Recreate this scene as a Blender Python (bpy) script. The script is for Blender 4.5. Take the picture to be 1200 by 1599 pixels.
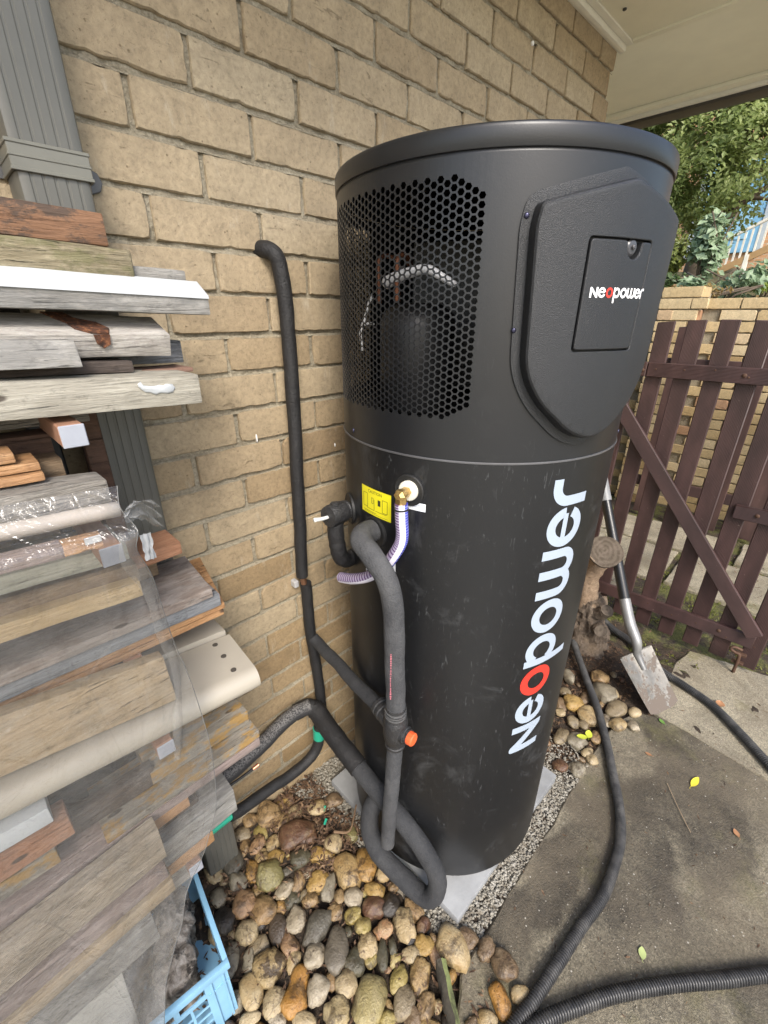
import bpy, bmesh, math, random
from mathutils import Vector, Matrix, noise as mnoise

sc = bpy.context.scene
for o in list(bpy.data.objects):
    bpy.data.objects.remove(o)
COL = sc.collection
R = random.Random(7)
PI = math.pi

# ------------------------------------------------------------------ camera
cam_d = bpy.data.cameras.new('camera')
cam = bpy.data.objects.new('camera', cam_d)
COL.objects.link(cam)
sc.camera = cam
cam_d.sensor_fit = 'HORIZONTAL'
cam_d.sensor_width = 36.0
cam_d.lens = 686.2 / 1200 * 36.0
cam_d.clip_start = 0.02
cam_d.clip_end = 500
CAM = Vector((-0.5036, -1.0254, 1.6771))
def cam_rot(yaw, pitch, roll):
    sy, cy = math.sin(yaw), math.cos(yaw)
    f = Vector((sy * math.cos(pitch), cy * math.cos(pitch), -math.sin(pitch)))
    r = Vector((cy, -sy, 0))
    d = f.cross(r)
    r2 = r * math.cos(roll) + d * math.sin(roll)
    d2 = -r * math.sin(roll) + d * math.cos(roll)
    m = Matrix((r2, -d2, -f)).transposed()
    return m.to_4x4()
cam.matrix_world = Matrix.Translation(CAM) @ cam_rot(0.7806, 0.4209, -0.0028)

# ------------------------------------------------------------------ world, sun, exposure
SUN_EL, SUN_AZ = math.radians(44), math.radians(212)      # azimuth clockwise from +Y
w = bpy.data.worlds.new('World')
sc.world = w
w.use_nodes = True
nt = w.node_tree
nt.nodes.clear()
sky = nt.nodes.new('ShaderNodeTexSky')
sky.sky_type = 'NISHITA'
sky.sun_disc = False
sky.sun_elevation = SUN_EL
sky.sun_rotation = SUN_AZ
sky.air_density = 1.0
sky.dust_density = 2.5
sky.ozone_density = 0.6
bg = nt.nodes.new('ShaderNodeBackground')
bg.inputs['Strength'].default_value = 0.14
wo = nt.nodes.new('ShaderNodeOutputWorld')
nt.links.new(sky.outputs[0], bg.inputs[0])
nt.links.new(bg.outputs[0], wo.inputs[0])
sd = bpy.data.lights.new('sun', 'SUN')
sd.energy = 1.5
sd.angle = math.radians(18)
sd.color = (1.0, 0.965, 0.91)
sun = bpy.data.objects.new('sun', sd)
COL.objects.link(sun)
sv = Vector((math.sin(SUN_AZ) * math.cos(SUN_EL), math.cos(SUN_AZ) * math.cos(SUN_EL), math.sin(SUN_EL)))
sun.rotation_euler = sv.to_track_quat('Z', 'Y').to_euler()
sun.location = sv * 20
sc.view_settings.view_transform = 'Standard'
sc.view_settings.look = 'None'
sc.view_settings.exposure = 1.3
sc.view_settings.gamma = 1.0
sc.view_settings.use_curve_mapping = False
sc.cycles.max_bounces = 8
sc.cycles.transparent_max_bounces = 24

# ------------------------------------------------------------------ object helpers
def tag(o, label=None, cat=None, group=None, kind=None):
    if label: o['label'] = label
    if cat: o['category'] = cat
    if group: o['group'] = group
    if kind: o['kind'] = kind
    return o
def thing(name, label, cat, loc=(0, 0, 0), group=None):
    o = bpy.data.objects.new(name, None)
    o.empty_display_size = 0.05
    o.location = loc
    COL.objects.link(o)
    return tag(o, label, cat, group)
def wloc(o):
    v = Vector(o.location)
    p = o.parent
    while p:
        v += Vector(p.location)
        p = p.parent
    return v
def obj(name, mesh, mat=None, parent=None, loc=None, rot=None):
    """link a mesh; vertices are in world space unless loc is given (loc is world too)"""
    o = bpy.data.objects.new(name, mesh)
    COL.objects.link(o)
    if mat is not None and not mesh.materials:
        mesh.materials.append(mat)
    if parent is not None:
        o.parent = parent
        o.location = Vector(loc if loc is not None else (0, 0, 0)) - wloc(parent)
    elif loc is not None:
        o.location = loc
    if rot is not None:
        o.rotation_euler = rot
    return o
class MB:
    def __init__(s):
        s.v, s.f = [], []
    def add(s, v, f):
        n = len(s.v)
        s.v += [tuple(p) for p in v]
        s.f += [tuple(i + n for i in q) for q in f]
        return s
    def box(s, c, h, rz=0.0, M=None):
        cx, cy, cz = c; hx, hy, hz = h
        pts = [Vector((x * hx, y * hy, z * hz)) for z in (-1, 1) for y in (-1, 1) for x in (-1, 1)]
        if M is None: M = Matrix.Rotation(rz, 3, 'Z')
        pts = [M @ p + Vector(c) for p in pts]
        return s.add(pts, [(0, 2, 3, 1), (4, 5, 7, 6), (0, 1, 5, 4), (2, 6, 7, 3), (0, 4, 6, 2), (1, 3, 7, 5)])
    def mesh(s, smooth=False, name='m', sharp=None):
        m = bpy.data.meshes.new(name)
        m.from_pydata(s.v, [], s.f)
        m.update()
        if smooth:
            for p in m.polygons: p.use_smooth = True
            if sharp is not None: m.set_sharp_from_angle(angle=math.radians(sharp))
        return m
def bevelled(mesh, w, seg=1, ang=30, smooth=True):
    bm = bmesh.new(); bm.from_mesh(mesh)
    bmesh.ops.recalc_face_normals(bm, faces=bm.faces)
    ed = [e for e in bm.edges if len(e.link_faces) == 2 and e.calc_face_angle(0) > math.radians(ang)]
    bmesh.ops.bevel(bm, geom=ed, offset=w, segments=seg, affect='EDGES', profile=0.6, clamp_overlap=True)
    bm.to_mesh(mesh); bm.free()
    if smooth:
        for p in mesh.polygons: p.use_smooth = True
        mesh.set_sharp_from_angle(angle=math.radians(35))
    return mesh
def catmull(pts, n=8, closed=False):
    pts = [Vector(p) for p in pts]
    out = []
    N = len(pts)
    for i in range(N - 1):
        p0 = pts[i - 1] if i > 0 else pts[0] * 2 - pts[1]
        p1, p2 = pts[i], pts[i + 1]
        p3 = pts[i + 2] if i + 2 < N else pts[-1] * 2 - pts[-2]
        for k in range(n):
            t = k / n
            out.append(0.5 * ((2 * p1) + (-p0 + p2) * t + (2 * p0 - 5 * p1 + 4 * p2 - p3) * t * t + (-p0 + 3 * p1 - 3 * p2 + p3) * t ** 3))
    out.append(pts[-1])
    return out
def tube(mb, pts, rad, seg=16, cap=True):
    pts = [Vector(p) for p in pts]
    n = len(pts)
    rr = rad if callable(rad) else (lambda i, t: rad)
    T = []
    for i in range(n):
        a = pts[max(i - 1, 0)]; b = pts[min(i + 1, n - 1)]
        T.append((b - a).normalized())
    up = Vector((0, 0, 1)) if abs(T[0].z) < 0.9 else Vector((1, 0, 0))
    N = T[0].cross(up).normalized()
    V, F = [], []
    for i in range(n):
        N = (N - T[i] * N.dot(T[i])).normalized()
        B = T[i].cross(N)
        r = rr(i, i / (n - 1))
        for k in range(seg):
            a = 2 * PI * k / seg
            V.append(pts[i] + (N * math.cos(a) + B * math.sin(a)) * r)
    for i in range(n - 1):
        for k in range(seg):
            k2 = (k + 1) % seg
            F.append((i * seg + k, i * seg + k2, (i + 1) * seg + k2, (i + 1) * seg + k))
    if cap:
        F.append(tuple(range(seg - 1, -1, -1)))
        F.append(tuple((n - 1) * seg + k for k in range(seg)))
    mb.add(V, F)
    return mb
def tube_mesh(pts, rad, seg=16, cap=True, name='m'):
    return tube(MB(), pts, rad, seg, cap).mesh(True, name, 50)
def lathe(mb, prof, c, seg=96, a0=0, a1=2 * PI):
    """prof: list of (r, z) ; revolve about vertical axis at c"""
    full = abs(a1 - a0 - 2 * PI) < 1e-6
    ns = seg if full else seg + 1
    V, F = [], []
    for r, z in prof:
        for k in range(ns):
            a = a0 + (a1 - a0) * k / seg
            V.append((c[0] + r * math.cos(a), c[1] + r * math.sin(a), z))
    for i in range(len(prof) - 1):
        for k in range(seg):
            k2 = (k + 1) % ns
            F.append((i * ns + k, i * ns + k2, (i + 1) * ns + k2, (i + 1) * ns + k))
    mb.add(V, F)
    return mb
def disc_axis(mb, c, axis, prof, seg=24):
    """solid of revolution about an arbitrary axis; prof (r, d along axis), closed with end caps"""
    ax = Vector(axis).normalized()
    up = Vector((0, 0, 1)) if abs(ax.z) < 0.9 else Vector((1, 0, 0))
    N = ax.cross(up).normalized(); B = ax.cross(N)
    V, F = [], []
    for r, d in prof:
        for k in range(seg):
            a = 2 * PI * k / seg
            V.append(Vector(c) + ax * d + (N * math.cos(a) + B * math.sin(a)) * r)
    for i in range(len(prof) - 1):
        for k in range(seg):
            k2 = (k + 1) % seg
            F.append((i * seg + k, i * seg + k2, (i + 1) * seg + k2, (i + 1) * seg + k))
    F.append(tuple(range(seg - 1, -1, -1)))
    F.append(tuple((len(prof) - 1) * seg + k for k in range(seg)))
    mb.add(V, F)
    return mb
def fbm(p, o=3):
    return mnoise.fractal(Vector(p), 1.0, 2.0, o)

# ------------------------------------------------------------------ material helpers
class NT:
    def __init__(s, name):
        s.m = bpy.data.materials.new(name)
        s.m.use_nodes = True
        s.t = s.m.node_tree
        s.t.nodes.clear()
        s.out = s.n('ShaderNodeOutputMaterial')
        s.b = s.n('ShaderNodeBsdfPrincipled')
        s.l(s.b.outputs[0], s.out.inputs[0])
        s.tc = s.n('ShaderNodeTexCoord')
        s.oi = s.n('ShaderNodeObjectInfo')
        s._rand = None
    def n(s, t, **k):
        x = s.t.nodes.new(t)
        for a, b in k.items(): setattr(x, a, b)
        return x
    def l(s, a, b): s.t.links.new(a, b)
    def val(s, sock, v):
        if hasattr(v, 'outputs') or hasattr(v, 'is_linked'): s.l(v, sock)
        else: sock.default_value = v
    def coord(s, scale=(1, 1, 1), offs=True, src='Object'):
        mp = s.n('ShaderNodeMapping')
        s.l(s.tc.outputs[src], mp.inputs[0])
        mp.inputs['Scale'].default_value = scale
        if offs:
            c = s.n('ShaderNodeVectorMath', operation='SCALE')
            cc = s.n('ShaderNodeCombineXYZ')
            for i in range(3): s.l(s.oi.outputs['Random'], cc.inputs[i])
            s.l(cc.outputs[0], c.inputs[0]); c.inputs['Scale'].default_value = 37.3
            s.l(c.outputs[0], mp.inputs['Location'])
        return mp.outputs[0]
    def noise(s, co, scale, detail=4, rough=0.55, dist=0.0):
        x = s.n('ShaderNodeTexNoise')
        s.l(co, x.inputs['Vector'])
        x.inputs['Scale'].default_value = scale
        x.inputs['Detail'].default_value = detail
        x.inputs['Roughness'].default_value = rough
        x.inputs['Distortion'].default_value = dist
        return x.outputs['Fac']
    def voro(s, co, scale, feature='F1', out='Distance', rnd=1.0):
        x = s.n('ShaderNodeTexVoronoi', feature=feature)
        s.l(co, x.inputs['Vector'])
        x.inputs['Scale'].default_value = scale
        x.inputs['Randomness'].default_value = rnd
        return x.outputs[out]
    def ramp(s, f, stops, interp='LINEAR'):
        x = s.n('ShaderNodeValToRGB')
        x.color_ramp.interpolation = interp
        e = x.color_ramp.elements
        while len(e) < len(stops): e.new(0.5)
        for i, (p, c) in enumerate(stops):
            e[i].position = p
            e[i].color = (c[0], c[1], c[2], 1) if isinstance(c, (tuple, list)) else (c, c, c, 1)
        s.l(f, x.inputs[0])
        return x.outputs[0]
    def mix(s, f, a, b, mode='MIX'):
        x = s.n('ShaderNodeMix', data_type='RGBA', blend_type=mode)
        x.clamp_factor = True
        for i, v in ((0, f), (6, a), (7, b)):
            k = x.inputs[i]
            if hasattr(v, 'is_linked'): s.l(v, k)
            elif isinstance(v, (tuple, list)): k.default_value = (v[0], v[1], v[2], 1)
            else: k.default_value = v
        return x.outputs[2]
    def math(s, op, a, b=0.5):
        x = s.n('ShaderNodeMath', operation=op)
        for i, v in ((0, a), (1, b)):
            if hasattr(v, 'is_linked'): s.l(v, x.inputs[i])
            else: x.inputs[i].default_value = v
        return x.outputs[0]
    def bump(s, h, strength=0.5, dist=0.01, prev=None):
        x = s.n('ShaderNodeBump')
        s.l(h, x.inputs['Height'])
        x.inputs['Strength'].default_value = strength
        x.inputs['Distance'].default_value = dist
        if prev is not None: s.l(prev, x.inputs['Normal'])
        return x.outputs[0]
    def fin(s, col=None, rough=0.6, nrm=None, metal=0.0, spec=None):
        if col is not None:
            if hasattr(col, 'is_linked'): s.l(col, s.b.inputs['Base Color'])
            else: s.b.inputs['Base Color'].default_value = (*col, 1)
        s.val(s.b.inputs['Roughness'], rough)
        s.val(s.b.inputs['Metallic'], metal)
        if nrm is not None: s.l(nrm, s.b.inputs['Normal'])
        if spec is not None: s.b.inputs['Specular IOR Level'].default_value = spec
        return s.m
def plain(name, col, rough=0.6, metal=0.0, var=0.12, bump=0.15, bscale=150, spec=None):
    t = NT(name)
    co = t.coord()
    n = t.noise(co, 9, 5, 0.6)
    lo = tuple(c * (1 - var) for c in col); hi = tuple(min(1, c * (1 + var)) for c in col)
    c = t.ramp(n, [(0.3, lo), (0.7, hi)])
    f = t.noise(co, bscale, 3)
    return t.fin(c, rough, t.bump(f, bump, 0.002), metal, spec)
def wood(name, c_dark, c_mid, c_light, grain=1.0, rough=0.75, crack=0.25, stain=None, stain_amt=0.5, bump=0.5):
    t = NT(name)
    g = t.noise(t.coord((5.5, 75, 75)), 1.2 * grain, 6, 0.65, 0.9)
    fi = t.noise(t.coord((16, 260, 260)), 1.0 * grain, 4, 0.7)
    pa = t.noise(t.coord((7, 20, 20)), 1.6, 6, 0.7, 0.5)
    c = t.ramp(g, [(0.30, c_dark), (0.47, c_mid), (0.66, c_light)])
    c = t.mix(0.42, c, t.ramp(fi, [(0.34, tuple(x * 0.42 for x in c_mid)), (0.62, tuple(min(1, x * 1.3) for x in c_light))]))
    c = t.mix(0.55, c, t.ramp(pa, [(0.32, tuple(x * 0.55 for x in c_mid)), (0.5, c_mid), (0.68, tuple(min(1, x * 1.12) for x in c_light))]))
    cr = t.noise(t.coord((4.0, 130, 130)), 1.3, 5, 0.75, 1.6)
    crm = t.ramp(cr, [(0.33, 1.0), (0.39, 0.0)])
    c = t.mix(t.math('MULTIPLY', crm, min(1.0, crack + 0.35)), c, tuple(x * 0.22 for x in c_dark))
    dirt = t.ramp(t.noise(t.coord((24, 34, 34)), 1.3, 7, 0.78), [(0.55, 0.0), (0.68, 0.6)])
    c = t.mix(dirt, c, tuple(x * 0.5 for x in c_dark))
    nail = t.ramp(t.voro(t.coord((9, 22, 22)), 1.0), [(0.085, 0.85), (0.12, 0.0)])
    c = t.mix(nail, c, (0.035, 0.022, 0.014))
    if stain:
        st = t.ramp(t.noise(t.coord((8, 16, 16)), 2.2, 6, 0.72), [(0.48, 0.0), (0.57, 1.0)])
        c = t.mix(t.math('MULTIPLY', st, stain_amt), c, stain)
    h = t.math('ADD', t.math('ADD', t.math('MULTIPLY', fi, 0.7), g), t.math('MULTIPLY', crm, -1.6))
    return t.fin(c, rough, t.bump(h, min(1.0, bump * 1.5), 0.004))

# ------------------------------------------------------------------ setting materials
def m_soil():
    t = NT('soil')
    co = t.coord(offs=False)
    n = t.noise(co, 14, 8, 0.7); f = t.noise(co, 90, 5, 0.7)
    c = t.ramp(n, [(0.3, (0.012, 0.009, 0.006)), (0.55, (0.04, 0.027, 0.017)), (0.75, (0.08, 0.056, 0.036))])
    c = t.mix(0.5, c, t.ramp(f, [(0.35, (0.02, 0.014, 0.01)), (0.7, (0.14, 0.1, 0.065))]))
    gx = t.n('ShaderNodeSeparateXYZ'); t.l(t.tc.outputs['Object'], gx.inputs[0])
    far = t.math('GREATER_THAN', gx.outputs[0], 1.78)
    moss = t.ramp(t.noise(co, 5.5, 6, 0.65), [(0.45, 0.0), (0.56, 1.0)])
    c = t.mix(t.math('MULTIPLY', t.math('MULTIPLY', far, moss), 0.85), c, t.ramp(f, [(0.3, (0.05, 0.06, 0.012)), (0.7, (0.2, 0.2, 0.05))]))
    return t.fin(c, 0.9, t.bump(t.math('ADD', n, f), 0.9, 0.02))
M_SOIL = m_soil()
def m_concrete(name, base, wet=0.0, moss=0.3):
    t = NT(name)
    co = t.coord(offs=False)
    big = t.noise(co, 1.6, 6, 0.62, 0.3); mid = t.noise(co, 9, 6, 0.6); fine = t.noise(co, 190, 4, 0.7)
    agg = t.voro(co, 150)
    lo = tuple(c * 0.6 for c in base); hi = tuple(c * 1.3 for c in base)
    c = t.ramp(big, [(0.35, lo), (0.52, base), (0.68, hi)])
    c = t.mix(0.4, c, t.ramp(mid, [(0.3, lo), (0.7, hi)]))
    c = t.mix(0.6, c, t.mix(1.0, c, t.ramp(fine, [(0.34, 0.30), (0.5, 0.95), (0.64, 1.6)]), 'MULTIPLY'))
    c = t.mix(0.6, c, t.mix(1.0, c, t.ramp(t.noise(co, 75, 5, 0.75), [(0.32, 0.40), (0.5, 1.0), (0.66, 1.45)]), 'MULTIPLY'))
    c = t.mix(t.ramp(agg, [(0.10, 0.7), (0.2, 0.0)]), c, t.ramp(t.noise(co, 60, 2), [(0.4, tuple(x * 0.3 for x in base)), (0.6, tuple(x * 1.7 for x in base))]))
    rough = 0.85
    if wet:
        # one old damp stain with its own outline in the middle of the slab
        sx = t.n('ShaderNodeSeparateXYZ'); 
        wv = t.n('ShaderNodeTexNoise'); t.l(co, wv.inputs['Vector']); wv.inputs['Scale'].default_value = 3.2; wv.inputs['Detail'].default_value = 6
        ad = t.n('ShaderNodeVectorMath', operation='MULTIPLY_ADD'); t.l(wv.outputs['Color'], ad.inputs[0])
        ad.inputs[1].default_value = (0.55, 0.55, 0); t.l(co, ad.inputs[2])
        masks = None
        for (cx, cy, rx, ry) in ((1.28, -0.80, 0.2, 0.22), (1.08, -0.93, 0.30, 0.17), (0.93, -0.78, 0.34, 0.13), (0.50, -0.66, 0.5, 0.1), (0.66, -0.85, 0.26, 0.14), (0.55, -1.3, 0.25, 0.2)):
            sb = t.n('ShaderNodeVectorMath', operation='SUBTRACT'); t.l(ad.outputs[0], sb.inputs[0]); sb.inputs[1].default_value = (cx + 0.27, cy + 0.27 - 0.18, 0)
            mu = t.n('ShaderNodeVectorMath', operation='MULTIPLY'); t.l(sb.outputs[0], mu.inputs[0]); mu.inputs[1].default_value = (1 / rx, 1 / ry, 0)
            le = t.n('ShaderNodeVectorMath', operation='LENGTH'); t.l(mu.outputs[0], le.inputs[0])
            k = t.ramp(le.outputs['Value'], [(0.72, 1.0), (1.0, 0.0)])
            masks = k if masks is None else t.math('MAXIMUM', masks, k)
        k = t.math('MULTIPLY', t.math('MULTIPLY', masks, wet), t.ramp(t.noise(co, 7, 7, 0.72), [(0.30, 0.35), (0.55, 1.0)]))
        c = t.mix(k, c, (0.30, 0.285, 0.27), 'MULTIPLY')
        c = t.mix(t.ramp(t.noise(co, 5.2, 8, 0.78, 0.8), [(0.50, 0.0), (0.58, 0.45)]), c, (0.085, 0.07, 0.05))
        rough = t.ramp(k, [(0.0, 0.88), (1.0, 0.6)])
    ms = t.ramp(t.noise(co, 4.3, 6, 0.7), [(0.55, 0.0), (0.68, 1.0)])
    c = t.mix(t.math('MULTIPLY', ms, moss), c, (0.15, 0.14, 0.045))
    br = t.ramp(t.noise(co, 3.1, 7, 0.7, 0.5), [(0.46, 0.0), (0.62, 0.55)])
    c = t.mix(br, c, (0.13, 0.105, 0.07))
    c = t.mix(t.ramp(t.voro(co, 42), [(0.06, 0.8), (0.12, 0.0)]), c, t.ramp(t.noise(co, 30, 2), [(0.45, (0.07, 0.06, 0.05)), (0.55, (0.5, 0.47, 0.40))]))
    h = t.math('ADD', fine, t.math('MULTIPLY', mid, 0.8))
    return t.fin(c, rough, t.bump(h, 0.75, 0.006))
M_SLAB = m_concrete('old_concrete', (0.205, 0.178, 0.125), 1.0, 0.35)
M_SLAB2 = m_concrete('pale_concrete', (0.30, 0.265, 0.19), 0, 0.6)
M_PAD = plain('pad_concrete', (0.245, 0.25, 0.25), 0.8, var=0.22, bump=0.3, bscale=220)

# ground sheet, soil bed
g = MB(); g.add([(-60, -60, -0.03), (90, -60, -0.03), (90, 60, -0.03), (-60, 60, -0.03)], [(0, 1, 2, 3)])
tag(obj('ground', g.mesh(), plain('bounce_ground', (0.34, 0.31, 0.22), 0.95, var=0.3)), kind='structure')  # mostly unseen sheet, made pale to bounce light up to the soffit
def soil_z(x, y):
    z = 0.012 + 0.018 * fbm((x * 6, y * 6, 3.1)) + 0.010 * fbm((x * 25, y * 25, 1.7))
    t = max(0.0, min(1.0, (y + 0.42) / 0.42))
    L = max(0.0, min(1.0, (0.16 - x) / 0.25))
    z += 0.045 * t * L
    return z
def grid(x0, x1, y0, y1, st, zf):
    nx = int((x1 - x0) / st) + 1; ny = int((y1 - y0) / st) + 1
    mb = MB()
    V = [(x0 + (x1 - x0) * i / nx, y0 + (y1 - y0) * j / ny, 0) for j in range(ny + 1) for i in range(nx + 1)]
    V = [(x, y, zf(x, y)) for x, y, _ in V]
    F = [(j * (nx + 1) + i, j * (nx + 1) + i + 1, (j + 1) * (nx + 1) + i + 1, (j + 1) * (nx + 1) + i) for j in range(ny) for i in range(nx)]
    return mb.add(V, F)
tag(obj('garden_bed', grid(-1.6, 2.3, -1.35, 0.01, 0.02, soil_z).mesh(True), M_SOIL), kind='structure')
tag(obj('yard_soil', grid(2.3, 4.3, -3.0, 2.5, 0.06, lambda x, y: 0.0 + 0.012 * fbm((x * 5, y * 5, 0)) + 0.006 * fbm((x * 20, y * 20, 0))).mesh(True), M_SOIL), kind='structure')

def slab(name, pts, z, mat, th=0.1, rough=0.004):
    """irregular edged concrete slab, outline pts in plan"""
    out = []
    for i in range(len(pts)):
        a = Vector((*pts[i], 0)); b = Vector((*pts[(i + 1) % len(pts)], 0))
        n = max(1, int((b - a).length / 0.03))
        for k in range(n):
            p = a.lerp(b, k / n)
            p += Vector((fbm((p.x * 9, p.y * 9, 5)), fbm((p.x * 9, p.y * 9, 9)), 0)) * rough * 2
            out.append(p)
    bm = bmesh.new()
    vs = [bm.verts.new((p.x, p.y, z)) for p in out]
    es = [bm.edges.new((vs[i], vs[(i + 1) % len(vs)])) for i in range(len(vs))]
    r = bmesh.ops.triangle_fill(bm, edges=es, use_beauty=True)
    if bm.faces and list(bm.faces)[0].normal.z < 0: bmesh.ops.reverse_faces(bm, faces=bm.faces)
    lo = [bm.verts.new((p.x, p.y, z - 0.006)) for p in out]
    bo = [bm.verts.new((p.x, p.y, z - th)) for p in out]
    c = sum(out, Vector()) / len(out)
    for i, p in enumerate(out):
        vs[i].co += (c - p).normalized() * 0.006
    n = len(out)
    for i in range(n):
        j = (i + 1) % n
        bm.faces.new((vs[i], lo[i], lo[j], vs[j])); bm.faces.new((lo[i], bo[i], bo[j], lo[j]))
    bmesh.ops.recalc_face_normals(bm, faces=bm.faces)
    m = bpy.data.meshes.new(name); bm.to_mesh(m); bm.free()
    return tag(obj(name, m, mat), kind='structure')
slab('path_slab', [(0.06, -0.758), (0.8, -0.752), (1.02, -0.74), (1.24, -0.76), (1.345, -0.80), (1.39, -0.9), (1.372, -1.1), (1.35, -1.3), (1.34, -3.4), (-0.04, -3.4), (-0.04, -0.82)], 0.03, M_SLAB)
slab('path_slab', [(1.40, -0.86), (1.85, -0.835), (1.985, -0.86), (2.06, -1.2), (2.07, -3.4), (1.355, -3.4), (1.366, -1.2)], 0.026, M_SLAB2)
M_BOUNCE = plain('bounce_paving', (0.44, 0.42, 0.36), 0.85, var=0.15)  # unseen paving, kept pale as a light reflector for the soffit
slab('path_slab', [(-0.06, -1.02), (-0.06, -3.4), (-3.2, -3.4), (-3.2, -1.02)], 0.029, M_BOUNCE)  # out-of-view slab added to bounce light onto wall and timber
slab('path_slab', [(-3.2, -3.42), (3.2, -3.42), (3.2, -6.5), (-3.2, -6.5)], 0.029, M_BOUNCE)  # out-of-view slab added to bounce more light under the eave
for (x0, y0, x1, y1) in ((2.62, -0.52, 3.18, 0.1), (2.66, -1.08, 3.22, -0.56), (3.24, -0.8, 3.68, -0.2), (2.7, -1.7, 3.25, -1.13), (3.28, -1.5, 3.7, -0.85), (2.25, -0.42, 2.56, 0.2), (3.22, -0.16, 3.66, 0.45)):
    slab('path_slab', [(x0, y0), (x1, y0), (x1, y1), (x0, y1)], 0.028 + R.uniform(-.003, .003), M_SLAB2, 0.06)
# pad under the tank
pad = MB().box((0.456, -0.392, 0.03), (0.318, 0.299, 0.025))
tag(obj('concrete_pad', bevelled(pad.mesh(), 0.006, 2), M_PAD), 'pale grey square concrete pad under the black water heater', 'concrete pad')

# crushed gravel round the pad
def m_gravel():
    t = NT('gravel')
    co = t.coord(offs=False)
    n = t.noise(co, 45, 2, 0.5)
    c = t.ramp(n, [(0.3, (0.18, 0.155, 0.12)), (0.5, (0.25, 0.23, 0.185)), (0.7, (0.33, 0.31, 0.265))])
    return t.fin(c, 0.85, t.bump(t.noise(co, 300, 3), 0.4, 0.002))
gr = MB()
rg = random.Random(3)
def rock_bits(mb, x, y, z, s, rg):
    a = rg.random() * 6.28
    V = []
    for dx, dy, dz in ((1, 0, 0), (0, 1, 0), (-1, 0, 0), (0, -1, 0), (0.1, 0.1, 0.9), (0, 0, -0.6), (0.6, 0.6, 0.5), (-0.6, 0.5, 0.5)):
        k = s * rg.uniform(0.7, 1.2)
        px, py = dx * k, dy * k * 0.8
        V.append((x + px * math.cos(a) - py * math.sin(a), y + px * math.sin(a) + py * math.cos(a), z + dz * k * 0.8))
    mb.add(V, [(0, 6, 4), (6, 1, 4), (1, 7, 4), (7, 2, 4), (2, 3, 4), (3, 0, 4), (0, 1, 6), (1, 2, 7), (0, 5, 1), (1, 5, 2), (2, 5, 3), (3, 5, 0)])
n = 0
gb = grid(-0.04, 1.0, -0.757, 0.005, 0.02, lambda x, y: 0.009 + soil_z(x, y) * 0.5 if (x > 0.075 and x < 0.86 and not (x > 0.8 and y > -0.6)) else soil_z(x, y) - 0.02)
tag(obj('gravel_bed', gb.mesh(True), plain('gravel_fines', (0.20, 0.175, 0.135), 0.95, var=0.35, bump=0.6, bscale=200)), kind='structure')
while n < 11000:
    x, y = rg.uniform(-0.03, 1.0), rg.uniform(-0.756, 0.0)
    if 0.14 < x < 0.76 and -0.68 < y < -0.09: continue
    if x < 0.12 and y < -0.36 - (0.12 - x) * 0.1 and not (x > 0.085 and y > -0.745): continue
    if x < 0.07 and y < -0.09: continue
    if x < 0.02: continue
    if x > 0.86 and rg.random() < (x - 0.86) / 0.14: continue
    if y > -0.74 and y < -0.5 and x > 0.8 and rg.random() < .4: continue
    rock_bits(gr, x, y, 0.012 + soil_z(x, y) * 0.5 + rg.uniform(0, 0.012), rg.uniform(0.003, 0.0068), rg); n += 1
tag(obj('gravel', gr.mesh(), m_gravel()), 'pale crushed gravel packed round the concrete pad', 'gravel', kind='stuff')

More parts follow.
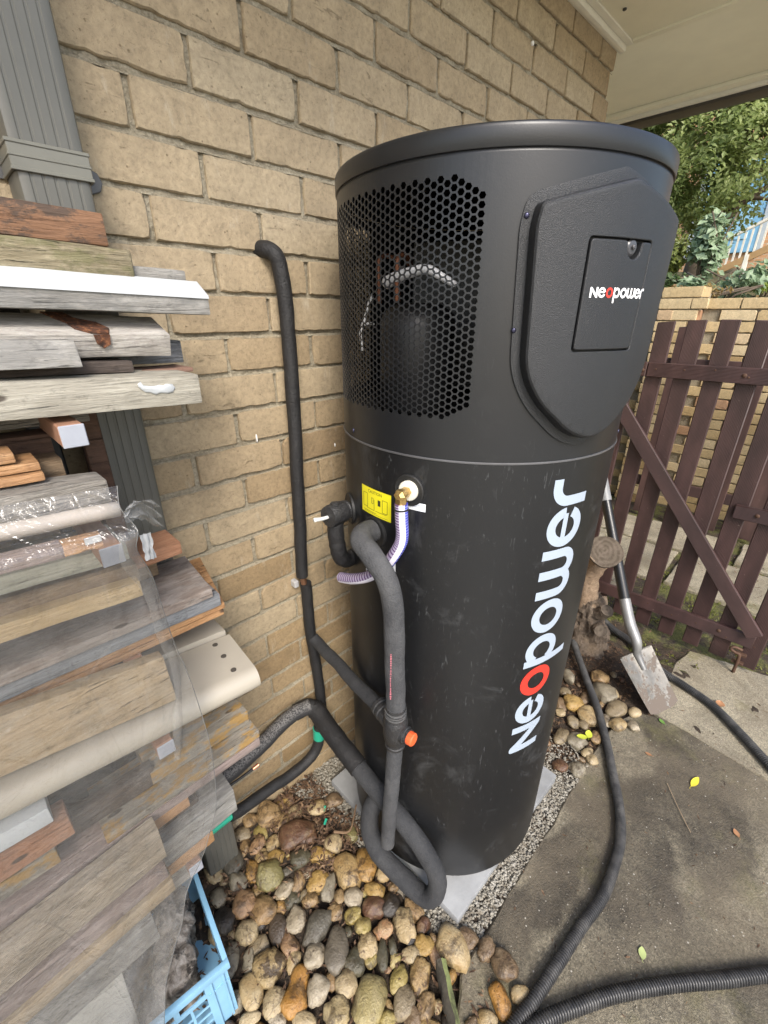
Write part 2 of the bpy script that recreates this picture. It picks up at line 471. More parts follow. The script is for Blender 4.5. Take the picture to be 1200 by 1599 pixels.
# ------------------------------------------------------------------ brick house
def m_brick(name, stops, pos_tint=False):
    t = NT(name)
    co = t.coord()
    mid = stops[1][1]
    c = t.ramp(t.oi.outputs['Random'], stops)
    if pos_tint:      # browner towards the ground and the corner, paler higher up
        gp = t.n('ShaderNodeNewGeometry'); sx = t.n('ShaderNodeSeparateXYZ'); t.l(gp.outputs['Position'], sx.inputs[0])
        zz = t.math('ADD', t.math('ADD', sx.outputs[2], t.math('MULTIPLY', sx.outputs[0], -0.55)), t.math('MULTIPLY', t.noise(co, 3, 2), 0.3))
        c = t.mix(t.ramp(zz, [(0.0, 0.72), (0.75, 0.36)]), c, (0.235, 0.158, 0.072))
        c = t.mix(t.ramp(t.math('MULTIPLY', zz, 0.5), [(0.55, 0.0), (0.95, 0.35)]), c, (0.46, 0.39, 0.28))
    pa = t.noise(co, 17, 6, 0.68); fi = t.noise(co, 95, 6, 0.75); sp = t.noise(co, 210, 3, 0.7)
    c = t.mix(0.42, c, t.mix(1.0, c, t.ramp(pa, [(0.3, 0.62), (0.5, 1.0), (0.7, 1.22)]), 'MULTIPLY'))
    c = t.mix(0.42, c, t.mix(1.0, c, t.ramp(fi, [(0.34, 0.45), (0.5, 1.0), (0.66, 1.35)]), 'MULTIPLY'))
    c = t.mix(t.ramp(sp, [(0.63, 0.0), (0.70, 0.55)]), c, (0.10, 0.07, 0.035))
    pit = t.ramp(t.voro(co, 70), [(0.09, 1.0), (0.17, 0.0)])
    pm = t.ramp(t.noise(co, 26, 3), [(0.52, 0.0), (0.60, 1.0)])
    pk = t.math('MULTIPLY', pit, pm)
    c = t.mix(t.math('MULTIPLY', pk, 0.5), c, (0.10, 0.07, 0.035))
    wm = t.ramp(t.noise(t.coord((22, 5, 5)), 1.3, 6, 0.75), [(0.60, 0.0), (0.72, 1.0)])
    c = t.mix(t.math('MULTIPLY', wm, 0.30), c, (0.58, 0.54, 0.45))
    ck = t.ramp(t.noise(t.coord((13, 13, 46)), 1.0, 5, 0.72, 1.8), [(0.325, 1.0), (0.355, 0.0)])
    c = t.mix(t.math('MULTIPLY', ck, 0.38), c, (0.09, 0.065, 0.035))
    h = t.math('ADD', t.math('ADD', fi, t.math('MULTIPLY', pa, 1.2)), t.math('ADD', t.math('MULTIPLY', pk, -1.2), t.math('MULTIPLY', ck, -1.2)))
    return t.fin(c, 0.92, t.bump(h, 0.5, 0.005))
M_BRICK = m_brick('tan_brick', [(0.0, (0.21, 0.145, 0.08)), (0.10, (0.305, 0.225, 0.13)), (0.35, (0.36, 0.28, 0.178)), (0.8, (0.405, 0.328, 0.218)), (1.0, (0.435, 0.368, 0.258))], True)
def m_mortar():
    t = NT('mortar')
    co = t.coord(offs=False)
    n = t.noise(co, 22, 6, 0.65); f = t.noise(co, 160, 4, 0.7)
    c = t.ramp(n, [(0.3, (0.22, 0.185, 0.125)), (0.55, (0.34, 0.30, 0.215)), (0.72, (0.46, 0.42, 0.33))])
    c = t.mix(0.5, c, t.ramp(f, [(0.35, (0.12, 0.095, 0.06)), (0.65, (0.40, 0.36, 0.27))]))
    return t.fin(c, 0.95, t.bump(t.math('ADD', f, t.math('MULTIPLY', n, 1.5)), 0.9, 0.006))
M_MORTAR = m_mortar()
M_SOFFIT = plain('soffit_paint', (0.86, 0.835, 0.68), 0.6, var=0.03, bump=0.08, bscale=40)
M_TRIM = plain('trim_paint', (0.82, 0.80, 0.70), 0.5, var=0.05, bump=0.08)
M_GUTTER = plain('gutter_dark', (0.06, 0.052, 0.042), 0.5)
M_ROOF = plain('roof_tile', (0.12, 0.10, 0.09), 0.8)

CX = 1.822                 # wall corner
WT = 2.666                 # soffit level
house = thing('brick_house', 'tan brick house wall with raked mortar joints under a cream eave', 'house', (0, 0, 0))
core = MB()
RC = 0.0125
def wall_front(x0, x1, z0, z1, st):
    nx = int((x1 - x0) / st); nz = int((z1 - z0) / st)
    V = []
    for j in range(nz + 1):
        for i in range(nx + 1):
            x = x0 + (x1 - x0) * i / nx; z = z0 + (z1 - z0) * j / nz
            d = 0.004 + 0.0045 * fbm((x * 28, z * 28, 2.2)) + 0.002 * fbm((x * 90, z * 90, 4.2))
            if i == 0 or i == nx or j == 0 or j == nz: d = 0
            V.append((x, RC - max(-0.004, min(0.006, d)), z))
    F = [(j * (nx + 1) + i, j * (nx + 1) + i + 1, (j + 1) * (nx + 1) + i + 1, (j + 1) * (nx + 1) + i) for j in range(nz) for i in range(nx)]
    return V, F
V, F = wall_front(-2.6, CX - 0.008, -0.05, WT + 0.1, 0.0125)
core.add(V, F)
for c in range(-24, 8):       # weathered bed joints: flush with the brick below, deep under the brick above
    jz = 24 * 0.086 + 0.086 * c
    nj = 190; Vj = []
    for q in range(5):
        for i in range(nj + 1):
            x = -2.6 + (CX - 0.006 + 2.6) * i / nj
            a_ = fbm((x * 14, jz * 9, 7.7)); b_ = fbm((x * 60, jz * 40, 2.7))
            yq = (0.0022, 0.0035, 0.0085, 0.0135, 0.0150)[q] + (0.0022 * a_ + 0.0012 * b_) * (1 if q < 4 else 0)
            Vj.append((x, max(0.0006, yq), jz + (-0.0075, -0.0045, -0.0012, 0.0022, 0.0075)[q] + 0.0012 * a_))
    core.add(Vj, [(q * (nj + 1) + i, q * (nj + 1) + i + 1, (q + 1) * (nj + 1) + i + 1, (q + 1) * (nj + 1) + i) for q in range(4) for i in range(nj)])
xr = CX - 0.008
core.add([(xr, RC, -0.05), (xr, 7, -0.05), (xr, 7, WT + 0.1), (xr, RC, WT + 0.1)], [(0, 1, 2, 3)])
core.add([(-2.6, RC, -0.05), (-2.6, 7, -0.05), (-2.6, 7, WT + 0.1), (-2.6, RC, WT + 0.1), (xr, 7, -0.05), (xr, 7, WT + 0.1)], [(3, 2, 1, 0), (1, 2, 5, 4)])
wall = obj('wall', core.mesh(), M_MORTAR, house)
def brick_mesh(L, H, seed, D=0.03):
    rb = random.Random(seed)
    nx, nz = (15, 4) if L > 0.15 else (8, 4)
    V = []; F = []
    def jig(s): return rb.uniform(-s, s)
    chip = {}
    for j in range(nz + 1):
        for i in range(nx + 1):
            x = -L / 2 + L * i / nx; z = -H / 2 + H * j / nz
            edge = i in (0, nx) or j in (0, nz)
            dx = dz = 0.0; y = jig(0.0006)
            if edge:
                c = rb.random()
                b = 0.0012 + (rb.uniform(0.0008, 0.0034) if c < 0.15 else rb.uniform(0, 0.0008))
                if j == 0: b *= 1.25
                if i == 0: dx = b
                if i == nx: dx = -b
                if j == 0: dz = b
                if j == nz: dz = -b * 0.8
                if (i in (0, nx)) and (j in (0, nz)):
                    k = rb.uniform(1.2, 2.6); dx *= k; dz *= k
                y = 0.0008 + jig(0.0006)
            else:
                dx, dz = jig(0.003), jig(0.003); y = jig(0.0007)
            V.append((x + dx, y, z + dz))
    F = [(j * (nx + 1) + i, j * (nx + 1) + i + 1, (j + 1) * (nx + 1) + i + 1, (j + 1) * (nx + 1) + i) for j in range(nz) for i in range(nx)]
    ring = [i for i in range(nx + 1)] + [(j) * (nx + 1) + nx for j in range(1, nz + 1)] + [nz * (nx + 1) + i for i in range(nx - 1, -1, -1)] + [j * (nx + 1) for j in range(nz - 1, 0, -1)]
    n0 = len(V)
    for k in ring:
        x, y, z = V[k]
        sx = max(-L / 2, min(L / 2, x * 1.02 + math.copysign(0.0018, x))) if abs(x) > L / 2 - 0.012 else x
        sz = max(-H / 2, min(H / 2, z + math.copysign(0.0025, z))) if abs(z) > H / 2 - 0.01 else z
        V.append((sx + jig(0.0006), 0.0042 + jig(0.0008), sz + jig(0.0006)))
    n1 = len(V)
    for k in range(len(ring)):
        x, y, z = V[n0 + k]; V.append((x, D, z))
    m = len(ring)
    for k in range(m):
        k2 = (k + 1) % m
        F.append((ring[k], n0 + k, n0 + k2, ring[k2])); F.append((n0 + k, n1 + k, n1 + k2, n0 + k2))
    mb = MB(); mb.add(V, F)
    return mb.mesh(True, 'brick', 22)
FULL = [brick_mesh(0.230, 0.0755, 10 + i) for i in range(14)]
HALF = [brick_mesh(0.126, 0.0755, 60 + i) for i in range(4)]
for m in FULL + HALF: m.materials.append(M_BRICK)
ci = cam.matrix_world.inverted()
FPX = 686.2
def project(p):
    q = ci @ Vector(p)
    if q.z > -0.05: return None
    return 600 + FPX * q.x / -q.z, 800 - FPX * q.y / -q.z
cand = []
Z0 = 24 * 0.086
rb = random.Random(11)
for c in range(-24, 8):
    zc = Z0 + 0.086 * c + 0.005 + 0.038
    par = c % 2
    for i in range(-21, 16):
        if (i - par) % 2: continue
        # brick centred half a brick right of the perpend at i
        x0 = i * 0.12 + 0.005
        x1 = x0 + 0.23
        if x0 > CX - 0.02: continue
        if x1 > CX: x1 = CX
        cand.append((x0, x1, zc))
seen, rest = [], []
for x0, x1, zc in cand:
    p = project(((x0 + x1) / 2, 0, zc))
    hid = p is not None and (540 < p[0] < 960 and p[1] > 300) or (p is not None and p[0] < 60 and p[1] > 500) or (p is not None and p[0] < 180 and p[1] > 850) or (p is not None and p[0] < 330 and p[1] > 1200)
    vis = p is not None and -60 < p[0] < 1260 and -60 < p[1] < 1660 and not hid
    (seen if vis else rest).append((x0, x1, zc))
if len(seen) > 300: rest += seen[300:]; seen = seen[:300]
def brick_place(x0, x1, zc):
    L = x1 - x0
    src = FULL if L > 0.15 else HALF
    m = src[rb.randrange(len(src))]
    sx = L / (0.23 if src is FULL else 0.126)
    return m, sx, (0.5 * (x0 + x1) + rb.uniform(-.0015, .0015), rb.uniform(-0.0025, 0.0025), zc + rb.uniform(-.0015, .0015)), rb.uniform(-0.008, 0.008)
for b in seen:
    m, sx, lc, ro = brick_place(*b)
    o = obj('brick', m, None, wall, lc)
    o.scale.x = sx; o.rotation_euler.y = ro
rm = MB()
for b in rest:
    m, sx, lc, ro = brick_place(*b)
    rm.add([(v.co.x * sx + lc[0], v.co.y + lc[1], v.co.z + lc[2]) for v in m.vertices], [tuple(p.vertices) for p in m.polygons])
for c in range(-24, 8):      # return wall round the corner
    zc = Z0 + 0.086 * c + 0.043
    y = 0.115 * (c % 2) + 0.02
    while y < 5:
        rm.box((CX - 0.01, y + 0.115, zc), (0.01, 0.115, 0.038)); y += 0.24
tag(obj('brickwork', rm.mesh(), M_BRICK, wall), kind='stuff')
# marks on the wall: white paint dabs
pm = plain('white_paint_dab', (0.78, 0.78, 0.76), 0.6)
for (x, z, a, b) in ((0.046, 1.386, 0.0016, 0.011), (1.18, 2.48, 0.007, 0.006), (0.30, 1.32, .002, .006)):
    mb = MB(); disc_axis(mb, (x, 0.0012, z), (0, -1, 0), [(1, -0.003), (1, 0.0045), (0.6, 0.006)], 10)
    mb.v = [(x + (p[0] - x) * a, p[1], z + (p[2] - z) * b) for p in mb.v]
    obj('paint_mark', mb.mesh(True), pm, wall)
# eave
OV, OX = -0.52, 2.545
eave = obj('eave', bevelled(MB().box(((OX - 2.6) / 2, (OV + 6) / 2, WT + 0.24), ((OX + 2.6) / 2 - 0.02, (6 - OV) / 2 - 0.02, 0.02)).mesh(), 0.004), M_ROOF, house)
def board(name, c, h, mat, bev=0.003): return obj(name, bevelled(MB().box(c, h).mesh(), bev, 2), mat, eave)
board('soffit_panel', ((1.83 - 2.6) / 2, OV / 2 - 0.002, WT + 0.004), ((1.83 + 2.6) / 2 - 0.002, -OV / 2 - 0.002, 0.004), M_SOFFIT, 0.001)
board('soffit_panel', ((1.834 + OX) / 2, (OV + 6) / 2, WT + 0.004), ((OX - 1.834) / 2, (6 - OV) / 2 - 0.002, 0.004), M_SOFFIT, 0.001)
board('cover_strip', (1.832, OV / 2 - 0.025, WT - 0.003), (0.014, -OV / 2 - 0.03, 0.004), M_SOFFIT, 0.002)
board('moulding', ((CX + 0.02 - 2.6) / 2, -0.014, WT - 0.013), ((CX + 0.02 + 2.6) / 2, 0.014, 0.0125), M_TRIM, 0.008)
board('moulding', ((CX + 0.02 - 2.6) / 2, -0.041, WT - 0.004), ((CX + 0.02 + 2.6) / 2, 0.0125, 0.0035), M_TRIM, 0.002)
board('moulding', (CX + 0.012, 3.0, WT - 0.013), (0.012, 2.98, 0.0125), M_TRIM, 0.006)
board('fascia', (OX + 0.012, (OV + 6) / 2, WT + 0.10), (0.012, (6 - OV) / 2, 0.13), M_TRIM)
board('fascia', ((OX - 2.6) / 2, OV - 0.014, WT + 0.10), ((OX + 2.6) / 2, 0.012, 0.13), M_TRIM)
board('edge_strip', (OX - 0.03, (OV + 6) / 2, WT - 0.008), (0.028, (6 - OV) / 2 - 0.01, 0.0075), M_SOFFIT, 0.002)
board('gutter', (OX + 0.085, (OV + 6) / 2, WT + 0.07), (0.06, (6 - OV) / 2 + 0.06, 0.115), M_GUTTER, 0.02)
board('gutter', ((OX - 2.6) / 2, OV - 0.087, WT + 0.09), ((OX + 2.6) / 2, 0.06, 0.075), M_GUTTER, 0.02)
nl = MB(); disc_axis(nl, (1.60, -0.10, WT + 0.0005), (0, 0, -1), [(0.007, -0.001), (0.007, 0.004), (0.004, 0.006)], 10)
obj('nail', nl.mesh(True), M_GUTTER, eave)

# downpipe against the wall
M_DP = plain('downpipe_paint', (0.098, 0.096, 0.083), 0.42, var=0.10, bump=0.06)
dp = thing('downpipe', 'grey-green ribbed rectangular downpipe fixed to the brick wall behind the timber', 'downpipe', (-0.283, -0.05, 0))
x0, x1, yf, yb = -0.333, -0.235, -0.088, -0.012
prof = [(x0 + .006, yb), (x0, yb - .006), (x0, yf + .008), (x0 + .003, yf + .002), (x0 + .008, yf)]
for k in range(5):
    cxk = x0 + 0.018 + k * 0.0155
    prof += [(cxk - 0.0026, yf), (cxk - 0.0012, yf + 0.0012), (cxk + 0.0012, yf + 0.0012), (cxk + 0.0026, yf)]
prof += [(x1 - .008, yf), (x1 - .003, yf + .002), (x1, yf + .008), (x1, yb - .006), (x1 - .006, yb)]
mb = MB(); np_ = len(prof)
mb.add([(x, y, z) for z in (0.02, 2.62) for x, y in prof], [(i, (i + 1) % np_, np_ + (i + 1) % np_, np_ + i) for i in range(np_)])
obj('pipe', mb.mesh(True, 'm', 28), M_DP, dp)
M_DP2 = plain('strap_paint', (0.14, 0.138, 0.115), 0.45, bump=0.08)
def strap(z):
    mb = MB()
    for (dz, hz, ex) in ((0, 0.017, 0.003), (0.0165, 0.0025, 0.0045), (-0.0165, 0.0025, 0.0045), (0.0, 0.0018, 0.0042)):
        mb.box((0.5 * (x0 + x1), yf - ex / 2, z + dz), (0.5 * (x1 - x0) + ex, ex / 2, hz))
        for s, xx in ((-1, x0), (1, x1)):
            mb.box((xx + s * ex / 2, 0.5 * (yf + yb) + 0.0005, z + dz), (ex / 2, 0.5 * (yb - yf) - 0.0005, hz))
    st = obj('strap', bevelled(mb.mesh(), 0.0008), M_DP2, dp)
    for s, xx in ((1, x1 + 0.022), (-1, x0 - 0.022)):
        lg = MB(); disc_axis(lg, (xx, -0.004, z), (0, -1, 0), [(0.019, -0.003), (0.019, 0.002), (0.0175, 0.003)], 8)
        lg.box((xx - s * 0.013, -0.0035, z), (0.012, 0.0025, 0.0165))
        obj('lug', lg.mesh(True, 'm', 30), plain('lug_grey', (0.09, 0.09, 0.09), 0.5), st)
        sw = MB(); disc_axis(sw, (xx, -0.007, z), (0, -1, 0), [(0.006, 0), (0.006, 0.002), (0.003, 0.004)], 10)
        obj('screw', sw.mesh(True, 'm', 30), plain('screw_zinc', (0.5, 0.48, 0.46), 0.35, 0.9), st)
strap(1.888); strap(0.55)

# ------------------------------------------------------------------ water heater
TX, TY, TR = 0.448, -0.390, 0.33
def cyl(th, z, r=TR):
    a = math.radians(th)
    return (TX + r * math.cos(a), TY + r * math.sin(a), z)
def m_black(name, base, rough, bs, bstr, dust):
    t = NT(name)
    co = t.coord(offs=False)
    d1 = t.ramp(t.noise(co, 5.5, 6, 0.7, 0.6), [(0.56, 0.0), (0.78, 1.0)])
    d2 = t.ramp(t.noise(t.coord((4, 4, 1.6), False), 7, 7, 0.75, 1.5), [(0.60, 0.0), (0.75, 1.0)])
    sc_ = t.ramp(t.noise(t.coord((30, 30, 6), False), 3, 3, 0.6, 2.0), [(0.66, 0.0), (0.69, 1.0)])
    k = t.math('MULTIPLY', t.math('ADD', t.math('ADD', t.math('MULTIPLY', d1, 0.35), t.math('MULTIPLY', d2, 0.35)), t.math('MULTIPLY', sc_, 0.25)), dust)
    c = t.mix(k, base, (0.16, 0.165, 0.17))
    f = t.noise(co, bs, 2, 0.5)
    r = t.math('ADD', t.math('MULTIPLY', k, 0.35), rough)
    return t.fin(c, r, t.bump(f, bstr, 0.0012))
M_BODY = m_black('satin_black_steel', (0.0075, 0.0079, 0.0088), 0.40, 420, 0.10, 0.8)
M_SHRD = m_black('satin_black_shroud', (0.0115, 0.0121, 0.0135), 0.36, 420, 0.08, 0.15)
M_PANEL = m_black('textured_black_plastic', (0.0155, 0.0165, 0.018), 0.40, 760, 1.0, 0.06)
M_BLK = plain('black_rubber', (0.012, 0.012, 0.012), 0.55)
M_INNER = plain('inside_black', (0.010, 0.010, 0.010), 0.6)
M_LOGO = plain('logo_white', (0.33, 0.385, 0.455), 0.45, var=0.02, bump=0.0)
M_LOGOW = plain('logo_pure_white', (0.85, 0.85, 0.85), 0.45, var=0.02, bump=0.0)
M_RED = plain('logo_red', (0.55, 0.035, 0.022), 0.45, var=0.03, bump=0.0)
heater = thing('water_heater', 'tall black cylindrical heat pump water heater with a hexagonal grille and white lettering', 'water heater', (TX, TY, 0.055))

# lower body and seam ring
mb = lathe(MB(), [(0.0, 0.0555), (0.316, 0.0555), (0.322, 0.058), (0.3235, 0.064), (0.3235, 0.074), (0.3285, 0.0765), (0.33, 0.079), (0.33, 0.30), (0.33, 0.62), (0.33, 0.92), (0.33, 1.22), (0.33, 1.4205)], (TX, TY), 200)
obj('body', mb.mesh(True, 'm', 40), M_BODY, heater)
mb = lathe(MB(), [(0.3245, 0.0745), (0.3262, 0.0745), (0.3268, 0.0755), (0.3262, 0.0765), (0.3245, 0.0765)], (TX, TY), 160)
obj('base_lip', mb.mesh(True, 'm', 40), plain('lip_metal', (0.18, 0.18, 0.18), 0.35, 0.6), heater)
M_SEAM = plain('seam_grey', (0.11, 0.11, 0.115), 0.35, 0.3)
mb = lathe(MB(), [(0.328, 1.4205), (0.3318, 1.4205), (0.3324, 1.4225), (0.3318, 1.4245), (0.328, 1.4245)], (TX, TY), 200)
obj('seam_ring', mb.mesh(True, 'm', 40), M_SEAM, heater)

# shroud: plain part by revolution with an opening, grille sheet fills the opening
GA, GB, GZ0, GZ1 = 98.0, 213.0, 1.488, 1.8955
mb = MB()
def arc_sheet(a0, a1, z0, z1, r, n, nz=2):
    V = [cyl(a0 + (a1 - a0) * i / n, z0 + (z1 - z0) * j / nz, r) for j in range(nz + 1) for i in range(n + 1)]
    F = [(j * (n + 1) + i, j * (n + 1) + i + 1, (j + 1) * (n + 1) + i + 1, (j + 1) * (n + 1) + i) for j in range(nz) for i in range(n)]
    mb.add(V, F)
SEGA = 1.9
arc_sheet(GB, GA + 360, GZ0, GZ1, TR, 140, 6)
arc_sheet(0, 360, 1.4245, GZ0, TR, 200, 1)
sh = bpy.data.meshes.new('m')
bm = bmesh.new(); bm.from_mesh(mb.mesh()); bmesh.ops.remove_doubles(bm, verts=bm.verts, dist=1e-5); bm.to_mesh(sh); bm.free()
for p in sh.polygons: p.use_smooth = True
shroud = obj('shroud', sh, M_SHRD, heater)
# hexagonal grille, real holes
CP, RP = 1.91, 0.01205
HS = 0.0064            # hexagon cell circumradius (height direction is flat to flat)
mb = MB()
ncol = int((GB - GA) / CP) + 2
nrow = int((GZ1 - GZ0) / RP) + 2
vx = {}
def hole_here(c, r, th, z):
    if th > 211.9 or th < GA + 2: return False
    top = 1.8685
    k = (211.5 - th) / CP
    if k < 4: top = 1.8445 + 0.0068 * k
    else:
        k2 = (k - 4)
        top = 1.872 if int(round(k2)) % 2 == 0 else 1.866
    bot = 1.5215
    if k < 4: bot = 1.5215 - 0.0065 * k + 0.004
    else: bot = 1.4985 if int(round(k)) % 2 == 0 else 1.5045
    return bot <= z <= top
def clampv(th, z): return (min(max(th, GA), GB), min(max(z, GZ0), GZ1))
F = []; V = []
def vid(th, z, r):
    th, z = clampv(th, z)
    k = (round(th, 3), round(z, 5), r)
    if k not in vx:
        vx[k] = len(V); V.append(cyl(th, z, TR if r == 0 else r))
    return vx[k]
dth = CP * 2 / 3.0
for ci_ in range(ncol + 1):
    th = 211.0 - CP * (ci_ - 1)
    for rj in range(-1, nrow + 1):
        z = GZ0 + RP * rj + (RP / 2 if ci_ % 2 else 0.0)
        oc = [(th + dth, z), (th + dth / 2, z + RP / 2), (th - dth / 2, z + RP / 2), (th - dth, z), (th - dth / 2, z - RP / 2), (th + dth / 2, z - RP / 2)]
        cl = [clampv(*p) for p in oc]
        if max(p[0] for p in cl) - min(p[0] for p in cl) < 1e-4 or max(p[1] for p in cl) - min(p[1] for p in cl) < 1e-6: continue
        ids = [vid(*p, 0) for p in oc]
        if hole_here(ci_, rj, th, z):
            k = 0.775
            inn = [(th + (a - th) * k, z + (b - z) * k) for a, b in oc]
            i0 = [vid(*p, 0) for p in inn]
            i1 = [vid(*p, TR - 0.0016) for p in inn]
            o1 = [vid(*p, TR - 0.0016) for p in oc]
            for q in range(6):
                q2 = (q + 1) % 6
                F.append((ids[q], ids[q2], i0[q2], i0[q])); F.append((i0[q], i0[q2], i1[q2], i1[q])); F.append((i1[q], i1[q2], o1[q2], o1[q]))
        else:
            u = []
            for x in ids:
                if x not in u: u.append(x)
            if len(u) >= 3: F.append(tuple(u))
mb.add(V, F)
gm = mb.mesh()
bm = bmesh.new(); bm.from_mesh(gm)
bmesh.ops.dissolve_degenerate(bm, dist=1e-6, edges=bm.edges)
bm.to_mesh(gm); bm.free()
obj('grille', gm, M_SHRD, heater)
# cap rim
mb = lathe(MB(), [(0.325, 1.8955), (0.3292, 1.8955), (0.3285, 1.8995), (0.3320, 1.9002), (0.3326, 1.9012), (0.3328, 1.9240), (0.3322, 1.9275), (0.3303, 1.9300), (0.3265, 1.9312), (0.312, 1.9305), (0.305, 1.926), (0.0, 1.929)], (TX, TY), 200)
obj('cap', mb.mesh(True, 'm', 45), M_SHRD, heater)
# inside: deck, divider, compressor and pipes seen through the grille
mb = lathe(MB(), [(0.0, 1.47), (0.322, 1.47), (0.322, 1.462), (0.0, 1.462)], (TX, TY), 64); obj('deck', mb.mesh(True, 'm', 40), M_INNER, heater)
CPX, CPY = 0.305, -0.315
comp = obj('compressor', lathe(MB(), [(0.0, 1.472), (0.075, 1.472), (0.084, 1.48), (0.084, 1.655), (0.078, 1.682), (0.05, 1.700), (0.0, 1.703)], (CPX, CPY), 40).mesh(True, 'm', 50), plain('compressor_black', (0.018, 0.018, 0.019), 0.4), heater)
mb = MB(); tube(mb, catmull([(0.232, -0.268, 1.70), (0.230, -0.267, 1.76), (0.232, -0.268, 1.785), (0.25, -0.27, 1.792), (0.28, -0.28, 1.785)], 6), 0.005, 8)
tube(mb, catmull([(0.206, -0.345, 1.70), (0.203, -0.347, 1.74), (0.203, -0.348, 1.776), (0.225, -0.345, 1.785), (0.26, -0.33, 1.77)], 6), 0.006, 8)
obj('copper_pipe', mb.mesh(True), plain('copper', (0.18, 0.07, 0.035), 0.5, 0.5), heater)
mb = MB(); tube(mb, catmull([(0.212, -0.31, 1.738), (0.204, -0.345, 1.746), (0.200, -0.385, 1.752), (0.201, -0.425, 1.755), (0.207, -0.455, 1.742), (0.225, -0.475, 1.728)], 6), lambda i, t: 0.0125 - 0.007 * t, 12)
obj('foil_pipe', mb.mesh(True), plain('foil', (0.62, 0.63, 0.66), 0.4, 0.0), heater)
mb = MB(); tube(mb, catmull([(0.262, -0.214, 1.72), (0.252, -0.208, 1.695), (0.245, -0.204, 1.668), (0.236, -0.199, 1.642), (0.24, -0.20, 1.60)], 6), 0.0035, 6)
tube(mb, catmull([(0.244, -0.204, 1.657), (0.255, -0.21, 1.660), (0.264, -0.216, 1.658)], 6), 0.0032, 6)
obj('wire', mb.mesh(True), plain('wire_white', (0.8, 0.8, 0.8), 0.5), heater)
mb = MB(); mb.box((0.60, -0.30, 1.67), (0.02, 0.2, 0.18), 0.5)
obj('evaporator', mb.mesh(), plain('coil_dark', (0.03, 0.03, 0.03), 0.4, 0.3), heater)

# flat-domain sheets wrapped onto the cylinder
def wrap_sheet(outline, holes, f, step, axis=0):
    """outline/holes in flat (a, b); triangulate, cut across axis every step, map by f(a,b)"""
    bm = bmesh.new()
    es = []
    for loop in [outline] + holes:
        vs = [bm.verts.new((a, b, 0)) for a, b in loop]
        es += [bm.edges.new((vs[i], vs[(i + 1) % len(vs)])) for i in range(len(vs))]
    bmesh.ops.triangle_fill(bm, edges=es, use_beauty=True, use_dissolve=False)
    lo = min(p[axis] for p in outline); hi = max(p[axis] for p in outline)
    k = lo + step
    no = (1, 0, 0) if axis == 0 else (0, 1, 0)
    while k < hi - 1e-5:
        co = (k, 0, 0) if axis == 0 else (0, k, 0)
        bmesh.ops.bisect_plane(bm, geom=bm.verts[:] + bm.edges[:] + bm.faces[:], plane_co=co, plane_no=no, dist=1e-7)
        k += step
    for fc in bm.faces:
        if fc.normal.z < 0: fc.normal_flip()
    for v in bm.verts: v.co = f(v.co.x, v.co.y)
    m = bpy.data.meshes.new('m'); bm.to_mesh(m); bm.free()
    return m
def rounded(poly, rad, n=6):
    out = []
    N = len(poly)
    for i in range(N):
        p = Vector(poly[i]); a = Vector(poly[i - 1]) - p; b = Vector(poly[(i + 1) % N]) - p
        r = rad[i] if isinstance(rad, (list, tuple)) else rad
        r = min(r, a.length * 0.48, b.length * 0.48)
        if r < 1e-6: out.append(tuple(p)); continue
        A = p + a.normalized() * r; B = p + b.normalized() * r
        for k in range(n + 1):
            t = k / n
            out.append(tuple(A * (1 - t) ** 2 + p * 2 * t * (1 - t) + B * t * t))
    return out
def inset(poly, d):
    N = len(poly); out = []
    ar = sum(poly[i - 1][0] * poly[i][1] - poly[i][0] * poly[i - 1][1] for i in range(N))
    s = 1 if ar > 0 else -1
    for i in range(N):
        p = Vector(poly[i]); a = (p - Vector(poly[i - 1])); b = (Vector(poly[(i + 1) % N]) - p)
        if a.length < 1e-9: a = b
        if b.length < 1e-9: b = a
        na = Vector((-a.y, a.x)).normalized() * s; nb = Vector((-b.y, b.x)).normalized() * s
        m = (na + nb)
        m = m.normalized() * min(1.6, 1 / max(0.4, m.normalized().dot(na))) if m.length > 1e-6 else na
        out.append(tuple(p + m * d))
    return out
# control panel (flat unit: metres along the arc at r 0.362, and z)
PC = 249.7
RPN = 0.3615
def pm_(a, b, r): return cyl(PC + math.degrees(a / RPN), b, r)
hw = 0.1795
shield = [(-hw + 0.008, 1.843), (-hw - 0.000, 1.80), (-hw + 0.010, 1.59), (-0.135, 1.53), (-0.06, 1.468), (0.0, 1.449), (0.06, 1.468), (0.135, 1.53), (hw - 0.010, 1.59), (hw + 0.000, 1.80), (hw - 0.008, 1.843), (0.0, 1.8835)]
shield = rounded(shield, [0.02, 0.01, 0.05, 0.05, 0.05, 0.03, 0.05, 0.05, 0.05, 0.01, 0.02, 0.008], 7)
def resample(poly, st):
    out = []
    for i in range(len(poly)):
        a, b = Vector(poly[i]), Vector(poly[(i + 1) % len(poly)])
        n = max(1, int((b - a).length / st))
        out += [tuple(a.lerp(b, k / n)) for k in range(n)]
    return out
shield = resample(shield, 0.009)
rings = [(0.0, 0.3302), (0.0, 0.3345), (0.004, 0.3352), (0.0150, 0.3352), (0.0160, 0.3362), (0.0178, 0.3530), (0.0195, 0.3580), (0.0225, 0.3606), (0.027, RPN)]
door_o = [(-0.0755, 1.787), (-0.0755, 1.6225), (0.059, 1.6225), (0.059, 1.787)]
door_hole = resample(rounded(door_o, 0.008, 5), 0.008)
mb = MB()
loops = [inset(shield, -0.0 + d) for d, r in rings]
loops = [inset(shield, d) if (sum(shield[i - 1][0] * shield[i][1] - shield[i][0] * shield[i - 1][1] for i in range(len(shield))) != 0) else shield for d, r in rings]
NS = len(shield)
V = []
for lp, (d, r) in zip(loops, rings): V += [pm_(a, b, r) for a, b in lp]
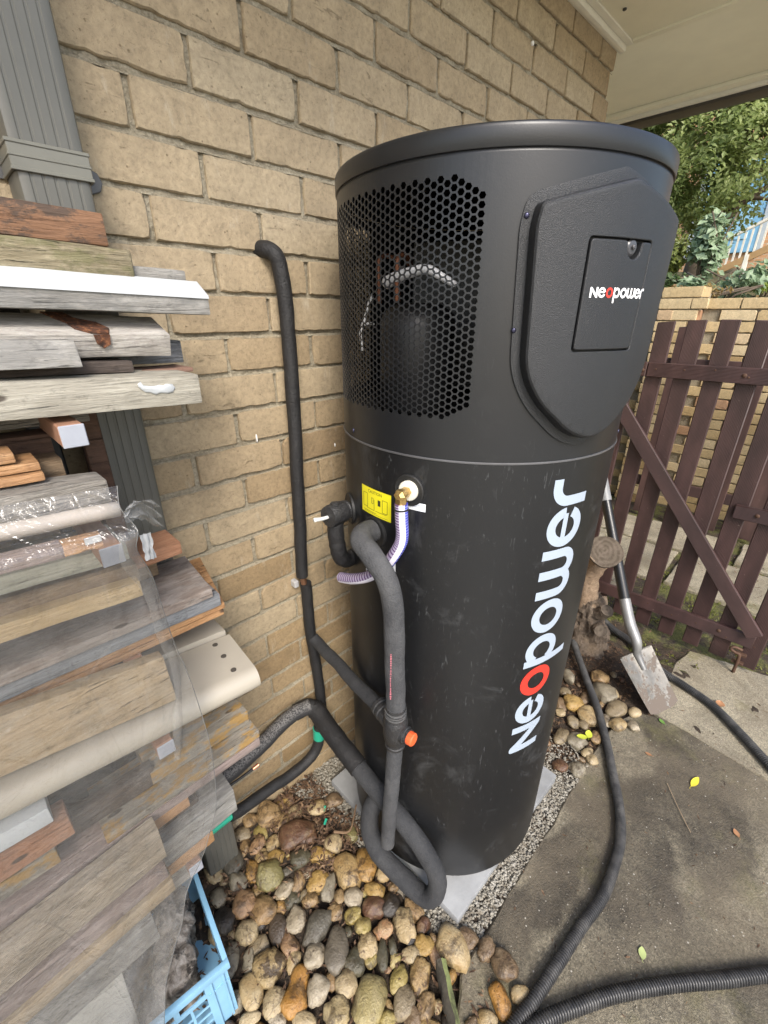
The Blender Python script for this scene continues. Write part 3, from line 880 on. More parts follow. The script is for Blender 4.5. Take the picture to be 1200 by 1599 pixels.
F = [(i * NS + k, i * NS + (k + 1) % NS, (i + 1) * NS + (k + 1) % NS, (i + 1) * NS + k) for i in range(len(rings) - 1) for k in range(NS)]
mb.add(V, F)
# groove walls round the door
ND = len(door_hole)
gv = [pm_(a, b, RPN) for a, b in inset(door_hole, -0.0012)] + [pm_(a, b, RPN - 0.0012) for a, b in door_hole] + [pm_(a, b, RPN - 0.011) for a, b in door_hole]
mb.add(gv, [(i * ND + k, i * ND + (k + 1) % ND, (i + 1) * ND + (k + 1) % ND, (i + 1) * ND + k) for i in range(2) for k in range(ND)])
pmesh = mb.mesh()
bm = bmesh.new(); bm.from_mesh(pmesh)
fm = wrap_sheet(loops[-1], [inset(door_hole, -0.0012)], lambda a, b: pm_(a, b, RPN), 0.008)
bm.from_mesh(fm)
fl = wrap_sheet(door_hole, [], lambda a, b: pm_(a, b, RPN - 0.0105), 0.01)
bm.from_mesh(fl)
bmesh.ops.remove_doubles(bm, verts=bm.verts, dist=2e-5)
bmesh.ops.recalc_face_normals(bm, faces=bm.faces)
bm.to_mesh(pmesh); bm.free()
for p in pmesh.polygons: p.use_smooth = True
pmesh.set_sharp_from_angle(angle=math.radians(23))
panel = obj('control_panel', pmesh, M_PANEL, heater)
# door with a rounded finger notch
nx_, nr = 0.015, 0.0165
dz = 1.787 - 0.003
door = [(-0.0725, dz), (-0.0725, 1.6255), (0.056, 1.6255), (0.056, dz), (nx_ + nr + 0.006, dz)]
notch = [(nx_ + nr * math.cos(a), dz - 0.006 + nr * 1.15 * math.sin(a)) for a in [0 - PI * k / 12 for k in range(13)]]
door = rounded(door, [0.006, 0.006, 0.006, 0.004, 0.004], 4)[:-3] + [(nx_ + nr + 0.002, dz - 0.001)] + notch + [(nx_ - nr - 0.001, dz - 0.001), (nx_ - nr - 0.006, dz)]
door = resample(door, 0.008)
d1 = inset(door, 0.0022)
ND = len(door)
V = [pm_(a, b, RPN - 0.010) for a, b in door] + [pm_(a, b, RPN - 0.0012) for a, b in door] + [pm_(a, b, RPN + 0.0006) for a, b in inset(door, 0.0009)] + [pm_(a, b, RPN + 0.0012) for a, b in d1]
mb = MB(); mb.add(V, [(i * ND + k, i * ND + (k + 1) % ND, (i + 1) * ND + (k + 1) % ND, (i + 1) * ND + k) for i in range(3) for k in range(ND)])
dm = mb.mesh(); bm = bmesh.new(); bm.from_mesh(dm)
bm.from_mesh(wrap_sheet(d1, [], lambda a, b: pm_(a, b, RPN + 0.0012), 0.008))
bmesh.ops.remove_doubles(bm, verts=bm.verts, dist=2e-5); bmesh.ops.recalc_face_normals(bm, faces=bm.faces)
bm.to_mesh(dm); bm.free()
for p in dm.polygons: p.use_smooth = True
dm.set_sharp_from_angle(angle=math.radians(23))
M_DOOR = m_black('textured_black_door', (0.0145, 0.0152, 0.0165), 0.39, 760, 0.9, 0.04)
obj('access_door', dm, M_DOOR, panel)
ax = Vector(pm_(nx_, 0, 1.0)) - Vector(pm_(nx_, 0, 0.5)); ax.z = 0
lt = MB(); disc_axis(lt, pm_(nx_, dz - 0.008, RPN - 0.009), ax, [(0.012, 0), (0.012, 0.003), (0.0095, 0.005), (0.006, 0.0055)], 20)
disc_axis(lt, pm_(nx_, dz - 0.008, RPN - 0.0045), ax, [(0.0035, 0), (0.0035, 0.004), (0.002, 0.005)], 12)
obj('latch', lt.mesh(True, 'm', 30), plain('latch_grey', (0.06, 0.06, 0.065), 0.3), panel)
M_SCREW = plain('screw_dark', (0.05, 0.05, 0.09), 0.25, 0.7)
def screw_at(th, z, r, parent, s=0.0042):
    a = math.radians(th); mb = MB()
    disc_axis(mb, cyl(th, z, r), (math.cos(a), math.sin(a), 0), [(s, 0), (s, 0.001), (s * 0.7, 0.0024), (s * 0.3, 0.0027)], 12)
    obj('screw', mb.mesh(True, 'm', 50), M_SCREW, parent)
fl_th = math.degrees((hw - 0.009) / RPN)
for s in (-1, 1):
    for z in (1.815, 1.655): screw_at(PC + s * fl_th, z, 0.3350, panel)
screw_at(160.5, 1.440, TR, heater, 0.005); screw_at(290, 1.440, TR, heater, 0.005); screw_at(40, 1.440, TR, heater, 0.005)

# lettering: strokes in millimetres (a along the word, b up from the baseline, x-height 97)
H, S = 97.0, 22.0
def ring_pts(cx, cy, rx, ry, a0, a1, n): return [(cx + rx * math.cos(math.radians(a0 + (a1 - a0) * k / n)), cy + ry * math.sin(math.radians(a0 + (a1 - a0) * k / n))) for k in range(n + 1)]
def sector(cx, cy, ro, ry, s, a0, a1, n=40): return ('strip', ring_pts(cx, cy, ro, ry, a0, a1, n), ring_pts(cx, cy, ro - s, ry - s, a0, a1, n))
def thick(path, s):
    P = [Vector(p) for p in path]; L, Rr = [], []
    for i in range(len(P)):
        d = (P[min(i + 1, len(P) - 1)] - P[max(i - 1, 0)]).normalized()
        nrm = Vector((-d.y, d.x)) * s / 2
        L.append(tuple(P[i] + nrm)); Rr.append(tuple(P[i] - nrm))
    return ('strip', L, Rr)
def line(a, b, n=10): return [(a[0] + (b[0] - a[0]) * k / n, a[1] + (b[1] - a[1]) * k / n) for k in range(n + 1)]
def arcp(cx, cy, r, a0, a1, n=14): return ring_pts(cx, cy, r, r, a0, a1, n)
N_poly = rounded([(0, 0), (0, 97), (19, 97), (73, 38), (73, 97), (95, 97), (95, 0), (77, 0), (22, 60), (22, 0)], [0, 14, 6, 0, 0, 0, 0, 6, 0, 0], 5)
letters = [
    ('N', 605, 0, [('poly', N_poly)]),
    ('e', 706, 0, [sector(46, 48.5, 46, 48.5, S, 6, 338), ('poly', [(22, 45), (22, 58), (78, 58), (78, 45)])]),
    ('o', 804, 1, [sector(46, 48.5, 46, 48.5, S, 0, 360)]),
    ('p', 903, 0, [sector(45, 48.5, 45, 48.5, S, -150, 150), ('poly', [(0, -47), (0, 97), (20, 97), (20, -47)])]),
    ('o', 1000, 0, [sector(46, 48.5, 46, 48.5, S, 0, 360)]),
    ('w', 1099, 0, [thick(line((11, 97), (11, 37)) + arcp(36.5, 36.5, 25.5, 180, 360)[1:] + line((62, 37), (62, 97))[1:], S), thick(line((62, 96), (62, 37)) + arcp(87.5, 36.5, 25.5, 180, 360)[1:] + line((113, 37), (113, 97))[1:], S)]),
    ('e', 1228, 0, [sector(46, 48.5, 46, 48.5, S, 6, 338), ('poly', [(22, 45), (22, 58), (78, 58), (78, 45)])]),
    ('r', 1324, 0, [thick(line((11, 0), (11, 55)) + arcp(41, 56, 30, 180, 90)[1:] + line((41, 86), (60, 86), 3)[1:], S)]),
]
def build_letters(f, parent, mat, step=7.0):
    for nm, a0, red, parts in letters:
        bm = bmesh.new()
        for ip, p in enumerate(parts):
            ff = lambda a, b, ip=ip: f(a0 + a - 605, b, ip)
            if p[0] == 'poly':
                bm.from_mesh(wrap_sheet(p[1], [], ff, step, 1))
            else:
                _, L, Rr = p
                vs = []
                for l, r in zip(L, Rr):
                    vs.append([bm.verts.new(ff(l[0] + (r[0] - l[0]) * q / 3, l[1] + (r[1] - l[1]) * q / 3)) for q in range(4)])
                for i in range(len(vs) - 1):
                    for q in range(3): bm.faces.new((vs[i][q], vs[i][q + 1], vs[i + 1][q + 1], vs[i + 1][q]))
        m = bpy.data.meshes.new('letter'); bm.to_mesh(m); bm.free()
        obj('letter', m, M_RED if red else mat, parent)
build_letters(lambda a, b, ip: Vector(cyl(260.6 - b * 16.7 / 97, 0.605 + a / 1000, TR + 0.0007 + 0.0003 * ip)), heater, M_LOGO)
k_ = 0.121 / 0.779
RD = RPN + 0.0012
build_letters(lambda a, b, ip: Vector(pm_(-0.0605 + a / 1000 * k_, 1.7035 + b / 1000 * k_, RD + 0.0005 + 0.0002 * ip)), panel, M_LOGOW)

# yellow caution label, small white labels
def patch(name, th0, th1, z0, z1, mat, parent, r=TR + 0.0006, sk=0.0):
    n = 10
    mb = MB(); mb.add([cyl(th0 + (th1 - th0) * i / n, z + sk * i / n, r) for z in (z0, z1) for i in range(n + 1)], [(i, i + 1, n + 2 + i, n + 1 + i) for i in range(n)])
    return obj(name, mb.mesh(True), mat, parent)
M_YEL = plain('label_yellow', (0.80, 0.72, 0.02), 0.4, var=0.04, bump=0.0)
M_INK = plain('label_ink', (0.03, 0.03, 0.02), 0.5, bump=0.0)
lab = patch('caution_label', 167.6, 185.0, 1.262, 1.326, M_YEL, heater)
def lab_pt(u, v): return cyl(167.6 + 17.4 * u, 1.262 + 0.064 * v, TR + 0.0010)
mb = MB()
def ink(u0, v0, u1, v1, n=3):
    mb.add([lab_pt(u0 + (u1 - u0) * i / n, v) for v in (v0, v1) for i in range(n + 1)], [(i, i + 1, n + 2 + i, n + 1 + i) for i in range(n)])
def box_ink(u0, v0, u1, v1, t=0.012, tv=0.015):
    ink(u0, v0, u1, v0 + tv); ink(u0, v1 - tv, u1, v1); ink(u0, v0 + tv, u0 + t, v1 - tv); ink(u1 - t, v0 + tv, u1, v1 - tv)
ink(0.60, 0.44, 0.685, 0.66); box_ink(0.07, 0.24, 0.24, 0.76); box_ink(0.74, 0.24, 0.90, 0.72); box_ink(0.38, 0.44, 0.45, 0.66)
ink(0.20, 0.20, 0.48, 0.215); ink(0.52, 0.20, 0.86, 0.215); ink(0.47, 0.215, 0.482, 0.62); ink(0.86, 0.215, 0.872, 0.24); ink(0.08, 0.10, 0.55, 0.115); ink(0.1, 0.05, 0.9, 0.06)
obj('print', mb.mesh(), M_INK, lab)
def text_on(s, size, f, mat, parent, name='print'):
    cu = bpy.data.curves.new('t', 'FONT'); cu.body = s; cu.size = size; cu.align_x = 'CENTER'; cu.align_y = 'CENTER'; cu.resolution_u = 2
    to = bpy.data.objects.new('t', cu); COL.objects.link(to)
    bpy.context.view_layer.update()
    m = bpy.data.meshes.new_from_object(to.evaluated_get(bpy.context.evaluated_depsgraph_get()))
    bpy.data.objects.remove(to); 
    for v in m.vertices: v.co = f(v.co.x, v.co.y)
    m.materials.clear()
    return obj(name, m, mat, parent)
text_on('CAUTION', 0.0105, lambda a, b: Vector(cyl(176.2 + math.degrees(a / TR), 1.3175 + b, TR + 0.0010)), M_INK, lab)
M_WHT = plain('label_white', (0.72, 0.75, 0.78), 0.45, var=0.03, bump=0.0)
patch('label', 169.5, 187.5, 1.098, 1.172, M_WHT, heater)
patch('label', 191.6, 199.5, 1.308, 1.3255, M_WHT, heater, TR + 0.0009)
mb = MB(); n = 4
for k_i, zz in enumerate((1.316, 1.320)):
    mb.add([cyl(192.8 + 4.8 * i / n, z, TR + 0.0012) for z in (zz, zz + 0.0012) for i in range(n + 1)], [(i, i + 1, n + 2 + i, n + 1 + i) for i in range(n)])
obj('print', mb.mesh(), plain('grey_ink', (0.35, 0.38, 0.45), 0.5, bump=0), heater)
# port rosettes
def rosette(th, z, r, parent=heater):
    a = math.radians(th); mb = MB()
    disc_axis(mb, cyl(th, z, TR - 0.004), (math.cos(a), math.sin(a), 0), [(r, 0), (r, 0.008), (r * 0.93, 0.0095), (r * 0.8, 0.008), (r * 0.6, 0.007)], 32)
    return obj('port_ring', mb.mesh(True, 'm', 40), M_BLK, parent)
rosette(193.0, 1.350, 0.034); rosette(176.3, 1.222, 0.038); rosette(153.5, 1.232, 0.040); rosette(186, 0.29, 0.034)
a = math.radians(193.0)
mb = MB(); disc_axis(mb, cyl(193.0, 1.350, TR + 0.002), (math.cos(a), math.sin(a), 0), [(0.0215, 0), (0.0215, 0.007), (0.019, 0.010), (0.013, 0.0105)], 28)
obj('outlet_nut', mb.mesh(True, 'm', 35), plain('nylon_white', (0.70, 0.68, 0.58), 0.45), heater)
M_BRASS = plain('brass', (0.52, 0.36, 0.14), 0.32, 0.85)
e0 = Vector(cyl(193.0, 1.350, TR + 0.012)); dirr = Vector((math.cos(a), math.sin(a), 0))
mb = MB(); disc_axis(mb, e0, dirr, [(0.0115, 0), (0.0115, 0.02), (0.013, 0.021), (0.013, 0.03), (0.006, 0.036)], 6)
e1 = e0 + dirr * 0.022
disc_axis(mb, e1 + Vector((0, 0, 0.011)), (0, 0, -1), [(0.008, 0), (0.0125, 0.003), (0.0125, 0.03), (0.010, 0.034), (0.010, 0.05)], 6)
obj('brass_elbow', mb.mesh(True, 'm', 30), M_BRASS, heater)

# ------------------------------------------------------------------ lagged pipes
def m_lag(name, base, dustc, amt, rough=0.85):
    t = NT(name)
    co = t.coord(offs=False)
    n = t.noise(co, 12, 6, 0.7); f = t.noise(co, 260, 3, 0.6)
    k = t.math('MULTIPLY', t.ramp(n, [(0.4, 0.0), (0.7, 1.0)]), amt)
    c = t.mix(k, base, dustc)
    c = t.mix(0.35, c, t.ramp(f, [(0.3, tuple(x * 0.6 for x in base)), (0.7, tuple(x * 1.5 for x in base))]))
    return t.fin(c, rough, t.bump(t.math('ADD', f, t.math('MULTIPLY', n, 3.0)), 0.6, 0.004))
M_LAGB = m_lag('foam_black', (0.011, 0.011, 0.012), (0.045, 0.042, 0.04), 0.3, 0.6)
M_LAGG = m_lag('foam_dusty', (0.042, 0.043, 0.046), (0.125, 0.125, 0.125), 0.7)
M_LAGD = m_lag('foam_dark', (0.022, 0.023, 0.0255), (0.085, 0.085, 0.085), 0.45)
M_CU = plain('copper_pipe', (0.32, 0.17, 0.10), 0.4, 0.8)
M_GREEN = plain('green_tape', (0.02, 0.30, 0.19), 0.35)
M_FIT = m_lag('black_fitting', (0.022, 0.022, 0.023), (0.1, 0.1, 0.1), 0.3, 0.33)
def wob(pts, amp, sc_=14, seed=0):
    return [Vector(p) + Vector((fbm((p[0] * sc_, p[1] * sc_, p[2] * sc_ + seed)), fbm((p[0] * sc_ + 7, p[1] * sc_, p[2] * sc_ + seed)), fbm((p[0] * sc_, p[1] * sc_ + 9, p[2] * sc_ + seed)))) * amp for p in pts]
def lagr(r, s=0, a=0.04): return lambda i, t: r * (1 + a * fbm((t * 14, s, 0.3)))
# riser on the wall
ri = thing('riser_pipe', 'black foam-covered pipe running down the brick wall from a hole beside the heater', 'pipe', (0.14, -0.03, 0.3))
up = catmull([(0.112, 0.030, 1.814), (0.118, -0.008, 1.814), (0.130, -0.030, 1.802), (0.139, -0.034, 1.768), (0.146, -0.034, 1.66), (0.146, -0.032, 1.5), (0.141, -0.032, 1.3), (0.134, -0.032, 1.1), (0.128, -0.032, 0.945)], 8)
obj('lagging', tube_mesh(wob(up, 0.002), lagr(0.0182, 1), 20), M_LAGB, ri)
obj('bare_pipe', tube_mesh([(0.129, -0.032, 0.96), (0.134, -0.031, 0.88)], 0.0095, 14), M_CU, ri)
mb = MB()
tube(mb, wob(catmull([(0.137, -0.032, 0.918), (0.140, -0.032, 0.84), (0.140, -0.032, 0.74), (0.149, -0.032, 0.62), (0.157, -0.034, 0.5), (0.160, -0.036, 0.38), (0.161, -0.04, 0.27)], 7), 0.002, seed=3), lagr(0.0178, 2), 20)
obj('lagging', mb.mesh(True, 'm', 50), M_LAGB, ri)
mb = MB(); mb.box((0.112, -0.012, 0.918), (0.008, 0.012, 0.012)); obj('clip', bevelled(mb.mesh(), 0.003), plain('clip_grey', (0.4, 0.4, 0.4), 0.4), ri)
# branch from the riser to the tee
tee = (0.070, -0.490, 0.735)
br = tag(obj('branch_pipe', tube_mesh(wob(catmull([(0.146, -0.040, 0.700), (0.146, -0.085, 0.690), (0.128, -0.19, 0.700), (0.105, -0.31, 0.715), (0.086, -0.415, 0.732), (0.080, -0.448, 0.736)], 7), 0.002, seed=5), lagr(0.0188, 5), 20), M_LAGD), 'dusty foam-covered branch pipe sloping from the wall riser to the orange-capped tee', 'pipe')
# hot pipe: leaves the heater, bends and drops to the tee and on to the ground
hp = thing('hot_water_pipe', 'thick grey foam-covered pipe bending out of the heater and dropping down its front', 'pipe', (0.07, -0.47, 0.2))
pth = catmull([(0.135, -0.365, 1.224), (0.088, -0.367, 1.229), (0.060, -0.388, 1.226), (0.053, -0.428, 1.208), (0.060, -0.466, 1.160), (0.067, -0.480, 1.08), (0.069, -0.483, 0.96), (0.070, -0.487, 0.86), (0.071, -0.489, 0.80)], 9)
obj('lagging', tube_mesh(wob(pth, 0.0015, seed=8), lambda i, t: (0.0262 - 0.0025 * min(1, t * 2)) * (1 + 0.03 * fbm((t * 18, 2, 0))), 24), M_LAGG, hp)
mb = MB(); c0 = (0.0, -0.0, 0.0)
obj('lagging', tube_mesh(wob(catmull([(0.070, -0.489, 0.672), (0.069, -0.484, 0.56), (0.067, -0.478, 0.44), (0.066, -0.473, 0.33), (0.066, -0.470, 0.235)], 8), 0.0015, seed=9), lagr(0.0208, 9, 0.03), 22), M_LAGG, hp)
# pinkish factory print along the lagging
M_PINK = plain('pink_print', (0.42, 0.13, 0.16), 0.7, bump=0)
mb = MB(); rp = random.Random(5)
vd = Vector((CAM.x - 0.07, CAM.y + 0.485, 0)).normalized(); sd_ = Vector((-vd.y, vd.x, 0))
z = 0.85
while z < 0.985:
    L = rp.choice((0.002, 0.003, 0.0045)); wd = rp.uniform(0.0022, 0.004)
    ctr = Vector((0.0695, -0.4855, z)); off = -sd_ * 0.010 
    P = ctr + off + vd * 0.0225
    mb.add([P + sd_ * wd / 2, P - sd_ * wd / 2, P - sd_ * wd / 2 + Vector((0, 0, L)), P + sd_ * wd / 2 + Vector((0, 0, L))], [(0, 1, 2, 3)])
    z += L + rp.choice((0.0012, 0.002, 0.003))
obj('print', mb.mesh(), M_PINK, hp)
# tee valve with orange cap
tv = thing('tee_valve', 'black plastic tee valve with a bright orange cap in front of the heater', 'valve', tee)
mb = MB()
disc_axis(mb, (tee[0] + .001, tee[1] + .002, 0.668), (0, 0, 1), [(0.022, 0), (0.026, 0.004), (0.026, 0.010), (0.0235, 0.012), (0.0235, 0.016), (0.026, 0.018), (0.026, 0.026), (0.029, 0.032), (0.031, 0.048), (0.031, 0.085), (0.029, 0.098), (0.0265, 0.102), (0.0265, 0.110), (0.0238, 0.112), (0.0238, 0.116), (0.0265, 0.118), (0.0265, 0.124), (0.0238, 0.126), (0.0238, 0.130), (0.026, 0.132), (0.0255, 0.140), (0.022, 0.142)], 28)
obj('tee_body', mb.mesh(True, 'm', 35), M_FIT, tv)
mb = MB(); disc_axis(mb, tee, Vector((0.08, -0.448, 0.736)) - Vector(tee), [(0.025, 0.01), (0.025, 0.05), (0.0265, 0.052), (0.0265, 0.06), (0.0235, 0.062), (0.0235, 0.067), (0.0265, 0.069), (0.0265, 0.078), (0.022, 0.080)], 24)
obj('tee_arm', mb.mesh(True, 'm', 35), M_FIT, tv)
mb = MB(); cd = Vector((-0.30, -0.85, 0.05)).normalized(); cd = Vector((0.12, -0.95, 0.05)).normalized()
disc_axis(mb, (tee[0] + 0.003, tee[1] - 0.005, 0.726), cd, [(0.021, 0.0), (0.0225, 0.026), (0.0195, 0.028), (0.0195, 0.034)], 24)
obj('tee_arm', mb.mesh(True, 'm', 35), M_FIT, tv)
mb = MB()
for i in range(1): disc_axis(mb, Vector((tee[0] + 0.003, tee[1] - 0.005, 0.726)) + cd * 0.032, cd, [(0.0165, 0), (0.0168, 0.004), (0.0165, 0.015), (0.014, 0.0175), (0.006, 0.018)], 12)
obj('cap', mb.mesh(True, 'm', 25), plain('orange_plastic', (0.75, 0.12, 0.035), 0.45), tv)
mb = MB()
for zz in (0.777, 0.786, 0.795): disc_axis(mb, (0.0705, -0.488, zz), (0, 0, 1), [(0.0268, 0), (0.0275, 0.0015), (0.0268, 0.003)], 28)
obj('tie', mb.mesh(True, 'm', 50), plain('tie_gloss', (0.10, 0.10, 0.10), 0.2), tv)
# lower cold pipe: loop at the foot of the heater and back to the wall and left along it
lp = thing('cold_water_pipe', 'thick black foam-covered pipe looping at the heater foot and running to the wall', 'pipe', (0.1, -0.5, 0.05))
pA = catmull([(0.15, -0.378, 0.30), (0.105, -0.375, 0.285), (0.080, -0.378, 0.245), (0.068, -0.392, 0.19), (0.066, -0.435, 0.135), (0.080, -0.500, 0.105), (0.092, -0.550, 0.085)], 8)
obj('lagging', tube_mesh(wob(pA, 0.002, seed=11), lagr(0.0285, 11), 22), M_LAGD, lp)
pB = catmull([(0.085, -0.520, 0.094), (0.098, -0.572, 0.078), (0.108, -0.606, 0.090), (0.124, -0.618, 0.130), (0.130, -0.606, 0.185), (0.122, -0.570, 0.245), (0.112, -0.515, 0.300), (0.100, -0.44, 0.345), (0.095, -0.36, 0.372), (0.096, -0.27, 0.392)], 9)
obj('lagging', tube_mesh(wob(pB, 0.002, seed=12), lambda i, t: 0.0275 * (1 + 0.03 * fbm((t * 20, 4, 0))), 22), M_LAGD, lp)
pC = catmull([(0.094, -0.315, 0.384), (0.098, -0.24, 0.396), (0.104, -0.17, 0.405), (0.110, -0.11, 0.410), (0.112, -0.07, 0.420), (0.095, -0.042, 0.430), (0.052, -0.036, 0.432)], 8)
obj('lagging', tube_mesh(wob(pC, 0.002, seed=13), lambda i, t: (0.0315 if t < 0.72 else 0.028) * (1 + 0.03 * fbm((t * 20, 6, 0))), 22), M_LAGB, lp)
t = NT('foam_worn'); co = t.coord(offs=False)
gz = t.n('ShaderNodeSeparateXYZ'); t.l(t.n('ShaderNodeNewGeometry').outputs['Normal'], gz.inputs[0])
k = t.math('MULTIPLY', t.ramp(gz.outputs[2], [(0.2, 0.0), (0.8, 1.0)]), t.ramp(t.noise(co, 200, 4, 0.7), [(0.42, 0.0), (0.55, 1.0)]))
M_LAGW = t.fin(t.mix(k, (0.022, 0.022, 0.024), (0.16, 0.155, 0.15)), 0.8, t.bump(t.noise(co, 240, 3), 0.4, 0.002))
pD = catmull([(0.100, -0.050, 0.434), (0.050, -0.038, 0.436), (-0.010, -0.040, 0.428), (-0.075, -0.050, 0.420), (-0.15, -0.055, 0.405), (-0.25, -0.055, 0.392), (-0.5, -0.055, 0.385), (-1.0, -0.055, 0.38)], 8)
obj('lagging', tube_mesh(wob(pD, 0.003, seed=14), lagr(0.0245, 14), 20), M_LAGW, lp)
# thin drain hose with green tape
dh = thing('drain_hose', 'thinner black hose rising from the pebbles with bands of green tape', 'hose', (0.0, -0.09, 0.1))
pts = catmull([(-0.24, -0.10, 0.285), (-0.19, -0.095, 0.268), (-0.10, -0.09, 0.252), (-0.02, -0.088, 0.238), (0.05, -0.09, 0.245), (0.088, -0.092, 0.275), (0.100, -0.095, 0.330), (0.105, -0.095, 0.38)], 8)
obj('hose', tube_mesh(wob(pts, 0.0015, seed=20), lagr(0.0185, 20, 0.03), 18), M_LAGB, dh)
obj('green_sleeve', tube_mesh(catmull([(-0.235, -0.10, 0.283), (-0.29, -0.105, 0.290), (-0.36, -0.11, 0.296), (-0.6, -0.12, 0.30)], 6), 0.0105, 12), M_GREEN, dh)
obj('green_tape', tube_mesh([(0.0995, -0.0945, 0.322), (0.1045, -0.095, 0.366)], lambda i, t: 0.0205 + 0.003 * (i % 2), 14), M_GREEN, dh)
mb = MB(); rp = random.Random(8)
tp = [(0.110, -0.112, 0.345), (0.122, -0.116, 0.340), (0.128, -0.118, 0.312), (0.116, -0.114, 0.318)]
mb.add([Vector(p) + Vector((0, dd, 0)) for dd in (0, -0.003) for p in tp], [(0, 1, 2, 3), (7, 6, 5, 4), (0, 4, 5, 1), (1, 5, 6, 2), (2, 6, 7, 3), (3, 7, 4, 0)])
obj('tape_end', mb.mesh(), M_GREEN, dh)
# wire with copper end poking out under the pipe
cw = thing('cable_end', 'short cut cable with a shiny copper end poking out along the wall', 'cable', (-0.11, -0.05, 0.33))
obj('cable', tube_mesh(catmull([(-0.30, -0.04, 0.335), (-0.19, -0.05, 0.338), (-0.13, -0.055, 0.345)], 6), 0.0045, 8), M_BLK, cw)
obj('copper_tip', tube_mesh([(-0.132, -0.055, 0.345), (-0.112, -0.057, 0.349)], lambda i, t: 0.006, 10), plain('copper_bright', (0.75, 0.33, 0.2), 0.3, 0.7), cw)
# relief valve with short lagged elbow on the wall side of the heater
pv = thing('relief_valve', 'black relief valve with white lever and short bent pipe between heater and wall', 'valve', (0.12, -0.225, 1.12))
vx_ = Vector(cyl(153.5, 1.233, 0.33)); vd = Vector((math.cos(math.radians(153.5)), math.sin(math.radians(153.5)), 0))
vdir = Vector((-0.97, -0.10, 0.02)).normalized()
mb = MB(); disc_axis(mb, vx_, vdir, [(0.012, -0.01), (0.012, 0.012), (0.024, 0.014), (0.025, 0.020), (0.023, 0.022), (0.023, 0.028), (0.027, 0.030), (0.028, 0.036), (0.028, 0.070), (0.026, 0.078), (0.012, 0.080)], 28)
obj('valve_body', mb.mesh(True, 'm', 35), M_FIT, pv)
mb = MB(); disc_axis(mb, vx_, vdir, [(0.0165, 0.002), (0.0165, 0.0135)], 20); obj('collar', mb.mesh(True, 'm', 35), plain('collar_steel', (0.4, 0.4, 0.42), 0.3, 0.9), pv)
mb = MB(); vc = vx_ + vdir * 0.054
disc_axis(mb, vc + Vector((0, 0, 0.026)), (0, 0, 1), [(0.012, 0), (0.012, 0.004), (0.006, 0.006)], 6)
obj('bolt', mb.mesh(), M_FIT, pv)
mb = MB(); tube(mb, catmull([tuple(vx_ + vdir * 0.078), tuple(vx_ + vdir * 0.098 + Vector((0, 0, 0.002))), tuple(vx_ + vdir * 0.122 + Vector((0, 0, 0.007)))], 5), lambda i, t: 0.0042 + 0.001 * t, 10)
obj('lever', mb.mesh(True), plain('lever_white', (0.72, 0.72, 0.68), 0.4), pv)
pe = catmull([tuple(vc + Vector((0, 0, -0.012))), tuple(vc + Vector((0.000, 0, -0.05))), tuple(vc + Vector((0.002, 0, -0.088))), tuple(vc + Vector((0.010, 0.002, -0.122))), tuple(vc + Vector((0.030, 0.004, -0.142))), tuple(vc + Vector((0.056, 0.006, -0.142))), tuple(vc + Vector((0.085, 0.012, -0.136)))], 8)
obj('lagging', tube_mesh(wob(pe, 0.002, seed=30), lagr(0.0205, 30, 0.06), 20), M_LAGB, pv)
mb = MB(); disc_axis(mb, vc + Vector((0, -0.0276, 0.0)), (0, -1, 0), [(0.008, 0), (0.008, 0.001), (0.006, 0.0012), (0.006, 0.0006)], 20)
obj('emblem', mb.mesh(True, 'm', 20), M_FIT, pv)
# clear braided hose with blue and white stripes
t = NT('braided_hose')
uvn = t.n('ShaderNodeUVMap')
sx = t.n('ShaderNodeSeparateXYZ'); t.l(uvn.outputs[0], sx.inputs[0])
wv = t.math('GREATER_THAN', t.math('FRACT', t.math('MULTIPLY', sx.outputs[1], 44.0), 0), 0.45)
ublue = t.ramp(sx.outputs[0], [(0.0, 1.0), (0.04, 0.0), (0.19, 1.0)], 'CONSTANT')
isl = t.ramp(sx.outputs[0], [(0.0, 0.0), (0.19, 1.0), (0.62, 0.0)], 'CONSTANT')
base = t.mix(isl, t.mix(wv, (0.035, 0.045, 0.36), (0.20, 0.22, 0.58)), t.mix(wv, (0.12, 0.07, 0.16), (0.36, 0.32, 0.44)))
col = t.mix(ublue, (0.72, 0.70, 0.80), base)
M_HOSE = t.fin(col, 0.22)
def hose_uv(pts, r, seg=18):
    m = tube_mesh(pts, r, seg)
    uv = m.uv_layers.new(name='UVMap'); n = len(pts)
    for p in m.polygons:
        for li in p.loop_indices:
            v = m.loops[li].vertex_index
            k, i = v % seg, v // seg
            u = k / seg
            if k == 0 and any(m.loops[q].vertex_index % seg == seg - 1 for q in p.loop_indices): u = 1.0
            u = u
            uv.data[li].uv = (u, i / (n - 1))
    return m
ch = thing('clear_hose', 'short clear braided hose with blue and white stripes hanging from the brass elbow', 'hose', (0.09, -0.47, 1.2))
hs = e1 + Vector((0, 0, -0.018))
hpts = catmull([tuple(hs), (hs.x + 0.001, hs.y - 0.001, hs.z - 0.035), (hs.x + 0.006, hs.y + 0.001, hs.z - 0.075), (0.098, -0.462, 1.225), (0.094, -0.425, 1.165), (0.090, -0.375, 1.118), (0.089, -0.32, 1.086), (0.092, -0.27, 1.066)], 10)
hpts[0] = Vector(hs)
obj('hose', hose_uv(hpts, 0.0138), M_HOSE, ch)
obj('hose_tie', tube_mesh([hpts[3], hpts[4]], 0.0150, 18), M_BLK, ch)
obj('hose_bore', tube_mesh([hpts[-1] + (hpts[-2] - hpts[-1]) * 0.1, hpts[-1] - (hpts[-2] - hpts[-1]).normalized() * 0.0008], 0.009, 14), plain('bore_dark', (0.05, 0.05, 0.12), 0.4), ch)

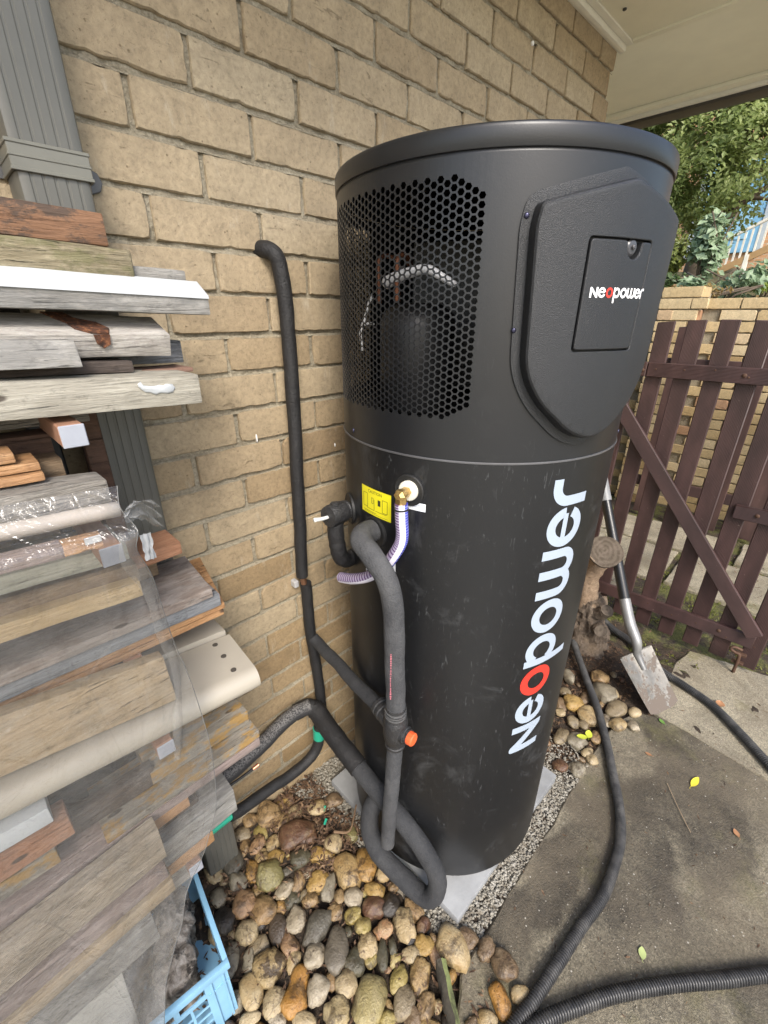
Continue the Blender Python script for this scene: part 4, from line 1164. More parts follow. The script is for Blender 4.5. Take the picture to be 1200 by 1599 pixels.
# ------------------------------------------------------------------ timber stack
W = dict(
 hard=wood('w_hardwood', (0.069, 0.031, 0.015), (0.186, 0.093, 0.048), (0.261, 0.144, 0.079), stain=(0.031, 0.028, 0.025), stain_amt=0.75),
 moss=wood('w_mossy', (0.075, 0.06, 0.035), (0.20, 0.165, 0.10), (0.36, 0.315, 0.215), 1.5, 0.95, 0.6, (0.125, 0.125, 0.05), 0.55, 1.0),
 grey=wood('w_grey', (0.117, 0.110, 0.103), (0.227, 0.217, 0.196), (0.323, 0.313, 0.289), stain=(0.110, 0.110, 0.107), stain_amt=0.4),
 greyb=wood('w_grey_rough', (0.103, 0.093, 0.079), (0.227, 0.206, 0.175), (0.330, 0.310, 0.275), 1.3, 0.9, 0.6, (0.138, 0.127, 0.110), 0.5, 0.9),
 pale=wood('w_pale', (0.193, 0.179, 0.138), (0.289, 0.268, 0.217), (0.358, 0.337, 0.282), 0.8, 0.8, 0.3),
 knot=wood('w_knotty', (0.206, 0.179, 0.144), (0.358, 0.330, 0.289), (0.468, 0.447, 0.413), stain=(0.227, 0.206, 0.186), stain_amt=0.5),
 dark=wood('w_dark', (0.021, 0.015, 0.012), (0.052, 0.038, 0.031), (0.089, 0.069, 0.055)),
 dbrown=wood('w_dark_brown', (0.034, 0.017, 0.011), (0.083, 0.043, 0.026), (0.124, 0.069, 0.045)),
 red=wood('w_reddish', (0.124, 0.062, 0.041), (0.206, 0.117, 0.083), (0.275, 0.172, 0.124)),
 orange=wood('w_orange', (0.206, 0.089, 0.034), (0.344, 0.179, 0.076), (0.427, 0.261, 0.131), 1.0, 0.6),
 redor=wood('w_red_orange', (0.151, 0.058, 0.028), (0.275, 0.131, 0.069), (0.344, 0.186, 0.110), 1.2, 0.7),
 green=wood('w_pale_green', (0.206, 0.200, 0.151), (0.303, 0.296, 0.234), (0.358, 0.351, 0.289), 0.7, 0.7, 0.1),
 brown=wood('w_brown', (0.096, 0.058, 0.031), (0.206, 0.141, 0.083), (0.275, 0.200, 0.124), stain=(0.110, 0.069, 0.041), stain_amt=0.5),
 yellow=wood('w_pine', (0.303, 0.200, 0.083), (0.399, 0.282, 0.138), (0.454, 0.344, 0.193), 0.6, 0.65, 0.05),
 ply=wood('w_ply_grey', (0.138, 0.114, 0.093), (0.241, 0.206, 0.179), (0.316, 0.282, 0.255), 0.8, 0.85, 0.4, (0.165, 0.117, 0.089), 0.5),
 blue=wood('w_blue_grey', (0.083, 0.086, 0.089), (0.172, 0.179, 0.189), (0.261, 0.268, 0.275), 1.5, 0.85, 0.6),
 tan=wood('w_tan', (0.193, 0.131, 0.069), (0.303, 0.224, 0.131), (0.358, 0.275, 0.172), 0.5, 0.7, 0.08, (0.344, 0.289, 0.206), 0.4),
 lich=wood('w_lichen', (0.096, 0.079, 0.058), (0.206, 0.182, 0.144), (0.289, 0.268, 0.227), 1.2, 0.9, 0.4, (0.289, 0.172, 0.048), 0.9),
 lich2=wood('w_reeded', (0.16, 0.125, 0.085), (0.30, 0.25, 0.185), (0.40, 0.35, 0.275)),
 pink=wood('w_pinkish', (0.138, 0.096, 0.083), (0.234, 0.179, 0.158), (0.303, 0.248, 0.227)),
)
M_CREAM = plain('cream_paint', (0.37, 0.335, 0.275), 0.45, var=0.05, bump=0.1, bscale=60)
M_WHITEP = plain('white_paint', (0.42, 0.44, 0.45), 0.5, var=0.04, bump=0.2, bscale=80)
M_STEEL = plain('galvanised', (0.36, 0.38, 0.43), 0.45, 0.25, var=0.15, bump=0.1)
M_BLKST = plain('black_steel', (0.025, 0.025, 0.027), 0.5)
def bsec(yf, zt, zb, d, tilt=0.0):
    return [(yf, zb), (yf + tilt, zt), (yf + d, zt), (yf + d, zb)]
def prism_x(sec, xr, xl=-1.25, slope=0.0, bev=0.0025, amp=0.0012, seed=0, skew=0.0, nseg=16):
    """sec: (y, z) polygon at the right end, swept to xl with z rising by slope; skew moves the back of the end face"""
    n = len(sec); y0 = min(p[0] for p in sec); yd = max(p[0] for p in sec) - y0
    V = []
    for i in range(nseg + 1):
        t = i / nseg
        for j, (y, z) in enumerate(sec):
            xe = xr + skew * (y - y0) / max(yd, 1e-6)
            x = xe + (xl - xe) * (t ** 1.5)
            dz = (x - xr) * slope
            k = amp if i else amp * 0.4
            V.append((x, y + k * fbm((x * 9, j * 3.1, seed)), z + dz + k * fbm((x * 9, j * 5.7, seed + 4))))
    F = [(i * n + j, (i + 1) * n + j, (i + 1) * n + (j + 1) % n, i * n + (j + 1) % n) for i in range(nseg) for j in range(n)]
    F.append(tuple(range(n))); F.append(tuple(nseg * n + j for j in range(n - 1, -1, -1)))
    mb = MB(); mb.add(V, F)
    m = mb.mesh()
    return bevelled(m, bev, 2, 40) if bev else m
bseed = 0
def timber(name, label, mat, xr, yf, zt, zb, d, slope=-0.03, xl=-1.25, sec=None, bev=0.0025, skew=0.0, tilt=0.0, cat='board', amp=0.0012, parent=None, group='boards in the timber stack'):
    global bseed
    bseed += 1
    m = prism_x(sec or bsec(yf, zt, zb, d, tilt), xr, xl, slope, bev, amp, bseed * 3.7, skew)
    o0 = Vector((xr, yf, zb))
    m.transform(Matrix.Translation(-o0))
    mm = W[mat] if isinstance(mat, str) else mat
    o = obj(name, m, mm, parent, o0)
    if label: tag(o, label, cat, group)
    return o
timber('hardwood_board', 'brown hardwood board with a dark stain, topmost of the timber stack', 'hard', -0.262, -0.20, 1.811, 1.769, 0.09)
timber('sleeper_board', 'rough board covered in greenish lichen, second from the top of the timber stack', 'moss', -0.247, -0.24, 1.765, 1.727, 0.10, bev=0.005, amp=0.004, skew=0.022)
cw_ = timber('chamfered_board', 'grey board with a white painted chamfered top edge', 'grey', -0.153, -0.27, 1.705, 1.677, 0.08, sec=[(-0.27, 1.677), (-0.27, 1.705), (-0.236, 1.7255), (-0.19, 1.7255), (-0.19, 1.677)])
mb = MB(); n = 12
sl = -0.03
mb.add([(-0.1535 + (-1.0965) * i / n, y, z + (-1.0965 * i / n) * sl) for (y, z) in ((-0.2716, 1.7050), (-0.2365, 1.7268)) for i in range(n + 1)], [(i, n + 1 + i, n + 2 + i, i + 1) for i in range(n)])
mb.add([(-0.1535 + (-1.0965) * i / n, y, z + (-1.0965 * i / n) * sl) for (y, z) in ((-0.2722, 1.7005), (-0.2717, 1.7051)) for i in range(n + 1)], [(i, n + 1 + i, n + 2 + i, i + 1) for i in range(n)])
obj('painted_edge', mb.mesh(), M_WHITEP, cw_)
timber('thin_board', 'thin grey board lying behind the white-edged board', 'grey', -0.165, -0.225, 1.742, 1.7275, 0.08)
kb = timber('knotty_board', 'bleached board with a dark rusty knot below the white-edged board', 'knot', -0.224, -0.27, 1.65, 1.618, 0.06, sec=[(-0.262, 1.617), (-0.272, 1.649), (-0.205, 1.675), (-0.198, 1.643)])
def m_knot():
    t = NT('knot_bark'); co = t.coord((1, 1, 1), False)
    n = t.noise(co, 130, 5, 0.7)
    return t.fin(t.ramp(n, [(0.35, (0.02, 0.01, 0.006)), (0.55, (0.10, 0.035, 0.014)), (0.72, (0.30, 0.13, 0.05))]), 0.8, t.bump(n, 0.8, 0.004))
mb = MB()
def knot_poly(pts, lift):
    # points as (x, s): s 0 at the front-top edge of the sloping face, 1 at its back edge
    P = []
    for x, s_ in pts:
        y = -0.272 + 0.067 * s_; z = 1.649 + 0.026 * s_ + (x + 0.224) * -0.03
        P.append((x, y - 0.36 * lift, z + 0.93 * lift))
    return P
kp = [(-0.372, 1.0), (-0.362, 0.75), (-0.350, 0.5), (-0.346, 0.22), (-0.330, 0.02), (-0.308, 0.0), (-0.302, 0.25), (-0.312, 0.55), (-0.336, 0.72), (-0.345, 1.0)]
P0 = knot_poly(kp, 0.0002); P1 = knot_poly([(x * 0.97 - 0.0102, s_) for x, s_ in kp], 0.002)
mb.add(P0 + P1, [tuple(range(10, 20))] + [(i, (i + 1) % 10, 10 + (i + 1) % 10, 10 + i) for i in range(10)])
Q0 = [(-0.3285, -0.2725, 1.652), (-0.308, -0.2725, 1.6515), (-0.309, -0.270, 1.638), (-0.318, -0.2685, 1.633), (-0.326, -0.270, 1.640)]
mb.add(Q0 + [(x, y - 0.0015, z) for x, y, z in Q0], [(5, 6, 7, 8, 9)] + [(i, (i + 1) % 5, 5 + (i + 1) % 5, 5 + i) for i in range(5)])
obj('knot', mb.mesh(), m_knot(), kb)
timber('grey_batten', 'short grey weathered batten under the knotty board at the left', 'grey', -0.360, -0.322, 1.647, 1.614, 0.05, tilt=0.012)
timber('dark_batten', 'dark brown square batten between the knotty board and the pale beam', 'dark', -0.288, -0.28, 1.615, 1.599, 0.07)
timber('grey_plank', 'grey plank end behind the knotty board next to the brickwork', 'blue', -0.181, -0.198, 1.637, 1.600, 0.05)
timber('thin_lath', 'thin reddish lath lying on the pale beam', 'red', -0.190, -0.255, 1.5975, 1.5905, 0.08, slope=-0.0)
bp = timber('pale_beam', 'pale beam with a blob of white filler resting on the top steel arm', 'pale', -0.2145, -0.33, 1.595, 1.551, 0.10, slope=-0.035, bev=0.003)
mb = MB(); rp = random.Random(4)
fo = [(-0.012, 0.008), (-0.007, 0.011), (-0.004, 0.006), (0.004, 0.004), (0.012, 0.0035), (0.020, 0.0045), (0.026, 0.003), (0.030, 0.005), (0.040, 0.004), (0.043, -0.002), (0.039, -0.008), (0.030, -0.009), (0.020, -0.007), (0.012, -0.009), (0.004, -0.005), (-0.003, -0.004), (-0.008, 0.001)]
nf = len(fo)
fv = [(-0.292 + u * 0.9, y_, 1.580 + w_ * k_) for y_, k_ in ((-0.329, 1.0), (-0.3312, 0.95), (-0.3322, 0.6)) for u, w_ in fo]
mb.add(fv, [(i * nf + k, i * nf + (k + 1) % nf, (i + 1) * nf + (k + 1) % nf, (i + 1) * nf + k) for i in range(2) for k in range(nf)] + [tuple(2 * nf + k for k in range(nf))])
obj('filler_blob', mb.mesh(True), M_WHITEP, bp)
# steel rack
rack = thing('steel_rack', 'black steel wall rack with square steel tube arms carrying the timber', 'rack', (-0.39, -0.03, 0.0))
up_ = MB().box((-0.392, -0.03, 0.9), (0.020, 0.018, 0.9)); obj('upright', bevelled(up_.mesh(), 0.003), M_BLKST, rack)
up_ = MB().box((-1.12, -0.03, 0.9), (0.020, 0.018, 0.9)); obj('upright', bevelled(up_.mesh(), 0.003), M_BLKST, rack)
def arm(x, yend, zc, h=0.0145):
    mb = MB().box((x, (yend - 0.05) / 2 + 0.001, zc), (h, (-yend - 0.05) / 2, h))
    a_ = obj('arm', bevelled(mb.mesh(), 0.002), plain('arm_rust', (0.30, 0.16, 0.10), 0.6), rack)
    e_ = MB().box((x, yend - 0.0012, zc), (h, 0.0012, h)); obj('end_cap', bevelled(e_.mesh(), 0.001), M_STEEL, a_)
for x in (-0.396, -1.12):
    arm(x, -0.345, 1.5335); arm(x, -0.375, 1.3685); arm(x, -0.325, 1.1165); arm(x, -0.36, 0.962)
mb = MB(); disc_axis(mb, (-0.407, -0.0485, 1.400), (0, -1, 0), [(0.016, 0), (0.016, 0.003), (0.011, 0.0045), (0.009, 0.002)], 20)
obj('bolt', mb.mesh(True, 'm', 40), plain('bolt_zinc', (0.45, 0.46, 0.47), 0.35, 0.8), rack)
o = obj('upright_plank', bevelled(MB().box((-0.335, -0.115, 1.40), (0.016, 0.012, 0.14)).mesh(), 0.002), W['dbrown']); tag(o, 'reddish brown plank standing upright beside the black rack post', 'board', 'boards in the timber stack')
timber('inner_beam', 'grey-brown board deep under the pale beam', 'greyb', -0.345, -0.20, 1.545, 1.522, 0.10)
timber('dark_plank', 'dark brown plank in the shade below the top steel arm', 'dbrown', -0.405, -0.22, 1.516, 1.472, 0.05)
timber('pine_batten', 'short split pine batten, upper one of three on the big grey beam', 'orange', -0.460, -0.33, 1.521, 1.508, 0.05)
timber('pine_batten', 'bright orange pine batten, middle one of three on the big grey beam', 'orange', -0.438, -0.33, 1.505, 1.4935, 0.06)
timber('pine_batten', 'bright orange pine batten, lowest of three on the big grey beam', 'orange', -0.4375, -0.337, 1.4925, 1.481, 0.06)
timber('dull_offcut', 'dull grey-brown offcut behind the three pine battens', 'brown', -0.406, -0.27, 1.489, 1.461, 0.05)
timber('weathered_beam', 'big silvery weathered beam with long cracks above the plastic sheet', 'greyb', -0.376, -0.362, 1.472, 1.424, 0.055, slope=-0.06, bev=0.003, amp=0.003)
bt = thing('clamping_batten', 'pinkish batten with an orange bare end and foil tag holding down the plastic sheet', 'batten', (-0.42, -0.42, 1.42), 'boards in the timber stack')
timber('batten', None, 'pink', -0.452, -0.435, 1.4305, 1.4120, 0.02, slope=-0.04, parent=bt, bev=0.002)
timber('bare_end', None, 'orange', -0.412, -0.4348, 1.4288, 1.4125, 0.0195, slope=-0.04, xl=-0.453, parent=bt, bev=0.003, amp=0.003)
obj('foil_tag', bevelled(MB().box((-0.4215, -0.4365, 1.4255), (0.009, 0.0012, 0.0045)).mesh(), 0.0006), plain('foil_tag', (0.62, 0.63, 0.64), 0.3, 0.5), bt)
timber('pale_green_board', 'pale green-grey board just under the plastic, beside the second steel arm', 'green', -0.366, -0.325, 1.356, 1.3295, 0.10, slope=-0.05)
timber('hardwood_offcut', 'red-orange hardwood offcut sticking out below the downpipe', 'redor', -0.2715, -0.27, 1.304, 1.279, 0.072, xl=-0.6, slope=0.0)
timber('brown_board', 'brown stained board behind the plastic above the yellow pine board', 'brown', -0.360, -0.328, 1.320, 1.291, 0.028, slope=-0.05)
timber('yellow_pine_board', 'yellow pine board behind the plastic sheet', 'yellow', -0.366, -0.350, 1.301, 1.274, 0.045, slope=-0.05)
timber('plywood_sheet', 'grey weathered plywood sheet with a dark ring stain, its corner past the plastic', 'ply', -0.246, -0.31, 1.211, 1.1925, 0.16, slope=0.0, skew=0.014)
timber('blue_grey_board', 'thin blue-grey splintered board under the plywood sheet', 'blue', -0.231, -0.302, 1.189, 1.1625, 0.19, slope=0.0)
timber('orange_plywood', 'bright orange split plywood under the blue-grey board', 'orange', -0.2225, -0.2955, 1.160, 1.147, 0.21, slope=0.0, skew=0.043)
timber('orange_plywood', 'lower sheet of bright orange plywood lying on the third steel arm', 'orange', -0.226, -0.2945, 1.1455, 1.1330, 0.21, slope=0.0, skew=0.043)
timber('dark_bark_board', 'dark board with ragged bark edge behind the plastic', 'dark', -0.400, -0.285, 1.128, 1.083, 0.08, slope=-0.1, amp=0.005)
timber('tan_board', 'wide tan board behind the plastic above the cream moulding', 'tan', -0.359, -0.36, 1.138, 1.054, 0.045, slope=-0.14, tilt=0.02)
# cream bullnose
sec = [(-0.233, 0.985), (-0.358, 0.985)] + [(-0.358 - 0.024 * math.cos(a), 1.0095 - 0.0245 * math.sin(a)) for a in [PI / 2 - PI * k / 10 for k in range(1, 10)]] + [(-0.356, 1.034), (-0.233, 1.034)]
cb = timber('bullnose_plank', 'cream painted plank with a rounded nose and drilled holes sticking out of the stack', M_CREAM, -0.212, -0.38, 1.034, 0.985, 0.147, slope=-0.095, sec=sec, bev=0.0, skew=0.012)
for p in cb.data.polygons: p.use_smooth = True
cb.data.set_sharp_from_angle(angle=math.radians(40))
M_HOLE = plain('hole_dark', (0.06, 0.05, 0.04), 0.9)
for (x, y) in ((-0.247, -0.345), (-0.243, -0.295), (-0.24, -0.25)):
    mb = MB(); disc_axis(mb, (x, y, 1.0344 + (x + 0.212) * -0.095), (0, 0, 1), [(0.0055, -0.004), (0.0055, 0.0006), (0.0045, 0.0002)], 16)
    obj('drill_hole', mb.mesh(), M_HOLE, cb)
timber('cream_plank', 'flat cream painted plank with a drilled hole behind the rounded cream plank', M_CREAM, -0.205, -0.229, 1.044, 1.000, 0.08, slope=-0.095, bev=0.003)
timber('lichen_board', 'grey board with yellow-orange lichen, upper of two below the cream plank', 'lich', -0.229, -0.335, 0.905, 0.868, 0.10, slope=0.0, xl=-0.43)
timber('lichen_board', 'grey board with an orange lichen patch, lower of two below the cream plank', 'lich', -0.2225, -0.362, 0.864, 0.842, 0.12, slope=0.02, xl=-0.52)
timber('pink_grey_board', 'pink-grey board with a groove directly under the orange lichen board', 'pink', -0.224, -0.362, 0.8405, 0.819, 0.11, slope=0.02)
timber('bleached_end_board', 'bleached board end with fine saw marks next to the green sleeve', 'grey', -0.297, -0.36, 0.745, 0.677, 0.09, slope=0.05, bev=0.003)
timber('white_offcut', 'short white painted offcut below the cream plank at the left', M_WHITEP, -0.566, -0.372, 1.000, 0.968, 0.06, slope=-0.03)
rd = MB(); n = 22
z0, z1 = 0.761, 0.842
sec = [(-0.37, z0), (-0.398, z0)]
for k in range(n):
    za = z0 + (z1 - z0) * (k + 0.15) / n; zb_ = z0 + (z1 - z0) * (k + 0.55) / n; zc_ = z0 + (z1 - z0) * (k + 0.7) / n; zd_ = z0 + (z1 - z0) * (k + 0.98) / n
    sec += [(-0.401, za), (-0.401, zb_), (-0.3985, zc_), (-0.3985, zd_)]
sec += [(-0.37, z1)]
timber('reeded_board', 'pale reeded decking board behind the plastic low in the stack', 'lich2', -0.449, -0.40, z1, z0, 0.03, slope=0.10, sec=sec, bev=0.0, amp=0.0)
timber('orange_block', 'small orange timber end behind the plastic, upper of two', 'orange', -0.383, -0.36, 0.822, 0.787, 0.05, slope=0.05)
timber('orange_block', 'small orange timber end at the lower right edge of the plastic, lower of two', 'orange', -0.356, -0.36, 0.672, 0.640, 0.05, slope=0.05)
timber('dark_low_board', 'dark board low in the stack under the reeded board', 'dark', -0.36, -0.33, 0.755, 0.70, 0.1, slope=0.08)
timber('pink_low_board', 'pinkish board below the reeded board behind the plastic', 'pink', -0.455, -0.395, 0.735, 0.695, 0.05, slope=0.10)
timber('low_tan_board', 'tan board end low behind the plastic with a square cut', 'tan', -0.452, -0.40, 0.69, 0.655, 0.05, slope=0.10)
timber('low_grey_board', 'grey board lowest in the stack behind the plastic', 'grey', -0.50, -0.39, 0.62, 0.54, 0.08, slope=0.08)
timber('low_brown_board', 'brown board behind the lowest grey board', 'dbrown', -0.43, -0.31, 0.66, 0.60, 0.12, slope=0.05)
for i, (xr, yf, zt, zb, d, m) in enumerate(((-0.40, -0.19, 1.46, 1.36, 0.06, 'dark'), (-0.30, -0.20, 1.272, 1.216, 0.1, 'brown'), (-0.34, -0.20, 1.128, 1.06, 0.09, 'dark'), (-0.26, -0.24, 0.975, 0.91, 0.1, 'dbrown'), (-0.27, -0.25, 0.815, 0.76, 0.1, 'dark'), (-0.33, -0.25, 0.67, 0.57, 0.12, 'dark'), (-0.40, -0.27, 0.53, 0.44, 0.12, 'greyb'), (-0.42, -0.335, 0.915, 0.868, 0.02, 'dark'), (-0.55, -0.37, 0.96, 0.915, 0.04, 'redor'), (-0.58, -0.36, 0.90, 0.865, 0.03, 'lich'))):  # set-back fillers; the dark ones carry gap shade in their colour
    timber('inner_board', ['dark board deep in the stack behind the clamping batten', 'brown board wedged behind the yellow pine board', 'dark board under the lower orange plywood, set back', 'dark brown board set back below the cream plank', 'dark board set back under the pink-grey board', 'dark board set back near the foot of the stack', 'rough grey board nearest the ground at the back of the stack', 'board coloured dark as gap shade behind the plastic beside the upper orange lichen board', 'reddish board below the white offcut behind the plastic', 'lichen-spotted short board under the reddish board'][i], m, xr, yf, zt, zb, d, slope=0.0)
# brackets of the lower stack
for x in (-0.40, -1.12): arm(x, -0.33, 0.555); arm(x, -0.34, 0.80, 0.012)
# fibre sheet leaning below the rack
m = MB(); m.add([(-1.25, -0.40, 0.02), (-0.60, -0.37, 0.02), (-0.575, -0.30, 0.50), (-1.25, -0.33, 0.52), (-1.25, -0.39, 0.02), (-0.60, -0.36, 0.02), (-0.575, -0.29, 0.50), (-1.25, -0.32, 0.52)], [(0, 1, 2, 3), (7, 6, 5, 4), (1, 5, 6, 2), (2, 6, 7, 3), (0, 4, 5, 1), (3, 7, 4, 0)])
tag(obj('cement_sheet', m.mesh(), plain('cement_sheet', (0.36, 0.35, 0.31), 0.8, var=0.2, bump=0.2)), 'grey sheet leaning under the timber rack behind the plastic', 'sheet')

# clear plastic sheet
def m_film():
    t = NT('plastic_film')
    co = t.coord(offs=False)
    tr = t.n('ShaderNodeBsdfTransparent'); tr.inputs[0].default_value = (0.93, 0.93, 0.925, 1)
    df = t.n('ShaderNodeBsdfDiffuse'); df.inputs[0].default_value = (0.44, 0.435, 0.42, 1)
    tl = t.n('ShaderNodeBsdfTranslucent'); tl.inputs[0].default_value = (0.50, 0.49, 0.46, 1)
    gl = t.n('ShaderNodeBsdfGlossy'); gl.inputs['Roughness'].default_value = 0.16
    gl.inputs[0].default_value = (0.85, 0.85, 0.85, 1)
    a = t.n('ShaderNodeMixShader'); a.inputs[0].default_value = 0.35; t.l(df.outputs[0], a.inputs[1]); t.l(tl.outputs[0], a.inputs[2])
    big = t.noise(co, 7, 6, 0.7, 0.6); sp = t.ramp(t.noise(co, 170, 5, 0.75), [(0.60, 0.0), (0.68, 1.0)])
    scr = t.ramp(t.noise(t.coord((26, 26, 110), False), 3, 4, 0.65, 3.0), [(0.68, 0.0), (0.71, 1.0)])
    crz = t.ramp(t.voro(t.coord((5, 5, 2.2), False), 2.2, 'DISTANCE_TO_EDGE'), [(0.0, 1.0), (0.022, 0.0)])
    crm = t.ramp(t.noise(co, 6, 3), [(0.45, 0.0), (0.6, 1.0)])
    sx = t.n('ShaderNodeSeparateXYZ'); t.l(t.tc.outputs['Object'], sx.inputs[0])
    low = t.ramp(sx.outputs[2], [(0.2, 0.36), (0.55, 0.20), (0.85, 0.0)])
    hz = t.math('ADD', t.math('ADD', t.ramp(big, [(0.32, 0.03), (0.70, 0.17)]), low), t.math('ADD', t.math('MULTIPLY', sp, 0.10), t.math('ADD', t.math('MULTIPLY', scr, 0.28), t.math('MULTIPLY', t.math('MULTIPLY', crz, crm), 0.07))))
    b = t.n('ShaderNodeMixShader'); t.l(hz, b.inputs[0]); t.l(tr.outputs[0], b.inputs[1]); t.l(a.outputs[0], b.inputs[2])
    fr = t.n('ShaderNodeFresnel'); fr.inputs[0].default_value = 1.45
    hgt = t.math('ADD', t.math('ADD', t.noise(co, 11, 5, 0.65, 1.2), t.math('MULTIPLY', t.noise(t.coord((34, 34, 14), False), 1.0, 3, 0.6, 1.5), 0.7)), t.math('MULTIPLY', crz, -0.12))
    nb = t.bump(hgt, 0.65, 0.014); t.l(nb, gl.inputs['Normal']); t.l(nb, fr.inputs['Normal'])
    c = t.n('ShaderNodeMixShader'); t.l(t.math('MINIMUM', t.math('MULTIPLY', fr.outputs[0], 1.3), 0.5), c.inputs[0]); t.l(b.outputs[0], c.inputs[1]); t.l(gl.outputs[0], c.inputs[2])
    t.l(c.outputs[0], t.out.inputs[0])
    return t.m
M_FILM = m_film()
edge = [(1.470, -0.372, -0.385), (1.446, -0.379, -0.405), (1.425, -0.374, -0.440), (1.398, -0.380, -0.440), (1.342, -0.367, -0.430), (1.243, -0.3615, -0.425), (1.169, -0.353, -0.425), (1.111, -0.348, -0.428), (1.019, -0.3445, -0.432), (0.922, -0.347, -0.43), (0.844, -0.358, -0.43), (0.740, -0.402, -0.43), (0.672, -0.444, -0.432), (0.567, -0.492, -0.437), (0.457, -0.528, -0.442), (0.350, -0.555, -0.448), (0.2, -0.585, -0.455), (0.06, -0.60, -0.46)]
ep = catmull([(x, y, z) for z, x, y in edge], 5)
nu = 90
V = []
for i, e in enumerate(ep):
    for j in range(nu + 1):
        t_ = (j / nu) ** 1.4
        x = e.x + (-1.25 - e.x) * t_
        fold = 0.006 * fbm((x * 9 + e.z * 3.0, e.z * 1.6, 1.3)) + 0.003 * fbm((x * 30, e.z * 6, 5.3))
        lowk = max(0, min(1, (1.0 - e.z) / 0.6))
        dg = 0.022 * lowk * (abs(math.sin((x + 0.62 * e.z) * 15 + 2 * fbm((x * 3, e.z * 3, 4)))) ** 0.6 - 0.6) * (0.5 + 0.7 * fbm((x * 3, e.z * 2, 0))) + 0.006 * (1 - abs(fbm((x * 12, e.z * 5, 8.8)) * 3)) * (0.4 + lowk)
        topk = max(0, min(1, (1.44 - e.z) / 0.05))
        V.append((x, e.y - (abs(fold) + dg) * topk - 0.004, e.z - (x - e.x) * 0.06 * (1 if e.z > 0.9 else 0.3)))
nr_ = len(ep)
F = [(i * (nu + 1) + j, i * (nu + 1) + j + 1, (i + 1) * (nu + 1) + j + 1, (i + 1) * (nu + 1) + j) for i in range(nr_ - 1) for j in range(nu)]
fl_ = thing('plastic_sheet', 'cloudy clear plastic sheet hanging over the front of the timber stack', 'plastic sheet', (-0.6, -0.43, 0.8))
mb = MB(); mb.add(V, F)
obj('film', mb.mesh(True), M_FILM, fl_)
obj('film_edge', tube_mesh([(V[i * (nu + 1)][0] + 0.0006, V[i * (nu + 1)][1], V[i * (nu + 1)][2]) for i in range(nr_)], lambda i, t: 0.0006 + 0.0005 * fbm((t * 30, 1, 1)), 6), plain('film_edge', (0.13, 0.13, 0.125), 0.15), fl_)
# doubled-over hem
V = []; hn = 4
hp_ = [e for e in ep if 1.0 < e.z < 1.43]
for i, e in enumerate(hp_):
    k = i / (len(hp_) - 1)
    wd_ = 0.026 * (1 - 0.45 * k) * (0.8 + 0.4 * fbm((e.z * 9, 2, 2))) if e.z > 1.0 else 0.010
    off = 0.0 if e.z > 1.2 else min(0.05, (1.2 - e.z) * 0.25)
    for j in range(hn + 1):
        V.append((e.x - 0.002 - off - wd_ * j / hn, e.y - 0.012 - 0.004 * math.sin(PI * j / hn) + 0.003 * fbm((e.z * 20, j, 1)), e.z))
mb = MB(); mb.add(V, [(i * (hn + 1) + j, i * (hn + 1) + j + 1, (i + 1) * (hn + 1) + j + 1, (i + 1) * (hn + 1) + j) for i in range(len(hp_) - 1) for j in range(hn)])
obj('hem', mb.mesh(True), M_FILM, fl_)
# scrunched corner and the roll along the top edge
V = []; a_n, r_n = 26, 12
for i in range(r_n + 1):
    t_ = i / r_n
    for k in range(a_n + 1):
        s_ = k / a_n - 0.5
        wd_ = 0.012 + 0.030 * t_ ** 0.8
        c_ = Vector((-0.380, -0.425, 1.437)).lerp(Vector((-0.330, -0.385, 1.412)), t_)
        ruf = 0.010 * t_ * math.sin(s_ * 17 + 1.2 * t_) + 0.004 * fbm((s_ * 9, t_ * 4, 2.2))
        V.append((c_.x + 0.25 * ruf, c_.y - ruf, c_.z + s_ * wd_ + 0.020 * math.sin(PI * t_) * (1 - abs(s_)) + 0.004 * fbm((s_ * 6, t_ * 5, 6))))
mb = MB(); mb.add(V, [(i * (a_n + 1) + k, i * (a_n + 1) + k + 1, (i + 1) * (a_n + 1) + k + 1, (i + 1) * (a_n + 1) + k) for i in range(r_n) for k in range(a_n)])
t = NT('film_bunched'); co = t.coord(offs=False)
t.b.inputs['Base Color'].default_value = (0.42, 0.42, 0.41, 1); t.b.inputs['Roughness'].default_value = 0.25
tr_ = t.n('ShaderNodeBsdfTransparent'); mx_ = t.n('ShaderNodeMixShader')
t.l(t.ramp(t.noise(co, 40, 4, 0.6), [(0.35, 0.22), (0.65, 0.5)]), mx_.inputs[0]); t.l(tr_.outputs[0], mx_.inputs[1]); t.l(t.b.outputs[0], mx_.inputs[2]); t.l(mx_.outputs[0], t.out.inputs[0])
obj('corner_tail', mb.mesh(True), t.m, fl_)
mb = MB(); tube(mb, [(-0.376 + (-0.874) * i / 30, -0.385 + 0.002 * fbm((i * 0.7, 1, 1)), 1.437 + 0.052 * i / 30 + 0.003 * fbm((i * 0.5, 3, 1))) for i in range(31)], lambda i, t_: 0.0105, 12)
obj('top_roll', mb.mesh(True), plain('film_roll', (0.50, 0.45, 0.40), 0.35, var=0.15), fl_)
mb = MB(); n = 7
V = [(-0.373 + 0.013 * i / n + 0.002 * fbm((i, j, 3.3)), -0.447 + 0.005 * fbm((i * 0.9, j * 0.9, 7)), 1.418 - 0.038 * j / n) for j in range(n + 1) for i in range(n + 1)]
mb.add(V, [(j * (n + 1) + i, j * (n + 1) + i + 1, (j + 1) * (n + 1) + i + 1, (j + 1) * (n + 1) + i) for j in range(n) for i in range(n)])
obj('white_tape', mb.mesh(True), plain('tape_white', (0.24, 0.25, 0.26), 0.4, bump=0.3, bscale=60), fl_)

